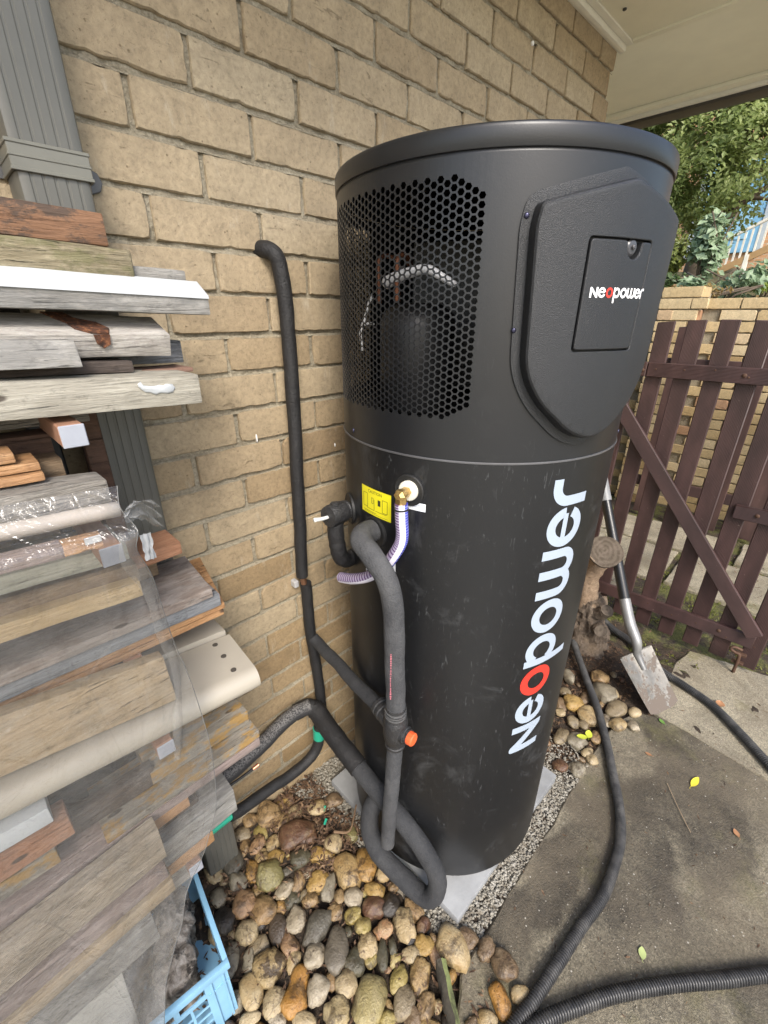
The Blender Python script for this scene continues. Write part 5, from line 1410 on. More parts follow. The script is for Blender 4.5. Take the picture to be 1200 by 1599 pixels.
# ------------------------------------------------------------------ blue crate with firewood
M_CRATE = plain('crate_blue', (0.22, 0.42, 0.59), 0.45, var=0.10, bump=0.08)
ca = math.radians(-6)
co_ = Vector((-0.408, -0.397, 0.03))
ex = Vector((-math.cos(ca), -math.sin(ca), 0)); ey = Vector((-math.sin(ca), math.cos(ca), 0))
crate = thing('plastic_crate', 'light blue plastic crate with slotted sides holding old firewood', 'crate', tuple(co_))
def cbx(mb, a0, a1, b0, b1, z0, z1):
    """a along the front (to the left), b along the side (to the wall)"""
    P = [co_ + ex * a + ey * b + Vector((0, 0, z)) for z in (z0, z1) for b in (b0, b1) for a in (a0, a1)]
    mb.add(P, [(0, 2, 3, 1), (4, 5, 7, 6), (0, 1, 5, 4), (2, 6, 7, 3), (0, 4, 6, 2), (1, 3, 7, 5)])
LA, LB, HC = 0.36, 0.30, 0.25
def crate_side(n_along, place):
    """slotted panel: rim band, slot row, lattice and corner plates, built in (u, z)"""
    mb = MB(); L = n_along
    place(mb, 0, 0.055, 0, HC - 0.026); place(mb, L - 0.055, L, 0, HC - 0.026)
    place(mb, 0.055, L - 0.055, 0, 0.02); place(mb, 0.055, L - 0.055, HC - 0.085, HC - 0.068); place(mb, 0.055, L - 0.055, HC - 0.036, HC - 0.026)
    nb = 4 if L > 0.32 else 3
    for k in range(1, nb):
        u = 0.055 + (L - 0.11) * k / nb; place(mb, u - 0.006, u + 0.006, HC - 0.068, HC - 0.036)
    nv = 7 if L > 0.32 else 5
    for k in range(1, nv):
        u = 0.055 + (L - 0.11) * k / nv; place(mb, u - 0.003, u + 0.003, 0.02, HC - 0.085)
    for z in (0.055, 0.09, 0.125): place(mb, 0.055, L - 0.055, z - 0.003, z + 0.003, 0.0004)
    return mb
TH = 0.0032
for nm, L, pl in (('side_panel', LA, lambda mb, u0, u1, z0, z1, q=0: cbx(mb, u0, u1, 0.0 + q, TH - q, z0, z1)),
                  ('side_panel', LA, lambda mb, u0, u1, z0, z1, q=0: cbx(mb, u0, u1, LB - TH + q, LB - q, z0, z1)),
                  ('side_panel', LB, lambda mb, u0, u1, z0, z1, q=0: cbx(mb, 0.0 + q, TH - q, u0 + 0.0034, u1 - 0.0034, z0, z1)),
                  ('side_panel', LB, lambda mb, u0, u1, z0, z1, q=0: cbx(mb, LA - TH + q, LA - q, u0 + 0.0034, u1 - 0.0034, z0, z1))):
    obj(nm, crate_side(L, pl).mesh(), M_CRATE, crate)
mb = MB(); q = 0.008
cbx(mb, -q, LA + q, -q, 0.004, HC - 0.026, HC); cbx(mb, -q, LA + q, LB - 0.004, LB + q, HC - 0.026, HC)
cbx(mb, -q, 0.004, 0.0042, LB - 0.0042, HC - 0.026, HC - 0.0003); cbx(mb, LA - 0.004, LA + q, 0.0042, LB - 0.0042, HC - 0.026, HC - 0.0003)
obj('rim', bevelled(mb.mesh(), 0.002, 2), M_CRATE, crate)
mb = MB(); cbx(mb, 0.004, LA - 0.004, 0.004, LB - 0.004, 0.004, 0.008); obj('base', mb.mesh(), M_CRATE, crate)
mb = MB()
for a_ in (0.012, 0.040): cbx(mb, a_ - 0.0025, a_ + 0.0025, -0.0045, -0.0002, 0.004, HC - 0.027)
cbx(mb, 0.0, 0.05, -0.003, -0.0002, 0.17, 0.174)
obj('rib', mb.mesh(), M_CRATE, crate)
def m_fire():
    t = NT('old_firewood'); co = t.coord((1, 1, 1), False)
    n = t.noise(t.coord((30, 30, 9), False), 1.2, 6, 0.7, 0.8); f = t.noise(co, 120, 5, 0.7)
    c = t.ramp(n, [(0.32, (0.025, 0.02, 0.016)), (0.47, (0.20, 0.17, 0.14)), (0.7, (0.52, 0.48, 0.43))])
    c = t.mix(t.ramp(t.noise(co, 22, 5, 0.7), [(0.52, 0.0), (0.6, 1.0)]), c, (0.03, 0.025, 0.02))
    return t.fin(c, 0.9, t.bump(t.math('ADD', n, t.math('MULTIPLY', f, 0.5)), 1.0, 0.012))
M_FIRE = m_fire()
def gnarl(name, label, p0, p1, r, seed, cat='log', mat=None, lump=0.35):
    p0, p1 = Vector(p0), Vector(p1); n = 22; sg = 22
    V = []
    d = (p1 - p0).normalized(); N = d.cross(Vector((0.3, 0.2, 0.9))).normalized(); B = d.cross(N)
    for i in range(n + 1):
        t_ = i / n; c = p0.lerp(p1, t_)
        tap = min(1.0, 0.55 + 1.2 * math.sin(PI * t_))
        for k in range(sg):
            an = 2 * PI * k / sg
            q = Vector((math.cos(an) * 2.0, math.sin(an) * 2.0, t_ * 5 + seed))
            rr = r * tap * (1 + lump * fbm(q) + 0.22 * fbm(q * 3.1) + 0.08 * fbm(q * 8))
            V.append(c + (N * math.cos(an) + B * math.sin(an)) * rr)
    F = [(i * sg + k, i * sg + (k + 1) % sg, (i + 1) * sg + (k + 1) % sg, (i + 1) * sg + k) for i in range(n) for k in range(sg)]
    F.append(tuple(range(sg - 1, -1, -1))); F.append(tuple(n * sg + k for k in range(sg)))
    mb = MB(); mb.add(V, F)
    return tag(obj(name, mb.mesh(True, 'm', 70), mat or M_FIRE), label, cat, 'logs in the blue crate')
def cp(a, b, z): return co_ + ex * a + ey * b + Vector((0, 0, z))
gnarl('firewood_log', 'bleached gnarled log lying across the blue crate', cp(0.055, 0.24, 0.22), cp(0.11, 0.03, 0.205), 0.045, 3)
gnarl('firewood_log', 'blackened log behind the bleached log in the crate', cp(0.06, 0.10, 0.10), cp(0.30, 0.06, 0.10), 0.055, 9)
gnarl('firewood_log', 'dark mossy log at the back of the crate', cp(0.16, 0.26, 0.16), cp(0.22, 0.06, 0.17), 0.055, 15)
gnarl('firewood_log', 'grey log on the far side of the crate', cp(0.29, 0.26, 0.16), cp(0.30, 0.05, 0.15), 0.05, 21)

# ------------------------------------------------------------------ river stones
def m_stone(name, stops, speck=0.5, blotch=None, bl_amt=0.0, rough=0.34, blo=0.53):
    t = NT(name)
    co = t.coord()
    n = t.noise(co, 26, 5, 0.6, 0.4); f = t.noise(co, 170, 4, 0.65)
    c = t.ramp(n, stops)
    c = t.mix(0.3, c, t.ramp(f, [(0.3, tuple(x * 0.6 for x in stops[1][1])), (0.7, tuple(min(1, x * 1.3) for x in stops[1][1]))]))
    if blotch:
        b = t.ramp(t.noise(co, 34, 6, 0.7, 0.7), [(blo, 0.0), (blo + 0.06, 1.0)])
        c = t.mix(t.math('MULTIPLY', b, bl_amt), c, blotch)
    s_ = t.ramp(t.noise(co, 120, 3, 0.7), [(0.60, 0.0), (0.66, 1.0)])
    m = t.ramp(t.noise(co, 18, 3), [(0.42, 0.0), (0.6, 1.0)])
    c = t.mix(t.math('MULTIPLY', t.math('MULTIPLY', s_, m), speck), c, (0.05, 0.035, 0.02))
    # soil sticking to the flanks
    d = t.ramp(t.noise(co, 15, 7, 0.75, 0.5), [(0.52, 0.0), (0.62, 1.0)])
    c = t.mix(t.math('MULTIPLY', d, 0.75 if speck > 0.35 else 0.3), c, (0.05, 0.033, 0.019))
    ck = t.ramp(t.voro(t.coord((1, 1, 1)), 24, 'DISTANCE_TO_EDGE'), [(0.0, 1.0), (0.035, 0.0)])
    km = t.ramp(t.noise(co, 11, 3), [(0.5, 0.0), (0.6, 0.55 if speck > 0.35 else 0.1)])
    c = t.mix(t.math('MULTIPLY', ck, km), c, (0.06, 0.04, 0.025))
    return t.fin(c, rough, t.bump(t.math('ADD', f, t.math('MULTIPLY', n, 1.2)), 0.65, 0.005))
ST = {
 'cream': m_stone('stone_cream', [(0.3, (0.240, 0.175, 0.089)), (0.5, (0.347, 0.270, 0.153)), (0.7, (0.414, 0.336, 0.213))], 0.6),
 'white': m_stone('stone_white', [(0.3, (0.200, 0.162, 0.106)), (0.5, (0.307, 0.258, 0.180)), (0.7, (0.380, 0.327, 0.242))], 0.6),
 'tan': m_stone('stone_tan', [(0.3, (0.133, 0.078, 0.037)), (0.5, (0.254, 0.168, 0.079)), (0.7, (0.320, 0.229, 0.119))], 0.7, (0.046, 0.028, 0.014), 0.7),
 'creamtan': m_stone('stone_creamtan', [(0.3, (0.267, 0.168, 0.064)), (0.5, (0.347, 0.258, 0.133)), (0.7, (0.401, 0.324, 0.198))], 0.8),
 'creamspeck': m_stone('stone_creamspeck', [(0.3, (0.267, 0.198, 0.089)), (0.5, (0.367, 0.288, 0.153)), (0.7, (0.414, 0.342, 0.208))], 0.95),
 'greencream': m_stone('stone_greencream', [(0.3, (0.240, 0.186, 0.070)), (0.5, (0.307, 0.252, 0.114)), (0.7, (0.387, 0.318, 0.182))], 0.4),
 'yellow': m_stone('stone_yellow', [(0.3, (0.240, 0.138, 0.034)), (0.5, (0.334, 0.216, 0.070)), (0.7, (0.387, 0.282, 0.123))], 0.7, (0.067, 0.035, 0.015), 0.5, blo=0.6),
 'yellowgreen': m_stone('stone_yellowgreen', [(0.3, (0.200, 0.150, 0.040)), (0.5, (0.293, 0.229, 0.079)), (0.7, (0.367, 0.288, 0.139))], 0.7),
 'orange': m_stone('stone_orange', [(0.3, (0.240, 0.107, 0.022)), (0.5, (0.334, 0.168, 0.040)), (0.7, (0.374, 0.216, 0.074))], 0.7),
 'ochre': m_stone('stone_ochre', [(0.3, (0.187, 0.096, 0.025)), (0.5, (0.280, 0.162, 0.049)), (0.7, (0.347, 0.229, 0.094))], 0.8, (0.053, 0.030, 0.015), 0.8),
 'pattern': m_stone('stone_pattern', [(0.3, (0.133, 0.084, 0.034)), (0.5, (0.280, 0.205, 0.099)), (0.7, (0.347, 0.264, 0.139))], 0.6, (0.046, 0.030, 0.018), 0.9, blo=0.48),
 'pattern2': m_stone('stone_pattern2', [(0.3, (0.174, 0.096, 0.034)), (0.5, (0.293, 0.198, 0.084)), (0.7, (0.360, 0.264, 0.133))], 0.8, (0.053, 0.028, 0.012), 0.85, blo=0.52),
 'spotted': m_stone('stone_spotted', [(0.3, (0.254, 0.180, 0.084)), (0.5, (0.360, 0.270, 0.143)), (0.7, (0.414, 0.329, 0.198))], 0.8, (0.060, 0.035, 0.025), 0.85, blo=0.56),
 'pink': m_stone('stone_pink', [(0.3, (0.174, 0.096, 0.045)), (0.5, (0.267, 0.162, 0.084)), (0.7, (0.334, 0.229, 0.133))], 0.6, (0.067, 0.035, 0.020), 0.6),
 'red': m_stone('stone_red', [(0.3, (0.254, 0.102, 0.045)), (0.5, (0.300, 0.180, 0.089)), (0.7, (0.367, 0.276, 0.158))], 0.6),
 'grey': m_stone('stone_grey', [(0.3, (0.080, 0.069, 0.049)), (0.5, (0.126, 0.107, 0.079)), (0.7, (0.181, 0.157, 0.116))], 0.15),
 'greypale': m_stone('stone_greypale', [(0.3, (0.133, 0.114, 0.079)), (0.5, (0.207, 0.180, 0.128)), (0.7, (0.280, 0.246, 0.182))], 0.4),
 'greytan': m_stone('stone_greytan', [(0.3, (0.147, 0.114, 0.064)), (0.5, (0.213, 0.168, 0.101)), (0.7, (0.267, 0.216, 0.139))], 0.4),
 'darkgrey': m_stone('stone_darkgrey', [(0.3, (0.046, 0.042, 0.033)), (0.5, (0.087, 0.078, 0.059)), (0.7, (0.147, 0.132, 0.101))], 0.3),
 'darkbrown': m_stone('stone_darkbrown', [(0.3, (0.034, 0.024, 0.017)), (0.5, (0.057, 0.042, 0.029)), (0.7, (0.087, 0.066, 0.047))], 0.2),
 'darkgreen': m_stone('stone_darkgreen', [(0.3, (0.034, 0.030, 0.018)), (0.5, (0.067, 0.060, 0.037)), (0.7, (0.126, 0.111, 0.070))], 0.3),
 'black': m_stone('stone_black', [(0.3, (0.014, 0.011, 0.009)), (0.5, (0.027, 0.022, 0.018)), (0.7, (0.060, 0.051, 0.037))], 0.2),
 'olive': m_stone('stone_olive', [(0.3, (0.114, 0.096, 0.034)), (0.5, (0.181, 0.157, 0.064)), (0.7, (0.240, 0.210, 0.099))], 0.4, (0.067, 0.054, 0.025), 0.8, blo=0.58),
 'maroon': m_stone('stone_maroon', [(0.3, (0.046, 0.021, 0.012)), (0.5, (0.100, 0.051, 0.030)), (0.7, (0.174, 0.102, 0.059))], 0.5, (0.200, 0.132, 0.064), 0.5),
 'brown': m_stone('stone_brown', [(0.3, (0.080, 0.048, 0.025)), (0.5, (0.160, 0.107, 0.059)), (0.7, (0.267, 0.198, 0.119))], 0.6, (0.046, 0.028, 0.018), 0.7),
}
_b = bmesh.new(); bmesh.ops.create_icosphere(_b, subdivisions=3, radius=1.0)
ICO_V = [v.co.copy() for v in _b.verts]; ICO_F = [tuple(v.index for v in f.verts) for f in _b.faces]; _b.free()
_b = bmesh.new(); bmesh.ops.create_icosphere(_b, subdivisions=2, radius=1.0)
ICO2_V = [v.co.copy() for v in _b.verts]; ICO2_F = [tuple(v.index for v in f.verts) for f in _b.faces]; _b.free()
def stone_mesh(L, Wd, Hh, seed, rough=1.0, lo=False, gourd=False):
    V = []
    rs = random.Random(seed); ex1, ex2 = rs.uniform(0.78, 1.0), rs.uniform(0.78, 1.0)
    skew_ = rs.uniform(-0.22, 0.22)
    fl = [(Vector((rs.gauss(0, 1), rs.gauss(0, 1), rs.gauss(0, 0.7))).normalized(), rs.uniform(0.72, 0.92)) for _ in range(4)]
    for v in (ICO2_V if lo else ICO_V):
        p = Vector((math.copysign(abs(v.x) ** ex1, v.x), math.copysign(abs(v.y) ** ex2, v.y), math.copysign(abs(v.z) ** 0.9, v.z)))
        p *= 1 + rough * (0.19 * fbm(v * 1.1 + Vector((seed * 1.7, 0, 0))) + 0.085 * fbm(v * 2.8 + Vector((0, seed, 0))) + 0.022 * fbm(v * 8 + Vector((0, 0, seed))))
        for n_, d_ in fl:
            e = p.dot(n_) - d_
            if e > 0: p -= n_ * e * 0.6 * min(1, rough)
        k = 1 + skew_ * p.x
        if gourd: k *= 0.86 + 0.20 * math.cos(p.x * 4.4 + 2.6)
        V.append((p.x * L, p.y * Wd * k, p.z * Hh * k))
    mb = MB(); mb.add(V, ICO2_F if lo else ICO_F)
    return mb.mesh(True)
STONES = [
(-0.282, -0.476, 0.0567, 0.0333, 42.0, 'orange', 'waisted orange river stone shaped like a gourd near the blue crate'),
(-0.152, -0.625, 0.0545, 0.0401, 26.0, 'greencream', 'largest cream stone, elongated and greenish, at the bottom of the pebble bed'),
(-0.15, -0.484, 0.057, 0.0309, 44.0, 'grey', 'long smooth grey stone standing upright in the middle of the pebbles'),
(-0.166, -0.404, 0.0427, 0.032, 21.0, 'darkgrey', 'dark grey flat-sided stone just left of the long smooth grey stone'),
(-0.249, -0.331, 0.0356, 0.0251, 52.0, 'darkbrown', 'dark brown smooth oval stone between two cream stones'),
(-0.203, -0.453, 0.0301, 0.028, 14.0, 'white', 'round white stone touching the long smooth grey stone on its left'),
(-0.24, -0.514, 0.0322, 0.027, 39.0, 'white', 'white speckled stone right of the orange gourd-shaped stone'),
(-0.181, -0.559, 0.0276, 0.0284, 87.0, 'cream', 'rounded cream stone left of the largest elongated stone'),
(-0.233, -0.586, 0.0353, 0.0325, 71.0, 'creamspeck', 'black-speckled cream stone at the bottom edge beside the largest stone'),
(-0.313, -0.384, 0.0396, 0.0416, 31.0, 'pattern', 'brown and cream rough-patterned stone above the orange gourd-shaped stone'),
(-0.371, -0.393, 0.042, 0.0278, 84.0, 'creamtan', 'egg-shaped cream and tan stone next to the crate corner'),
(-0.337, -0.451, 0.032, 0.0269, 29.0, 'cream', 'smooth cream stone wedged left of the orange gourd-shaped stone'),
(-0.385, -0.295, 0.0403, 0.0292, 44.0, 'greypale', 'pale grey stone leaning on the right side of the blue crate'),
(-0.316, -0.272, 0.0304, 0.033, 14.0, 'cream', 'cracked cream-white stone beside the dark brown oval stone'),
(-0.255, -0.261, 0.0343, 0.0367, 21.0, 'tan', 'tan stone with dark smudges below the olive striped stone'),
(-0.194, -0.2, 0.0441, 0.0382, 47.0, 'olive', 'olive green stone with a dark stripe'),
(-0.29, -0.21, 0.0343, 0.0326, 23.0, 'pink', 'tan-pink rough stone right of the black stone'),
(-0.352, -0.205, 0.0316, 0.0289, 45.0, 'black', 'black stone beside the crate rim'),
(-0.266, -0.085, 0.0502, 0.0319, 68.0, 'darkgrey', 'angular grey rock below the green taped hose'),
(-0.319, -0.06, 0.0488, 0.0242, 83.0, 'cream', 'knobbly cream stone by the crate back corner'),
(-0.276, -0.148, 0.0277, 0.031, -2.0, 'greypale', ''),
(-0.041, -0.266, 0.0391, 0.0249, 127.0, 'yellow', 'golden yellow flat stone below the maroon rock'),
(-0.008, -0.358, 0.0533, 0.0404, 77.0, 'pattern2', 'large tan stone veined with dark brown beside the black pipe loop'),
(0.051, -0.384, 0.055, 0.0325, 64.0, 'ochre', 'ochre elongated stone leaning against the black pipe loop'),
(0.02, -0.459, 0.0305, 0.0233, 110.0, 'yellow', ''),
(-0.041, -0.427, 0.0286, 0.0238, -45.0, 'white', 'small round white stone below the large veined tan stone'),
(-0.014, -0.488, 0.0351, 0.0287, -45.0, 'maroon', 'round maroon stone near the pipe loop'),
(0.027, -0.522, 0.0299, 0.0252, 21.0, 'black', ''),
(-0.071, -0.458, 0.0249, 0.0213, -9.0, 'yellowgreen', ''),
(-0.102, -0.417, 0.0226, 0.0218, -8.0, 'tan', ''),
(-0.093, -0.314, 0.033, 0.03, 17.0, 'yellow', ''),
(-0.195, -0.348, 0.0324, 0.0283, 37.0, 'white', 'white stone with grey cracks above the dark grey flat-sided stone'),
(-0.094, -0.228, 0.0346, 0.0286, -35.0, 'darkgreen', 'dark green-grey angular stone left of the golden yellow stone'),
(-0.064, -0.176, 0.0596, 0.0264, -25.0, 'maroon', 'wide maroon-brown rock at the back of the pebbles'),
(0.007, -0.27, 0.0288, 0.0264, -45.0, 'cream', ''),
(-0.085, -0.543, 0.0306, 0.0295, 10.0, 'spotted', 'cream stone with a large dark blotch right of the long smooth grey stone'),
(-0.064, -0.503, 0.0246, 0.0241, 11.0, 'yellowgreen', ''),
(-0.027, -0.549, 0.0265, 0.0202, -29.0, 'red', 'cream stone with a red-brown patch near the mossy edging'),
(-0.068, -0.584, 0.0313, 0.0152, 46.0, 'darkgreen', ''),
(-0.137, -0.544, 0.0306, 0.0237, 85.0, 'darkgreen', 'dark greenish stone above the rounded cream stone'),
(-0.298, -0.534, 0.0295, 0.0151, -45.0, 'cream', ''),
(-0.347, -0.486, 0.0216, 0.0138, -45.0, 'white', ''),
(-0.396, -0.435, 0.0283, 0.0136, -37.0, 'cream', ''),
(-0.338, -0.14, 0.0225, 0.0279, -2.0, 'greypale', ''),
(-0.186, -0.267, 0.0276, 0.0164, -16.0, 'cream', ''),
(-0.136, -0.339, 0.0236, 0.0201, -17.0, 'tan', ''),
(-0.225, -0.15, 0.0354, 0.0214, 71.0, 'ochre', ''),
(-0.211, -0.073, 0.0302, 0.0162, 51.0, 'tan', ''),
(-0.178, -0.098, 0.0328, 0.0198, 25.0, 'pink', ''),
(-0.178, -0.263, 0.0298, 0.0224, 7.0, 'white', ''),
(-0.08, -0.354, 0.0344, 0.0221, 40.0, 'greypale', ''),
(-0.383, -0.214, 0.0278, 0.0169, 75.0, 'cream', ''),
(-0.213, -0.291, 0.0196, 0.0164, 58.0, 'ochre', ''),
(-0.099, -0.572, 0.0192, 0.015, -12.0, 'yellowgreen', ''),
(-0.409, -0.38, 0.0225, 0.0187, 49.0, 'greypale', ''),
(-0.068, -0.395, 0.0237, 0.0169, 39.0, 'tan', ''),
(-0.043, -0.238, 0.0221, 0.0151, -25.0, 'black', ''),
(-0.275, -0.285, 0.0156, 0.0143, 20.0, 'black', ''),
(0.087, -0.717, 0.0538, 0.0412, 83.0, 'creamtan', 'large cream and tan boulder at the front corner of the concrete pad'),
(0.026, -0.586, 0.0437, 0.0295, 62.0, 'spotted', 'tall cream spotted stone just below the black pipe loop'),
(0.031, -0.652, 0.0257, 0.0242, 67.0, 'yellow', ''),
(-0.011, -0.644, 0.0282, 0.0197, -45.0, 'cream', ''),
(-0.026, -0.689, 0.039, 0.0265, 21.0, 'pattern2', 'yellow-brown blotched stone beside the mossy edging'),
(-0.075, -0.652, 0.0331, 0.0198, 12.0, 'yellowgreen', ''),
(-0.095, -0.692, 0.0362, 0.0266, 10.0, 'greytan', 'grey-tan oval stone right of the largest elongated stone'),
(-0.061, -0.736, 0.0309, 0.0209, 14.0, 'tan', ''),
(0.133, -0.733, 0.025, 0.0243, 87.0, 'brown', ''),
(0.146, -0.784, 0.0287, 0.0232, 21.0, 'brown', 'mottled brown stone on the dark slab corner'),
(0.15, -0.84, 0.0358, 0.0309, 99.0, 'brown', 'brown and cream blotched stone on the dark slab'),
(0.085, -0.868, 0.0361, 0.0228, 61.0, 'orange', 'slim orange-brown stone lying on the dark slab'),
(0.135, -0.9, 0.0265, 0.0181, -45.0, 'creamtan', 'small squarish cream stone closest to the ribbed hose'),
(0.033, -0.861, 0.0255, 0.0187, 112.0, 'creamtan', ''),
(-0.103, -0.727, 0.0205, 0.0198, 3.0, 'brown', ''),
(0.002, -0.836, 0.0175, 0.0098, -24.0, 'brown', ''),
(0.034, -0.749, 0.0164, 0.0112, 2.0, 'ochre', ''),
(-0.035, -0.592, 0.0204, 0.011, 57.0, 'darkgreen', ''),
(-0.147, -0.682, 0.0244, 0.0179, -15.0, 'yellowgreen', ''),
(0.013, -0.619, 0.0172, 0.0144, 7.0, 'black', ''),
(-0.103, -0.037, 0.0381, 0.0406, 13.0, 'tan', ''),
(-0.068, 0.049, 0.0311, 0.0269, -22.0, 'cream', ''),
(-0.074, -0.085, 0.0324, 0.027, 24.0, 'tan', ''),
(-0.06, -0.155, 0.0627, 0.0427, -25.0, 'maroon', ''),
(0.04, -0.133, 0.0329, 0.0247, -35.0, 'creamtan', 'small cream stone alone on the leaf litter behind the pipes'),
(0.077, -0.284, 0.0249, 0.0225, 38.0, 'olive', ''),
(-0.159, -0.014, 0.0236, 0.025, 27.0, 'tan', ''),
(0.1, -0.152, 0.0316, 0.025, -2.0, 'brown', ''),
(1.181, -0.579, 0.0412, 0.0429, 122.0, 'yellow', 'pale yellow flat stone beside the black hose near the spade'),
(1.159, -0.66, 0.0486, 0.0426, 54.0, 'creamtan', 'cream stone touching the black hose left of the spade'),
(1.423, -0.601, 0.0391, 0.0415, 86.0, 'tan', ''),
(1.35, -0.658, 0.0575, 0.0496, 45.0, 'greypale', 'grey pointed stone left of the spade blade'),
(1.282, -0.733, 0.0574, 0.0342, -10.0, 'greytan', ''),
(1.189, -0.769, 0.0348, 0.0322, -34.0, 'creamtan', ''),
(1.235, -0.821, 0.022, 0.025, -45.0, 'white', 'small white pebble below the spade blade'),
(1.318, -0.798, 0.0271, 0.0239, -45.0, 'cream', ''),
(1.321, -0.496, 0.0269, 0.0386, -45.0, 'greypale', ''),
(1.379, -0.682, 0.032, 0.0246, 44.0, 'cream', ''),
(0.972, -0.62, 0.0476, 0.0245, 4.0, 'greytan', ''),
(1.0, -0.673, 0.0439, 0.0356, 41.0, 'greypale', 'round grey stone beside the yellow-green leaf'),
(0.869, -0.732, 0.0311, 0.0327, 111.0, 'greypale', ''),
(0.954, -0.756, 0.0233, 0.0243, -45.0, 'cream', ''),
(0.837, -0.678, 0.0287, 0.0275, -45.0, 'maroon', ''),
(1.253, -0.604, 0.0414, 0.0197, 4.0, 'brown', ''),
(1.093, -0.66, 0.0211, 0.0237, -45.0, 'greytan', ''),
(1.072, -0.727, 0.0348, 0.022, 8.0, 'tan', ''),
(1.075, -0.624, 0.0265, 0.0272, -45.0, 'greytan', ''),
(1.128, -0.542, 0.0349, 0.0241, 33.0, 'brown', ''),
(1.216, -0.525, 0.0282, 0.0261, -33.0, 'greytan', ''),
(1.187, -0.725, 0.0329, 0.0205, 28.0, 'white', ''),
(0.975, -0.73, 0.0305, 0.0167, -18.0, 'cream', ''),
(1.087, -0.561, 0.0218, 0.0213, -45.0, 'cream', ''),
]

CNAME = {'cream': 'cream', 'white': 'white', 'tan': 'tan, dark-smudged', 'creamtan': 'cream and tan', 'yellow': 'yellow-gold', 'yellowgreen': 'yellowish green', 'ochre': 'ochre', 'pink': 'pinkish tan', 'red': 'red-flecked', 'greypale': 'pale grey', 'greytan': 'grey-tan', 'darkgreen': 'dark green-grey', 'black': 'black', 'olive': 'olive', 'maroon': 'maroon', 'brown': 'mottled brown', 'darkgrey': 'dark grey'}
placed = []
STONE_OBJ = []
def put_stone(x, y, L, Wd, ang, col, label, k, zoff=0.0, group=None):
    Hh = max(0.010, min(0.62 * Wd, 0.030)) if Wd > 0.012 else Wd * 0.7
    rough = 0.9 if col in ('grey', 'greencream', 'darkbrown', 'cream', 'creamtan', 'orange', 'greytan') else 1.6
    m = stone_mesh(L * 1.06, Wd * 1.08, Hh, k * 1.37 + 0.5, rough, lo=L < 0.018, gourd=label.startswith('waisted'))
    rs = random.Random(k)
    z = max(soil_z(x, y) + Hh * 0.55, 0.034) + zoff
    if x > 0.05 and y < -0.76: z = 0.03 + Hh * 0.85
    o = obj('river_stone', m, ST[col], None, (x, y, z), (math.radians(rs.uniform(-10, 10)), math.radians(rs.uniform(-8, 8)), math.radians(ang)))
    tag(o, label, 'stone', group); STONE_OBJ.append((o, x, y, col, L, label))
    placed.append((x, y, L, Wd, math.radians(ang)))
    return o
for k, (x, y, L, Wd, ang, col, lab) in enumerate(STONES):
    put_stone(x, y, L, Wd, ang, col, lab, k, group='river stones beside the heater')
def clear_of(x, y, r):
    for (px, py, L, Wd, a) in placed:
        dx, dy = x - px, y - py
        if abs(dx) > 0.13 or abs(dy) > 0.13: continue
        u = dx * math.cos(a) + dy * math.sin(a); v = -dx * math.sin(a) + dy * math.cos(a)
        if (u / (L + r * 0.8)) ** 2 + (v / (Wd + r * 0.8)) ** 2 < 1: return False
    return True
def in_crate(x, y):
    d = Vector((x, y, 0)) - Vector((co_.x, co_.y, 0)); a, b = d.dot(ex), d.dot(ey)
    return -0.02 < a < LA + 0.02 and -0.02 < b < LB + 0.02
rs = random.Random(21)
cols = ['cream', 'tan', 'tan', 'creamtan', 'yellow', 'ochre', 'greypale', 'darkgrey', 'brown', 'pink', 'white', 'darkgreen', 'greytan', 'maroon', 'pattern2', 'black', 'yellowgreen']
kk = 500; tries = 0; cnt = 0
while tries < 9000 and cnt < 185:
    tries += 1
    x, y = rs.uniform(-0.62, 0.08), rs.uniform(-0.95, -0.02)
    if y > -0.27 and x > -0.02 and rs.random() < 0.93: continue
    if x > -0.03 and y < -0.70: continue
    if x > 0.02 and y > -0.42: continue
    if in_crate(x, y): continue
    big = tries < 2500
    L = rs.uniform(0.022, 0.036) if big else rs.uniform(0.010, 0.020)
    if not clear_of(x, y, L * 0.5): continue
    c = rs.choice(cols)
    put_stone(x, y, L, L * rs.uniform(0.6, 0.8), rs.uniform(0, 180), c, '', kk, -0.006, 'river stones beside the heater')
    kk += 1; cnt += 1
cnt = 0; tries = 0
while tries < 4000 and cnt < 46:
    tries += 1
    x, y = rs.uniform(0.86, 1.55), rs.uniform(-0.74, -0.12)
    if y < -0.70 and x > 1.2: continue
    if (x - 1.66) ** 2 + (y + 0.46) ** 2 < 0.02: continue
    L = rs.uniform(0.014, 0.03)
    if not clear_of(x, y, L * 0.8): continue
    c = rs.choice(['greypale', 'tan', 'brown', 'brown', 'greytan', 'cream', 'pink', 'maroon'])
    put_stone(x, y, L, L * rs.uniform(0.6, 0.8), rs.uniform(0, 180), c, '', kk, -0.008, 'river stones beside the heater')
    kk += 1; cnt += 1
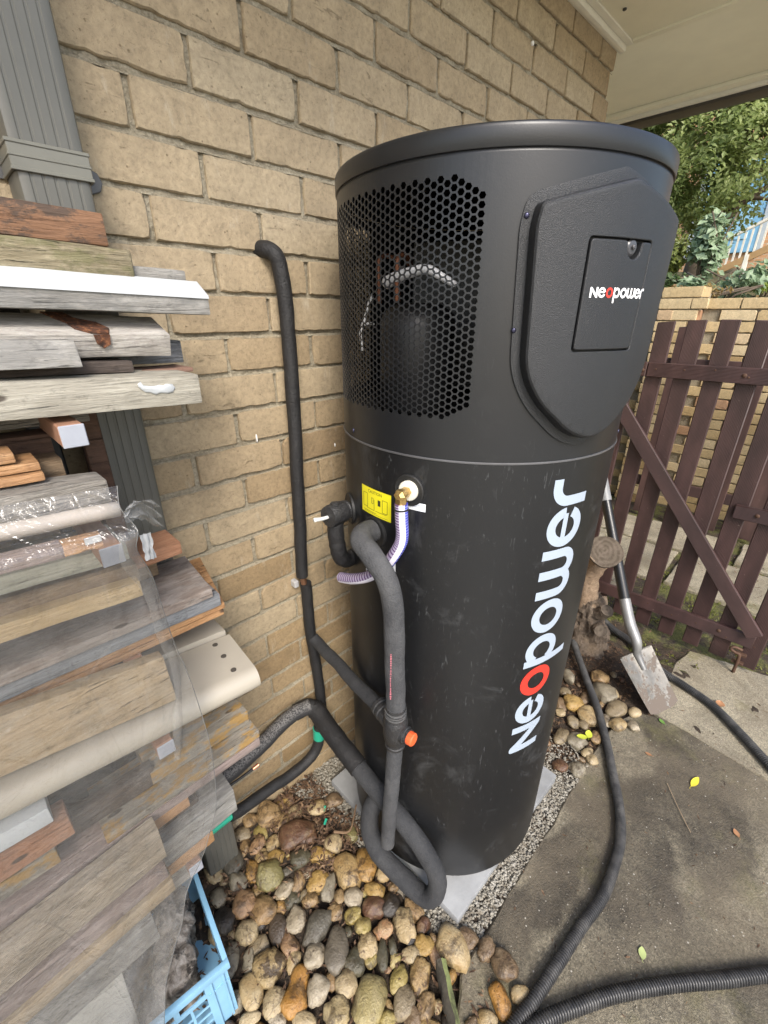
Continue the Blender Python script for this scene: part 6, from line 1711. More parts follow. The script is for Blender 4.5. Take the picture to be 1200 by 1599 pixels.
# stones without a mark of their own are told by the nearest marked stone
keys = []
for o, x, y, col, L, lab in STONE_OBJ:
    if lab:
        w_ = lab.split()
        n = next(i for i, q in enumerate(w_) if q.strip(',') in ('stone', 'rock', 'boulder', 'pebble'))
        keys.append((' '.join(w_[:n + 1]).replace(',', ''), x, y))
def side_of(x, y, kx, ky):
    a, b = project((x, y, 0.05)), project((kx, ky, 0.05))
    if a is None or b is None: return 'near'
    dx, dy = a[0] - b[0], a[1] - b[1]
    if abs(dx) > 2 * abs(dy): return 'right of' if dx > 0 else 'left of'
    if abs(dy) > 2 * abs(dx): return 'below' if dy > 0 else 'above'
    return ('lower ' if dy > 0 else 'upper ') + ('right of' if dx > 0 else 'left of')
used_lab = {}
for o, x, y, col, L, lab in STONE_OBJ:
    if lab: continue
    sz = 'tiny' if L < 0.014 else 'small' if L < 0.022 else 'mid-sized'
    cn = CNAME.get(col, 'veined')
    for key, kx, ky in sorted(keys, key=lambda q: (q[1] - x) ** 2 + (q[2] - y) ** 2)[:6]:
        lb = '%s %s stone %s the %s' % (sz, cn, side_of(x, y, kx, ky), key)
        if lb not in used_lab and len(lb.split()) <= 16: break
    used_lab[lb] = 1
    o['label'] = lb
# mossy edging strip
t = NT('mossy_edge'); co = t.coord(offs=False); n = t.noise(co, 24, 6, 0.7)
gn = t.n('ShaderNodeNewGeometry'); sx = t.n('ShaderNodeSeparateXYZ'); t.l(gn.outputs['Normal'], sx.inputs[0])
gm = t.math('MULTIPLY', t.ramp(sx.outputs[0], [(0.15, 0.0), (0.4, 1.0)]), t.ramp(n, [(0.36, 0.3), (0.5, 1.0)]))
M_MOSS = t.fin(t.mix(gm, t.ramp(n, [(0.35, (0.035, 0.03, 0.022)), (0.7, (0.10, 0.085, 0.06))]), (0.22, 0.25, 0.09)), 0.9, t.bump(n, 0.8, 0.01))
V = []; n_ = 14
for i in range(n_ + 1):
    t_ = i / n_; c = Vector((0.035, -0.715, 0)).lerp(Vector((-0.115, -0.925, 0)), t_)
    wv = 0.004 * fbm((t_ * 8, 1, 1)); nx = Vector((0.81, -0.58, 0))
    for a_, z_ in ((-0.020, -0.02), (-0.018, 0.066), (-0.004, 0.074), (0.010, 0.060), (0.022, -0.02)):
        V.append(c + nx * (a_ + wv + 0.003 * fbm((t_ * 15, a_ * 90, 3))) + Vector((0, 0, z_ + 0.005 * fbm((t_ * 12, a_ * 50, 9)))))
mb = MB(); mb.add(V, [(i * 5 + k, i * 5 + k + 1, (i + 1) * 5 + k + 1, (i + 1) * 5 + k) for i in range(n_) for k in range(4)] + [(4, 3, 2, 1, 0), tuple(n_ * 5 + k for k in range(5))])
tag(obj('edging_stone', mb.mesh(True, 'm', 60), M_MOSS), 'dark slate edging piece with a green mossy side between pebbles and path', 'edging')

# litter: woodchips, twigs, dead leaves on the beds (too many to count)
def m_litter():
    t = NT('leaf_litter')
    co = t.coord(offs=False)
    n = t.noise(co, 55, 3, 0.6)
    c = t.ramp(n, [(0.3, (0.025, 0.015, 0.010)), (0.48, (0.085, 0.047, 0.025)), (0.62, (0.18, 0.11, 0.06)), (0.78, (0.32, 0.23, 0.14))])
    return t.fin(c, 0.85)
lm = MB(); rl = random.Random(31)
def chip(x, y, z, s):
    a = rl.random() * 6.28; L = s * rl.uniform(0.8, 2.2); w_ = s * rl.uniform(0.25, 0.6)
    ti = rl.uniform(-0.5, 0.5); bend = rl.uniform(-0.3, 0.3) * L
    u = Vector((math.cos(a), math.sin(a), ti * 0.5)); v = Vector((-math.sin(a), math.cos(a), rl.uniform(-0.4, 0.4)))
    c = Vector((x, y, z))
    lm.add([c - u * L - v * w_ * .4, c - u * L + v * w_ * .4, c + v * w_ + Vector((0, 0, bend)), c + u * L, c - v * w_ + Vector((0, 0, bend))], [(0, 4, 2, 1), (4, 3, 2)])
for i in range(7400):
    q = rl.random()
    if q < 0.50: x, y = rl.uniform(0.85, 1.75), rl.uniform(-0.75, -0.02)
    elif q < 0.66: x, y = rl.uniform(-0.12, 0.12), rl.uniform(-0.34, -0.01)
    elif q < 0.86: x, y = rl.uniform(-0.5, 0.1), rl.uniform(-0.95, -0.05)
    elif q < 0.88: x, y = rl.uniform(0.75, 0.95), rl.uniform(-0.75, -0.6)
    else: x, y = rl.uniform(1.75, 3.6), rl.uniform(-1.3, 0.4)
    chip(x, y, (soil_z(x, y) if x < 2.3 else 0.02) + 0.005 + (0.012 if x > 2.3 else 0) + (rl.uniform(0, 0.022) if x < 0.1 else 0), rl.uniform(0.003, 0.009))
for i in range(260):       # bits on the concrete
    x, y = rl.uniform(0.1, 2.0), rl.uniform(-1.7, -0.76)
    lm_z = 0.033
    chip(x, y, lm_z, rl.uniform(0.0015, 0.005))
tag(obj('leaf_litter', lm.mesh(), m_litter()), 'brown wood chips and dead leaf scraps scattered over the beds', 'leaf litter', kind='stuff')
# pebbly crumbs on the path
cm = MB(); rl2 = random.Random(5)
for i in range(600):
    x, y = rl2.uniform(0.0, 1.9), rl2.uniform(-1.8, -0.76)
    if rl2.random() < 0.5: x, y = rl2.gauss(0.42, 0.2), rl2.gauss(-1.02, 0.1)
    if y > -0.76 or x < 0: continue
    rock_bits(cm, x, y, 0.0315, rl2.uniform(0.0008, 0.0026), rl2)
tag(obj('path_grit', cm.mesh(), plain('grit_grey', (0.26, 0.23, 0.18), 0.9, var=0.5)), 'loose grit scattered on the concrete path', 'grit', kind='stuff')

# fallen leaves
def leaf(name, label, p, L, w_, ang, mat, curl=0.25, lift=0.0):
    n = 8; V = []
    for i in range(n + 1):
        t_ = i / n; hw_ = w_ * math.sin(PI * min(1, t_ * 0.94 + 0.03)) ** 0.8
        for k in (-1, 0, 1):
            V.append(Vector((L * (t_ - 0.5), hw_ * k, curl * (0.5 * w_ * abs(k) + L * 0.35 * (t_ - 0.5) ** 2))))
    F = [(i * 3 + k, i * 3 + k + 1, (i + 1) * 3 + k + 1, (i + 1) * 3 + k) for i in range(n) for k in range(2)]
    mb = MB(); mb.add(V, F)
    st = [Vector((-L * 0.5, 0, 0.001)), Vector((-L * 0.62, 0.002, 0.002)), Vector((-L * 0.74, -0.001, 0.003))]
    tube(mb, st, 0.0007, 5)
    o = obj(name, mb.mesh(True), mat, None, (p[0], p[1], p[2] + lift), (0.06, -0.05, math.radians(ang)))
    return tag(o, label, 'leaf')
M_LY = plain('leaf_yellow', (0.62, 0.50, 0.04), 0.55, var=0.2); M_LG = plain('leaf_lime', (0.45, 0.50, 0.05), 0.5, var=0.2)
M_LP = plain('leaf_pale_green', (0.36, 0.42, 0.16), 0.55, var=0.2); M_LB = plain('leaf_brown', (0.30, 0.15, 0.07), 0.7, var=0.3); M_LGR = plain('leaf_green', (0.13, 0.25, 0.05), 0.5, var=0.2)
leaf('fallen_leaf', 'yellow oval leaf lying on the damp stain of the path', (1.143, -1.074, 0.034), 0.060, 0.011, -10, M_LY)
leaf('fallen_leaf', 'pinkish brown leaf scrap on the path at the right', (1.033, -1.223, 0.034), 0.028, 0.009, 40, M_LB)
leaf('fallen_leaf', 'pale green torn leaf near the ribbed hoses', (0.457, -1.098, 0.034), 0.030, 0.010, 20, M_LP, 0.1)
leaf('fallen_leaf', 'lime green leaf on the pebbles left of the black hose', (1.005, -0.690, 0.062), 0.045, 0.013, 130, M_LG)
leaf('fallen_leaf', 'yellow-green leaf overlapping another on the pebbles', (1.035, -0.705, 0.064), 0.040, 0.014, 20, M_LG)
leaf('fallen_leaf', 'small green leaf on the slab joint below the spade', (1.36, -0.90, 0.036), 0.030, 0.009, 60, M_LGR, 0.1)
leaf('fallen_leaf', 'curled brown leaf on the pale slab by the gate', (1.66, -1.06, 0.033), 0.040, 0.018, 10, M_LB, 0.6)
leaf('fallen_leaf', 'brown leaf scrap on the path right of the hose', (1.145, -0.91, 0.034), 0.025, 0.007, 100, M_LB)
tw = tube_mesh(catmull([(0.02, -0.26, 0.085), (0.06, -0.29, 0.075), (0.10, -0.27, 0.08), (0.13, -0.25, 0.095)], 5), lambda i, t: 0.0045 - 0.002 * t, 7)
tag(obj('twig', tw, plain('twig_brown', (0.16, 0.10, 0.055), 0.8)), 'thin brown twig on the soil behind the pipe loop', 'twig')
tag(obj('twig', tube_mesh(catmull([(1.06, -1.00, 0.036), (0.98, -1.06, 0.037), (0.92, -1.11, 0.036)], 5), 0.0013, 5), plain('twig_pale', (0.30, 0.22, 0.14), 0.8)), 'straw-thin twig lying on the damp concrete', 'twig')
for k, (x, y, z) in enumerate(((0.045, -0.16, 0.05), (0.02, -0.20, 0.052))):
    mb = MB(); mb.add([(x, y, z), (x + 0.016, y + 0.010, z + 0.004), (x + 0.021, y + 0.003, z + 0.003), (x + 0.004, y - 0.006, z + 0.001), (x, y, z - .001), (x + 0.016, y + 0.010, z + 0.003), (x + 0.021, y + 0.003, z + 0.002), (x + 0.004, y - 0.006, z)], [(0, 1, 2, 3), (7, 6, 5, 4), (0, 4, 5, 1), (1, 5, 6, 2), (2, 6, 7, 3), (3, 7, 4, 0)])
    tag(obj('tape_scrap', mb.mesh(), M_GREEN), ['scrap of green tape on the soil near the wall', 'second small scrap of green tape nearer the pebbles'][k], 'tape')

# ------------------------------------------------------------------ ribbed hoses on the path
def m_rib():
    t = NT('ribbed_hose'); co = t.coord(offs=False)
    n = t.noise(co, 16, 5, 0.7); f = t.noise(co, 220, 3, 0.6)
    c = t.mix(t.math('MULTIPLY', t.ramp(n, [(0.45, 0.0), (0.7, 1.0)]), 0.5), (0.034, 0.034, 0.035), (0.15, 0.145, 0.135))
    return t.fin(c, 0.42, t.bump(f, 0.2, 0.001))
M_RIB = m_rib()
def ribbed(pts, r, pitch, seg=18, depth=0.09):
    P = catmull(pts, 14)
    d = [0.0]
    for i in range(1, len(P)): d.append(d[-1] + (P[i] - P[i - 1]).length)
    n = int(d[-1] / (pitch / 4)); Q = []; j = 0
    for i in range(n + 1):
        s_ = d[-1] * i / n
        while j < len(d) - 2 and d[j + 1] < s_: j += 1
        Q.append(P[j].lerp(P[j + 1], (s_ - d[j]) / max(1e-9, d[j + 1] - d[j])))
    prof = (1.0, 0.985, 1.0 - depth, 1.0 - depth * 0.9)
    return tube_mesh(Q, lambda i, t: r * prof[i % 4], seg)
A_ = [(1.75, -0.30), (1.561, -0.409), (1.337, -0.572), (1.215, -0.667), (1.077, -0.762), (0.948, -0.835), (0.837, -0.898), (0.728, -0.943), (0.634, -0.960), (0.506, -0.968), (0.38, -0.952), (0.26, -0.941), (0.141, -0.928), (0.065, -0.916), (-0.05, -0.91), (-0.2, -0.93)]
zA = lambda x, y: 0.03 + 0.017 if y < -0.75 else 0.058
tag(obj('ribbed_hose', ribbed([(x, y, zA(x, y) + 0.002) for x, y in A_], 0.017, 0.0070, 18, 0.24), M_RIB), 'black ribbed hose curving along the path from behind the heater to the bottom edge', 'hose', 'black ribbed hoses')
B_ = [(1.95, -0.35), (1.849, -0.506), (1.80, -0.64), (1.688, -0.799), (1.661, -0.891), (1.613, -1.033), (1.531, -1.143), (1.423, -1.265), (1.30, -1.40), (1.1, -1.6)]
tag(obj('ribbed_hose', ribbed([(x, y, 0.047) for x, y in B_], 0.018, 0.0075, 18, 0.24), M_RIB), 'ribbed hose passing behind the spade and across the pale slab to the right', 'hose', 'black ribbed hoses')
C_ = [(-0.2, -0.99), (-0.05, -0.945), (0.05, -0.935), (0.143, -0.972), (0.222, -1.018), (0.315, -1.078), (0.445, -1.180), (0.538, -1.262), (0.653, -1.358), (0.80, -1.50), (0.9, -1.65)]
tag(obj('ribbed_hose', ribbed([(x, y, 0.048 if x > .1 else .052) for x, y in C_], 0.0184, 0.0078, 20, 0.27), M_RIB), 'grey-black ribbed hose crossing the bottom right corner of the path', 'hose', 'black ribbed hoses')

# ------------------------------------------------------------------ spade
sp = thing('spade', 'muddy square steel spade with a black and grey handle leaning by the stump', 'spade', (1.44, -0.89, 0.03))
T0 = Vector((1.437, -0.888, 0.034)); S0 = Vector((1.497, -0.708, 0.205))
yd = (S0 - T0).normalized(); xd = Vector((0.93, -0.36, 0.06)); xd = (xd - yd * xd.dot(yd)).normalized(); nd = xd.cross(yd).normalized()
if nd.z < 0: nd = -nd
def m_spade():
    t = NT('spade_steel'); co = t.coord(offs=False)
    n = t.noise(co, 18, 5, 0.65); mud = t.noise(co, 26, 6, 0.7)
    sx = t.n('ShaderNodeSeparateXYZ'); t.l(co, sx.inputs[0])
    tip = t.ramp(sx.outputs[2], [(0.03, 0.30), (0.12, -0.02)])
    k = t.ramp(t.math('ADD', mud, t.math('ADD', t.math('MULTIPLY', t.ramp(sx.outputs[2], [(0.02, 1.0), (0.13, 0.0)]), 0.22), 0.0)), [(0.54, 0.0), (0.60, 1.0)])
    c = t.ramp(n, [(0.3, (0.15, 0.14, 0.12)), (0.7, (0.28, 0.265, 0.235))])
    c = t.mix(k, c, (0.13, 0.105, 0.085))
    return t.fin(c, t.ramp(k, [(0, 0.42), (1, 0.9)]), t.bump(t.math('ADD', t.math('MULTIPLY', k, 0.6), t.math('MULTIPLY', mud, 0.4)), 0.5, 0.004), t.math('MULTIPLY', t.math('SUBTRACT', 1.0, k), 0.5))
nx_b, ny_b = 14, 18; BL = (S0 - T0).length + 0.01
V = []
for side in (0, 1):
    for j in range(ny_b + 1):
        t_ = j / ny_b
        hw_ = 0.088 + 0.014 * t_
        for i in range(nx_b + 1):
            u = 2 * i / nx_b - 1
            cor = 0.012 * max(0, abs(u) - 0.6) / 0.4 if j == 0 else 0
            s_ = t_ * BL + (cor if j == 0 else 0)
            dish = 0.014 * u * u * (0.4 + 0.6 * t_) + 0.010 * (1 - t_) ** 2 * 0.6 + 0.012 * math.exp(-(u / 0.16) ** 2) * max(0, t_ - 0.35) / 0.65
            V.append(T0 + yd * s_ + xd * (u * hw_) + nd * (dish - 0.0022 * side))
nn = (nx_b + 1) * (ny_b + 1); F = []
for j in range(ny_b):
    for i in range(nx_b):
        a = j * (nx_b + 1) + i; b = a + 1; c = a + nx_b + 2; d = a + nx_b + 1
        F.append((a, b, c, d)); F.append((nn + d, nn + c, nn + b, nn + a))
for i in range(nx_b):
    F.append((i, nn + i, nn + i + 1, i + 1)); a = ny_b * (nx_b + 1) + i; F.append((a, a + 1, nn + a + 1, nn + a))
for j in range(ny_b):
    a = j * (nx_b + 1); d = a + nx_b + 1; F.append((a, d, nn + d, nn + a)); a += nx_b; d += nx_b; F.append((a, nn + a, nn + d, d))
mb = MB(); mb.add(V, F)
M_SPADE = m_spade()
obj('blade', mb.mesh(True, 'm', 50), M_SPADE, sp)
mb = MB()
for s in (-1, 1):
    c = S0 + xd * s * 0.058 + nd * 0.010 + yd * 0.012
    P = [c + xd * a_ * 0.034 + yd * b_ * 0.003 + nd * d_ * 0.009 for d_ in (-1, 1) for b_ in (-1, 1) for a_ in (-1, 1)]
    mb.add(P, [(0, 2, 3, 1), (4, 5, 7, 6), (0, 1, 5, 4), (2, 6, 7, 3), (0, 4, 6, 2), (1, 3, 7, 5)])
obj('tread', bevelled(mb.mesh(), 0.002), M_SPADE, sp)
HD = Vector((1.715, -0.355, 0.86))
sk = catmull([tuple(T0.lerp(S0, 0.72) + nd * 0.008), tuple(S0 + nd * 0.016), tuple(S0 + yd * 0.035 + nd * 0.026 + Vector((0, 0, 0.03))), tuple((S0 + Vector((0.03, 0.06, 0.13)))), tuple(S0.lerp(HD, 0.34))], 7)
obj('socket', tube_mesh(sk, lambda i, t: 0.012 + 0.0135 * min(1, t * 1.5), 16), plain('socket_steel', (0.22, 0.22, 0.215), 0.45, 0.4, var=0.25), sp)
sh0, sh1 = S0.lerp(HD, 0.33), S0.lerp(HD, 0.965)
obj('shaft', tube_mesh([sh0.lerp(sh1, k / 10) for k in range(11)], lambda i, t: 0.0245 - 0.002 * t, 18), plain('shaft_black', (0.014, 0.014, 0.014), 0.28), sp)
g1 = HD + (HD - S0).normalized() * 0.26
obj('grip_tube', tube_mesh([sh1, HD, HD.lerp(g1, 0.6)], lambda i, t: 0.026, 16), plain('grip_grey', (0.20, 0.205, 0.21), 0.45), sp)
gy = (g1 - HD).normalized(); gx = gy.cross(Vector((0, 1, 0))).normalized()
dg = catmull([tuple(HD.lerp(g1, 0.58)), tuple(HD.lerp(g1, 0.72) + gx * 0.045), tuple(g1 + gx * 0.055), tuple(g1), tuple(g1 - gx * 0.055), tuple(HD.lerp(g1, 0.72) - gx * 0.045), tuple(HD.lerp(g1, 0.58))], 6)
obj('d_handle', tube_mesh(dg, 0.011, 12), bpy.data.materials['grip_grey'], sp)

# ------------------------------------------------------------------ tree stump
def m_bark():
    t = NT('stump_bark'); co = t.coord(offs=False)
    r_ = t.noise(t.coord((34, 34, 8), False), 1.0, 6, 0.7, 1.0); f = t.noise(co, 90, 5, 0.7); b = t.noise(co, 8, 4)
    c = t.ramp(r_, [(0.3, (0.03, 0.02, 0.014)), (0.5, (0.115, 0.082, 0.055)), (0.72, (0.25, 0.195, 0.145))])
    c = t.mix(t.ramp(b, [(0.5, 0.0), (0.65, 0.6)]), c, (0.36, 0.26, 0.165))
    c = t.mix(0.3, c, t.ramp(f, [(0.3, (0.05, 0.035, 0.025)), (0.7, (0.34, 0.28, 0.22))]))
    return t.fin(c, 0.95, t.bump(t.math('ADD', t.math('MULTIPLY', r_, 1.5), f), 1.0, 0.014))
def m_cut():
    t = NT('cut_wood'); co = t.coord((1, 1, 1), False)
    mp = t.n('ShaderNodeMapping'); t.l(t.tc.outputs['Object'], mp.inputs[0]); 
    wv = t.n('ShaderNodeTexWave', wave_type='RINGS', rings_direction='Z'); t.l(mp.outputs[0], wv.inputs[0]); wv.inputs['Scale'].default_value = 16; wv.inputs['Distortion'].default_value = 5; wv.inputs['Detail'].default_value = 3
    n = t.noise(co, 35, 5, 0.7)
    c = t.ramp(wv.outputs['Fac'], [(0.2, (0.062, 0.047, 0.032)), (0.8, (0.092, 0.073, 0.052))])
    c = t.mix(t.ramp(n, [(0.45, 0.0), (0.7, 0.8)]), c, (0.14, 0.11, 0.085))
    return t.fin(c, 0.9, t.bump(n, 0.6, 0.004))
M_BARK, M_CUT = m_bark(), m_cut()
M_SPLIT = wood('split_wood', (0.09, 0.055, 0.03), (0.22, 0.15, 0.095), (0.36, 0.27, 0.185), 0.8)
stp = thing('tree_stump', 'knobbly grey-brown tree stump with sawn branch ends behind the heater', 'stump', (1.66, -0.44, 0))
def trunkmesh(pts, rad, seg, seed, amp):
    P = catmull(pts, 7); n = len(P); V = []
    for i, p in enumerate(P):
        t_ = i / (n - 1); T = (P[min(i + 1, n - 1)] - P[max(i - 1, 0)]).normalized()
        N = T.cross(Vector((0.2, 1, 0.1))).normalized(); B = T.cross(N)
        for k in range(seg):
            an = 2 * PI * k / seg; q = Vector((math.cos(an) * 1.3, math.sin(an) * 1.3, t_ * 4 + seed))
            r = rad(t_) * (1 + amp * fbm(q) + amp * 0.5 * fbm(q * 3) + 0.05 * fbm(q * 9))
            V.append(p + (N * math.cos(an) + B * math.sin(an)) * r)
    F = [(i * seg + k, i * seg + (k + 1) % seg, (i + 1) * seg + (k + 1) % seg, (i + 1) * seg + k) for i in range(n - 1) for k in range(seg)]
    F.append(tuple(range(seg - 1, -1, -1))); F.append(tuple((n - 1) * seg + k for k in range(seg)))
    mb = MB(); mb.add(V, F); return mb.mesh(True, 'm', 60)
obj('trunk', trunkmesh([(1.655, -0.435, -0.04), (1.655, -0.435, 0.06), (1.65, -0.43, 0.16), (1.645, -0.425, 0.26), (1.63, -0.41, 0.33)], lambda t: 0.112 - 0.052 * t + 0.03 * max(0, 0.3 - t), 40, 4, 0.36), M_BARK, stp)
obj('branch_stub', trunkmesh([(1.64, -0.415, 0.24), (1.615, -0.40, 0.36), (1.60, -0.405, 0.48), (1.592, -0.435, 0.58), (1.572, -0.452, 0.628)], lambda t: 0.058 - 0.020 * math.sin(PI * t) + 0.014 * t, 26, 8, 0.22), M_SPLIT, stp)
def cut(c, n_, r, seed):
    n_ = Vector(n_).normalized(); N = n_.cross(Vector((0, 1, 0.1))).normalized(); B = n_.cross(N); sg = 28
    V = [Vector((0, 0, 0))] + [(N * math.cos(2 * PI * k / sg) + B * math.sin(2 * PI * k / sg)) * r * (1 + 0.10 * fbm((math.cos(2 * PI * k / sg), math.sin(2 * PI * k / sg), seed))) for k in range(sg)]
    lo_ = [v - n_ * 0.012 for v in V[1:]]
    mb = MB(); mb.add(V + lo_, [(0, 1 + k, 1 + (k + 1) % sg) for k in range(sg)] + [(1 + k, 1 + sg + k, 1 + sg + (k + 1) % sg, 1 + (k + 1) % sg) for k in range(sg)])
    obj('sawn_face', mb.mesh(), M_CUT, stp, c)
cut((1.566, -0.456, 0.640), (-0.55, -0.22, 0.78), 0.082, 2)
obj('branch_stub', trunkmesh([(1.62, -0.47, 0.17), (1.585, -0.505, 0.19), (1.565, -0.52, 0.20)], lambda t: 0.036 - 0.006 * t, 18, 12, 0.2), M_BARK, stp)
cut((1.560, -0.525, 0.203), (-0.7, -0.45, 0.4), 0.030, 5)
obj('branch_stub', trunkmesh([(1.62, -0.46, 0.24), (1.60, -0.505, 0.285), (1.59, -0.52, 0.31)], lambda t: 0.034 - 0.004 * t, 18, 15, 0.22), M_BARK, stp)
cut((1.588, -0.523, 0.316), (-0.3, -0.3, 0.8), 0.031, 9)

# ------------------------------------------------------------------ brown picket gate
def m_paint_groove(name, base, axis, scale):
    t = NT(name); co = t.coord((1, 1, 1), False)
    wv = t.n('ShaderNodeTexWave', wave_type='BANDS', bands_direction=axis); t.l(t.tc.outputs['Object'], wv.inputs[0])
    wv.inputs['Scale'].default_value = scale; wv.inputs['Distortion'].default_value = 0.6; wv.inputs['Detail'].default_value = 1
    n = t.noise(t.coord((1, 1, 0.3)), 11, 5, 0.6)
    c = t.ramp(n, [(0.28, tuple(x * 0.6 for x in base)), (0.5, base), (0.72, tuple(x * 1.55 for x in base))])
    sc_ = t.ramp(t.noise(t.coord(), 60, 3, 0.7), [(0.70, 0.0), (0.74, 1.0)])
    c = t.mix(t.math('MULTIPLY', sc_, 0.5), c, (0.3, 0.24, 0.2))
    return t.fin(c, 0.5, t.bump(wv.outputs['Fac'], 0.4, 0.0025))
GB_ = (0.047, 0.0245, 0.0225)
M_SLATV = m_paint_groove('gate_paint_upright', GB_, 'Y', 55)
M_SLATH = m_paint_groove('gate_paint_rail', GB_, 'Z', 55)
M_SLATP = m_paint_groove('gate_paint_plain', (0.060, 0.033, 0.029), 'Y', 2)
gate = thing('picket_gate', 'dark brown painted picket gate with a diagonal brace and arched top', 'gate', (2.0, -0.6, 0.03))
GX = 2.0
def pic(name, y0, y1, z0, zt0, zt1, x, th, mat, parent):
    P = [(x - th, y0, z0), (x - th, y1, z0), (x - th, y1, zt1), (x - th, y0, zt0), (x, y0, z0), (x, y1, z0), (x, y1, zt1), (x, y0, zt0)]
    c = Vector((x, (y0 + y1) / 2, z0))
    mb = MB(); mb.add([Vector(p) - c for p in P], [(0, 1, 2, 3), (7, 6, 5, 4), (1, 5, 6, 2), (0, 3, 7, 4), (3, 2, 6, 7), (0, 4, 5, 1)])
    return obj(name, bevelled(mb.mesh(), 0.003), mat, parent, c)
def topz(y): return 1.665 - 0.17 * (y + 0.62) ** 2
for k in range(0, 8):
    y0 = -0.206 - 0.122 * k; y1 = y0 - 0.074
    pic('picket', y0, y1, 0.055, topz(y0), topz(y1), GX + 0.016, 0.016, M_SLATV, gate)
def rail(name, ya, yb, za0, za1, zb0, zb1, x, th, mat, parent):
    P = [(x - th, ya, za0), (x - th, yb, zb0), (x - th, yb, zb1), (x - th, ya, za1), (x, ya, za0), (x, yb, zb0), (x, yb, zb1), (x, ya, za1)]
    c = Vector((x, (ya + yb) / 2, (za0 + zb1) / 2))
    mb = MB(); mb.add([Vector(p) - c for p in P], [(0, 1, 2, 3), (7, 6, 5, 4), (1, 5, 6, 2), (0, 3, 7, 4), (3, 2, 6, 7), (0, 4, 5, 1)])
    return obj(name, bevelled(mb.mesh(), 0.003), mat, parent, c)
rail('rail', -0.337, -1.14, 1.408, 1.474, 1.412, 1.480, GX - 0.001, 0.024, M_SLATH, gate)
rail('rail', -0.12, -0.334, 1.406, 1.472, 1.408, 1.474, GX - 0.001, 0.027, M_SLATP, gate)
rail('rail', -0.12, -1.092, 0.155, 0.222, 0.182, 0.254, GX - 0.001, 0.024, M_SLATH, gate)
rail('rail', -0.842, -1.14, 0.812, 0.878, 0.822, 0.888, GX - 0.001, 0.022, M_SLATH, gate)
# brace
p0, p1 = Vector((0, -0.135, 1.400)), Vector((0, -1.085, 0.262)); d = (p1 - p0).normalized(); nv = Vector((0, -d.z, d.y)) * 0.034
q = [p0 - nv, p1 - nv, p1 + nv, p0 + nv]
c = (p0 + p1) / 2; xa, xb = GX - 0.045, GX - 0.0255
mb = MB(); L_ = (p1 - p0).length / 2
mb.box((0, 0, 0), ((xb - xa) / 2, 0.034, L_))
br_ = obj('brace', bevelled(mb.mesh(), 0.003), m_paint_groove('gate_paint_brace', GB_, 'Y', 55), gate, Vector(((xa + xb) / 2, c.y, c.z)))
br_.rotation_euler = (math.atan2(d.y, d.z) * -1 + PI, 0, 0)
M_RUST = plain('rusty_iron', (0.10, 0.055, 0.035), 0.7, 0.4, var=0.4, bump=0.4)
mb = MB(); tube(mb, catmull([(1.965, -1.062, 0.165), (1.955, -1.03, 0.172), (1.95, -1.02, 0.158), (1.953, -1.04, 0.146), (1.955, -1.058, 0.14), (1.957, -1.062, 0.09), (1.957, -1.062, 0.03)], 6), 0.0075, 10)
gl_ = obj('drop_bolt', mb.mesh(True), M_RUST, gate)
mb = MB()
for z in (0.135, 0.085): mb.box((1.972, -1.062, z), (0.011, 0.024, 0.007))
obj('bolt_bracket', bevelled(mb.mesh(), 0.002), M_RUST, gl_)
for (y, z) in ((-0.32, 1.437), (-0.95, 0.215), (-0.93, 0.85), (-0.72, 1.445)):
    mb = MB(); disc_axis(mb, (GX - 0.0275 if y == -0.32 else GX - 0.0245, y, z), (-1, 0, 0), [(0.009, -0.001), (0.009, 0.003), (0.005, 0.006)], 12); obj('bolt_head', mb.mesh(True, 'm', 40), M_RUST, gate)
nm_ = None
for k in range(8):
    for z in (1.447, 0.205):
        yc = -0.206 - 0.122 * k - 0.037 + R.uniform(-.012, .012)
        if nm_ is None:
            mb = MB(); disc_axis(mb, (0, 0, 0), (-1, 0, 0), [(0.0042, -0.001), (0.004, 0.0012), (0.002, 0.0018)], 8); nm_ = mb.mesh(); nm_.materials.append(M_RUST)
        obj('nail', nm_, None, gate, (GX - 0.0256, yc, z + R.uniform(-.012, .012)))
# second picket gate / fence beyond
f2 = thing('picket_fence', 'second brown picket fence standing beyond the gate in front of the garden wall', 'fence', (3.77, -0.6, 0))
for k in range(0, 9):
    y0 = 0.00 - 0.262 * k
    pic('picket', y0, y0 - 0.105, 0.05 - 0.01, 1.60 - 0.01 * (k % 2), 1.61, 3.772, 0.022, M_SLATP, f2)
rail('rail', 0.06, -2.3, 1.28, 1.37, 1.28, 1.37, 3.803, 0.03, M_SLATH, f2)
rail('rail', 0.06, -2.3, 0.28, 0.37, 0.28, 0.37, 3.803, 0.03, M_SLATH, f2)

# ------------------------------------------------------------------ garden wall and pillar of yellow brick
M_YB = m_brick('yellow_brick', [(0.0, (0.30, 0.20, 0.09)), (0.15, (0.46, 0.335, 0.165)), (0.6, (0.52, 0.40, 0.22)), (0.97, (0.58, 0.47, 0.29)), (1.0, (0.38, 0.20, 0.11))])
gw = thing('garden_wall', 'yellow brick garden wall with a taller square pillar beyond the gate', 'wall', (4.1, 0, 0))
XP, XW = 4.0, 4.13
mb = MB()
mb.box((XP + 0.17, 0.105, 0.92), (0.155, 0.142, 0.93))
mb.box((XW + 0.125, -1.85, 0.87), (0.105, 1.80, 0.88)); mb.box((XW + 0.125, 1.6, 0.87), (0.105, 1.34, 0.88))
obj('mortar', mb.mesh(), M_MORTAR, gw)
yb_m = [brick_mesh(0.230, 0.0755, 200 + i, 0.05) for i in range(6)]; yh_m = [brick_mesh(0.110, 0.0755, 230 + i, 0.05) for i in range(3)]
for m in yb_m + yh_m: m.materials.append(M_YB)
rb = random.Random(17)
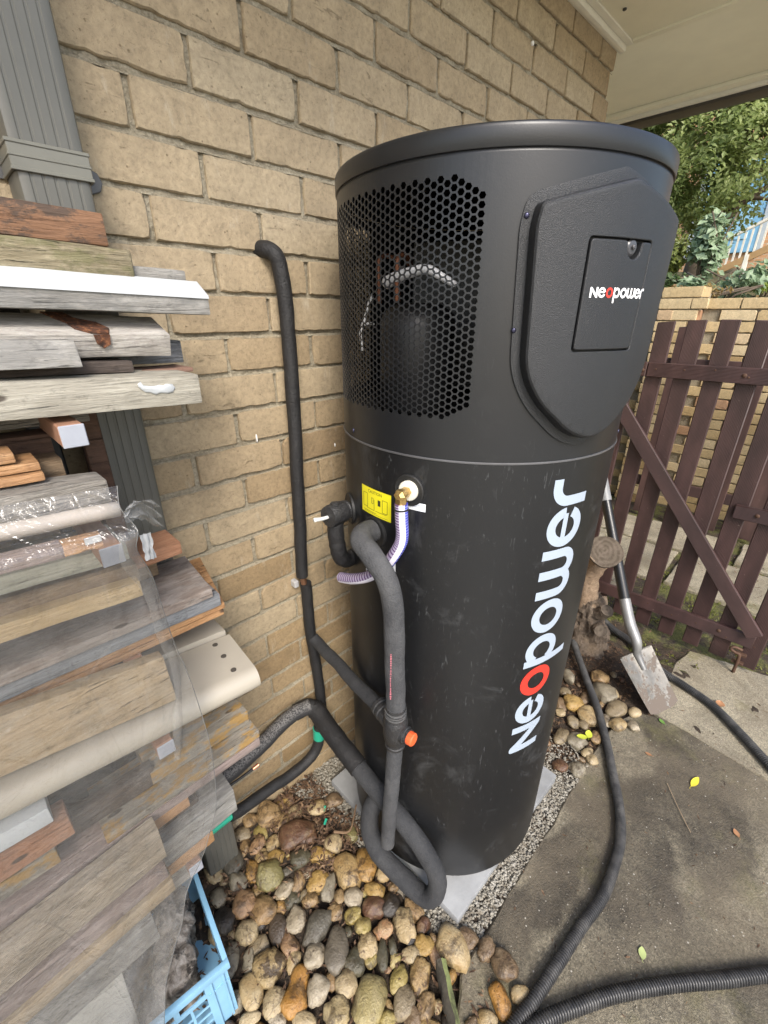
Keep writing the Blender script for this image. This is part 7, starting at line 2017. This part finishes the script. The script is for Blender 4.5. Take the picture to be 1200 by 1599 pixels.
def ybrick(x, y, z, half, ry=0.0):
    m = rb.choice(yh_m if half else yb_m)
    o = obj('brick', m, None, gw, (x + rb.uniform(-.004, .004), y, z))
    o.rotation_euler = (0, 0, -PI / 2 + ry)
for c in range(22):
    z = 0.02 + 0.0855 * c + 0.04
    off = 0.12 if c % 2 else 0.0
    if c % 2: ybrick(XP, 0.19, z, True); ybrick(XP, 0.075, z, False) if False else None
    # pillar course: stretcher + header alternately
    if c % 2: ybrick(XP, 0.135 - 0.06, z, False)
    else: ybrick(XP, 0.135, z, False); ybrick(XP, 0.135 - 0.175, z, True)
    for s in (0.125,):
        o = obj('brick', rb.choice(yb_m), None, gw, (XP + 0.14, -0.046, z)); o.rotation_euler = (0, 0, 0)
rw = MB()
for c in range(21):
    z = 0.02 + 0.0855 * c + 0.04
    y = -0.17 - (0.12 if c % 2 else 0)
    while y > -3.4:
        if y > -1.0: ybrick(XW, y, z, False, 0)
        else: rw.box((XW + 0.05, y, z), (0.05, 0.115, 0.038))
        y -= 0.24
    y = 0.40 + (0.12 if c % 2 else 0)
    while y < 2.6: rw.box((XW + 0.05, y, z), (0.05, 0.115, 0.038)); y += 0.24
tag(obj('brickwork', bevelled(rw.mesh(), 0.004, 1), M_YB, gw), kind='stuff')

# ------------------------------------------------------------------ sloping garden, house, planting
def hill_z(x, y):
    t = max(0.0, min(1.0, (x - 4.3) / 6.0))
    return 1.70 + 0.75 * t + 0.10 * fbm((x * 0.8, y * 0.8, 0.4)) * min(1, (x - 4.2) * 0.8) + 0.03 * fbm((x * 4, y * 4, 1))
hm = grid(4.25, 30, -14, 14, 0.35, hill_z)
t = NT('garden_ground'); co = t.coord(offs=False); n = t.noise(co, 2.2, 7, 0.7); f = t.noise(co, 22, 5, 0.7)
c = t.ramp(n, [(0.35, (0.16, 0.105, 0.055)), (0.5, (0.10, 0.095, 0.035)), (0.65, (0.08, 0.12, 0.03))])
c = t.mix(0.4, c, t.ramp(f, [(0.3, (0.05, 0.04, 0.02)), (0.7, (0.26, 0.19, 0.10))]))
tag(obj('hillside', hm.mesh(True), t.fin(c, 0.95, t.bump(f, 0.8, 0.05))), kind='structure')
def m_leaf(name, c0, c1, c2, trans=0.35, rough=0.5):
    t = NT(name)
    co = t.coord(offs=False)
    n = t.noise(co, 2.6, 4, 0.65); f = t.noise(co, 24, 2)
    c = t.ramp(n, [(0.3, c0), (0.52, c1), (0.72, c2)])
    c = t.mix(0.45, c, t.ramp(f, [(0.35, c0), (0.65, c2)]))
    t.fin(c, rough)
    tl = t.n('ShaderNodeBsdfTranslucent'); t.l(c, tl.inputs[0])
    mx = t.n('ShaderNodeMixShader'); mx.inputs[0].default_value = trans
    t.l(t.b.outputs[0], mx.inputs[1]); t.l(tl.outputs[0], mx.inputs[2]); t.l(mx.outputs[0], t.out.inputs[0])
    return t.m
def leaf_cloud(blobs, n, size, seed, flat=0.3, mb=None, ratio=0.5, droop=0.2):
    """leaf-sized folded quads spread through lumpy blobs (centre, radius xyz)"""
    rc = random.Random(seed); mb = mb or MB()
    vol = [b[1][0] * b[1][1] * b[1][2] for b in blobs]; tot = sum(vol)
    for (c, r), v in zip(blobs, vol):
        for i in range(int(n * v / tot)):
            d = Vector((rc.gauss(0, 1), rc.gauss(0, 1), rc.gauss(0, 1))).normalized()
            rad = rc.random() ** 0.28
            p = Vector(c) + Vector((d.x * r[0], d.y * r[1], d.z * r[2])) * rad * (0.84 + 0.30 * fbm(d * 2.1 + Vector((seed, c[0], c[1]))))
            if fbm(p * 2.4 + Vector((seed, 1, 2))) < -0.20: continue
            s = size * rc.uniform(0.6, 1.35)
            nrm = (d * 0.5 + sv * 0.75 + Vector((rc.gauss(0, .5), rc.gauss(0, .5), rc.gauss(0.2, .5)))).normalized()
            u = nrm.cross(Vector((rc.gauss(0, 1), rc.gauss(0, 1), rc.gauss(0, 1)))).normalized(); w_ = nrm.cross(u)
            a = u * s; b = w_ * s * ratio
            dn = Vector((0, 0, -s * droop))
            mb.add([p - a, p - b * 0.9 + nrm * s * 0.12, p + a + dn, p + b * 0.9 + nrm * s * 0.12], [(0, 1, 2), (0, 2, 3)])
    return mb
# house far behind
fh = thing('far_house', 'orange brick house with a blue door up the slope behind the tree', 'house', (11.2, 1.0, 2.4))
t = NT('orange_brick_far'); bk = t.n('ShaderNodeTexBrick'); mp = t.n('ShaderNodeMapping'); mp.inputs['Rotation'].default_value = (PI / 2, 0, PI / 2); t.l(t.tc.outputs['Object'], mp.inputs[0])
sxx = t.n('ShaderNodeSeparateXYZ'); t.l(t.tc.outputs['Object'], sxx.inputs[0]); cb_ = t.n('ShaderNodeCombineXYZ'); t.l(sxx.outputs[1], cb_.inputs[0]); t.l(sxx.outputs[2], cb_.inputs[1]); t.l(cb_.outputs[0], bk.inputs['Vector'])
bk.inputs['Scale'].default_value = 4.1; bk.inputs['Color1'].default_value = (0.42, 0.22, 0.11, 1); bk.inputs['Color2'].default_value = (0.52, 0.30, 0.16, 1); bk.inputs['Mortar'].default_value = (0.45, 0.38, 0.28, 1); bk.inputs['Mortar Size'].default_value = 0.02
M_FB = t.fin(bk.outputs['Color'], 0.9, t.bump(bk.outputs['Fac'], 0.4, 0.01))
mb = MB(); mb.box((11.9, 2.3, 4.2), (0.6, 4.6, 2.6)); obj('wall', mb.mesh(), M_FB, fh)
mb = MB(); mb.add([(11.0, -2.7, 6.7), (11.0, 7.3, 6.7), (12.8, 7.3, 7.9), (12.8, -2.7, 7.9), (11.0, -2.7, 6.6), (11.0, 7.3, 6.6), (12.8, 7.3, 7.8), (12.8, -2.7, 7.8)], [(0, 1, 2, 3), (7, 6, 5, 4), (0, 4, 5, 1), (2, 6, 7, 3), (1, 5, 6, 2), (3, 7, 4, 0)])
obj('roof', mb.mesh(), M_ROOF, fh)
M_BLUE = plain('blue_door_paint', (0.20, 0.42, 0.62), 0.45, var=0.15)
dr = obj('door', bevelled(MB().box((11.27, 1.42, 3.60), (0.03, 0.52, 0.80)).mesh(), 0.01), M_BLUE, fh)
mb = MB()
for s in (-1, 1): mb.box((11.262, 1.42 + s * 0.575, 3.62), (0.04, 0.05, 0.86))
mb.box((11.262, 1.42, 4.45), (0.04, 0.62, 0.05)); obj('door_frame', mb.mesh(), plain('frame_blue_grey', (0.42, 0.48, 0.52), 0.5), dr)
obj('door_panel', bevelled(MB().box((11.235, 1.42, 3.3), (0.01, 0.36, 0.28)).mesh(), 0.01), plain('blue_panel', (0.28, 0.52, 0.70), 0.4), dr)
wd_ = obj('window', MB().box((11.27, 0.20, 4.0), (0.02, 0.4, 0.55)).mesh(), plain('window_glass', (0.12, 0.17, 0.24), 0.1), fh)
mb = MB()
for y in (-0.24, 0.20, 0.64): mb.box((11.245, y, 4.0), (0.03, 0.035, 0.6))
for z in (3.43, 4.57): mb.box((11.243, 0.20, z), (0.03, 0.475, 0.035))
obj('window_frame', mb.mesh(), M_TRIM, wd_)
# white stair balustrade
bs = thing('stair_balustrade', 'white painted stair balustrade with a timber stringer going up to the far house', 'balustrade', (9.6, 0.5, 2.4))
M_WB = plain('balustrade_white', (0.80, 0.79, 0.72), 0.5)
a0, a1 = Vector((9.6, 1.05, 2.42)), Vector((9.6, 0.20, 2.86))
dv = a1 - a0
for k in range(11):
    p = a0 + dv * (k / 10)
    obj('baluster', MB().box((0, 0, 0), (0.013, 0.013, 0.19)).mesh(), M_WB, bs, p + Vector((0, 0, 0.19)))
for nm, z, h, th, mat in (('handrail', 0.40, 0.022, 0.03, M_WB), ('stringer', -0.07, 0.055, 0.025, plain('stringer_wood', (0.42, 0.27, 0.13), 0.7))):
    P = [a0 + Vector((s * th, 0.06, z - h)) for s in (-1, 1)] + [a0 + Vector((s * th, 0.06, z + h)) for s in (-1, 1)] + [a1 + Vector((s * th, -0.06, z - h + .03)) for s in (-1, 1)] + [a1 + Vector((s * th, -0.06, z + h + .03)) for s in (-1, 1)]
    mb = MB(); mb.add(P, [(0, 1, 3, 2), (4, 6, 7, 5), (0, 4, 5, 1), (2, 3, 7, 6), (0, 2, 6, 4), (1, 5, 7, 3)])
    obj(nm, mb.mesh(), mat, bs)
for p in (a0 + Vector((0, 0.09, 0)), a1 + Vector((0, -0.10, 0)), a0 + dv * 0.42 + Vector((0.0, 0, -0.5))):
    obj('newel_post', MB().box((0, 0, 0), (0.03, 0.03, 0.36)).mesh(), M_WB, bs, p + Vector((0, 0, 0.14)))
# big tree above
bt_ = thing('leafy_tree', 'large dense bright green tree filling the view above the gate', 'tree', (7.6, 0.6, 2.0))
rt = random.Random(9)
M_TRUNK = plain('trunk_bark', (0.10, 0.075, 0.05), 0.9, var=0.3, bump=0.8, bscale=40)
mb = MB(); tube(mb, catmull([(7.9, 1.0, 1.9), (7.85, 0.95, 2.8), (7.7, 0.8, 3.8), (7.6, 0.6, 5.0)], 5), lambda i, t: 0.16 - 0.08 * t, 10)
for k in range(10):
    b = Vector((7.75, 0.85, 2.7 + 0.25 * k)); e_ = Vector((rt.uniform(6.6, 8.8), rt.uniform(-1.0, 2.4), b.z + rt.uniform(0.2, 1.0)))
    tube(mb, catmull([tuple(b), tuple(b.lerp(e_, 0.5) + Vector((0, 0, 0.2))), tuple(e_)], 4), lambda i, t: 0.05 - 0.035 * t, 6)
obj('trunk', mb.mesh(True), M_TRUNK, bt_)
blobs = []
for k in range(84):
    a = rt.uniform(0, 6.28); r = rt.uniform(0.4, 2.2)
    z = rt.uniform(3.05, 6.6)
    blobs.append(((7.5 + math.cos(a) * r * 0.6, 1.05 + math.sin(a) * r, z), (rt.uniform(0.42, 0.7), rt.uniform(0.42, 0.7), rt.uniform(0.34, 0.55))))
M_TREE = m_leaf('tree_leaves', (0.12, 0.18, 0.04), (0.26, 0.32, 0.095), (0.42, 0.46, 0.18), 0.5)
obj('crown', leaf_cloud(blobs, 130000, 0.031, 3, ratio=0.6).mesh(), M_TREE, bt_)
# other background trees / shrubs
def shrub(name, label, cat, c, r, n, size, seed, cols, stem=True, ratio=0.5, group=None):
    s = thing(name, label, cat, (c[0], c[1], c[2] - r[2]), group)
    rr = random.Random(seed); bl = []
    for k in range(9):
        d = Vector((rr.gauss(0, 1), rr.gauss(0, 1), rr.gauss(0, 1))).normalized() * rr.uniform(0.2, 0.75)
        bl.append(((c[0] + d.x * r[0], c[1] + d.y * r[1], c[2] + d.z * r[2]), (r[0] * 0.55, r[1] * 0.55, r[2] * 0.55)))
    obj('foliage', leaf_cloud(bl, n, size, seed, ratio=ratio).mesh(), cols, s)
    mb = MB()
    for k in range(5):
        tube(mb, [(c[0], c[1], c[2] - r[2] - 0.1), (c[0] + rr.uniform(-.5, .5) * r[0], c[1] + rr.uniform(-.5, .5) * r[1], c[2]), (c[0] + rr.uniform(-.8, .8) * r[0], c[1] + rr.uniform(-.8, .8) * r[1], c[2] + r[2] * 0.6)], lambda i, t: 0.012 - 0.004 * i * 0.5, 5)
    obj('stem', mb.mesh(True), M_TRUNK, s)
    return s
M_SH1 = m_leaf('shrub_yellow_green', (0.07, 0.10, 0.018), (0.16, 0.20, 0.035), (0.30, 0.32, 0.07))
M_SH2 = m_leaf('shrub_dark', (0.03, 0.055, 0.015), (0.06, 0.10, 0.03), (0.12, 0.18, 0.05))
M_SH3 = m_leaf('plant_pale', (0.12, 0.20, 0.10), (0.26, 0.36, 0.20), (0.46, 0.54, 0.36))
M_SH4 = m_leaf('ground_cover_red', (0.16, 0.08, 0.03), (0.26, 0.17, 0.05), (0.36, 0.30, 0.09))
M_SH5 = m_leaf('lime_tuft', (0.16, 0.24, 0.03), (0.30, 0.40, 0.06), (0.44, 0.52, 0.12))
shrub('shrub', 'yellow-green shrub on the slope right beside the heater', 'shrub', (6.2, 0.95, 2.25), (0.4, 0.46, 0.36), 3600, 0.032, 5, M_SH1)
shrub('shrub', 'dark green shrub below the yellow-green shrub on the slope', 'shrub', (5.5, 0.62, 1.95), (0.3, 0.30, 0.22), 1800, 0.035, 6, M_SH2)
shrub('climbing_plant', 'tall plant with large pale leaves in front of the blue door', 'plant', (6.0, 0.46, 2.42), (0.26, 0.26, 0.45), 800, 0.05, 8, M_SH3, ratio=0.7)
shrub('climbing_plant', 'low leafy plant with pale leaves at the foot of the stair', 'plant', (5.3, 0.10, 1.98), (0.30, 0.50, 0.20), 1800, 0.04, 12, M_SH3, ratio=0.65)
shrub('ground_cover', 'reddish green creeping plant along the top of the garden wall', 'plant', (4.6, 0.0, 1.84), (0.28, 0.42, 0.12), 3200, 0.022, 9, M_SH4)
shrub('ground_cover', 'second patch of reddish creeping plant to the right on the garden wall', 'plant', (4.65, -0.70, 1.84), (0.30, 0.45, 0.12), 3200, 0.022, 10, M_SH4)
shrub('lime_plant', 'bright lime green tuft beside the stair', 'plant', (5.6, -0.22, 2.02), (0.18, 0.18, 0.16), 900, 0.03, 11, M_SH5, ratio=0.25)
shrub('shrub', 'grey-green bush right of the stair at the edge of the picture', 'shrub', (6.2, -0.62, 2.15), (0.5, 0.4, 0.32), 3000, 0.035, 14, M_SH2)
shrub('weed', 'small green weed at the foot of the garden wall behind the gate', 'plant', (3.95, -1.05, 0.22), (0.15, 0.2, 0.2), 500, 0.035, 15, M_SH2)
shrub('shrub', 'leafy green shrub rising behind the heater beside the pillar', 'shrub', (4.3, 0.50, 1.2), (0.22, 0.22, 0.75), 2200, 0.03, 16, M_SH1)
for k, (x, y, z, rx) in enumerate(((13.5, -3.5, 5.5, 2.0), (12.8, 6.0, 5.5, 2.2), (16, 0.5, 7.5, 2.4))):
    o = thing('background_tree', ['round green tree at the far right beyond the house', 'green tree on the left beyond the house', 'tall tree standing behind the far house'][k], 'tree', (x, y, 2))
    rr = random.Random(70 + k)
    bl = [((x + rr.uniform(-1, 1) * rx * .7, y + rr.uniform(-1, 1) * rx * .7, z + rr.uniform(-1, 1) * rx * .6), (rx * .45, rx * .45, rx * .38)) for _ in range(14)]
    obj('crown', leaf_cloud(bl, 5000, 0.13, 80 + k).mesh(), M_TREE, o)
    obj('trunk', tube_mesh([(x, y, 1.5), (x + .1, y, z)], lambda i, t: 0.2 - 0.1 * t, 8), M_TRUNK, o)
# moss and grass near the gate
gm_ = MB(); rgm = random.Random(44)
for i in range(5200):
    x, y = rgm.uniform(1.78, 3.4), rgm.uniform(-1.5, 0.1)
    if fbm((x * 3.2, y * 3.2, 6)) < 0.0: continue
    if x < 2.07 and y < -0.86 and rgm.random() < 0.9: continue
    h = rgm.uniform(0.006, 0.02); a = rgm.uniform(0, 6.28); z = (soil_z(x, y) if x < 2.3 else 0.005)
    w_ = 0.004
    for q in range(2):
        a += 2.0
        gm_.add([(x + math.cos(a) * w_, y + math.sin(a) * w_, z), (x - math.cos(a) * w_, y - math.sin(a) * w_, z), (x + rgm.uniform(-.012, .012), y + rgm.uniform(-.012, .012), z + h)], [(0, 1, 2)])
tag(obj('moss', gm_.mesh(), m_leaf('moss_leaf', (0.08, 0.10, 0.015), (0.19, 0.21, 0.035), (0.32, 0.33, 0.08))), 'yellow-green moss and short grass round the foot of the gate', 'moss', kind='stuff')
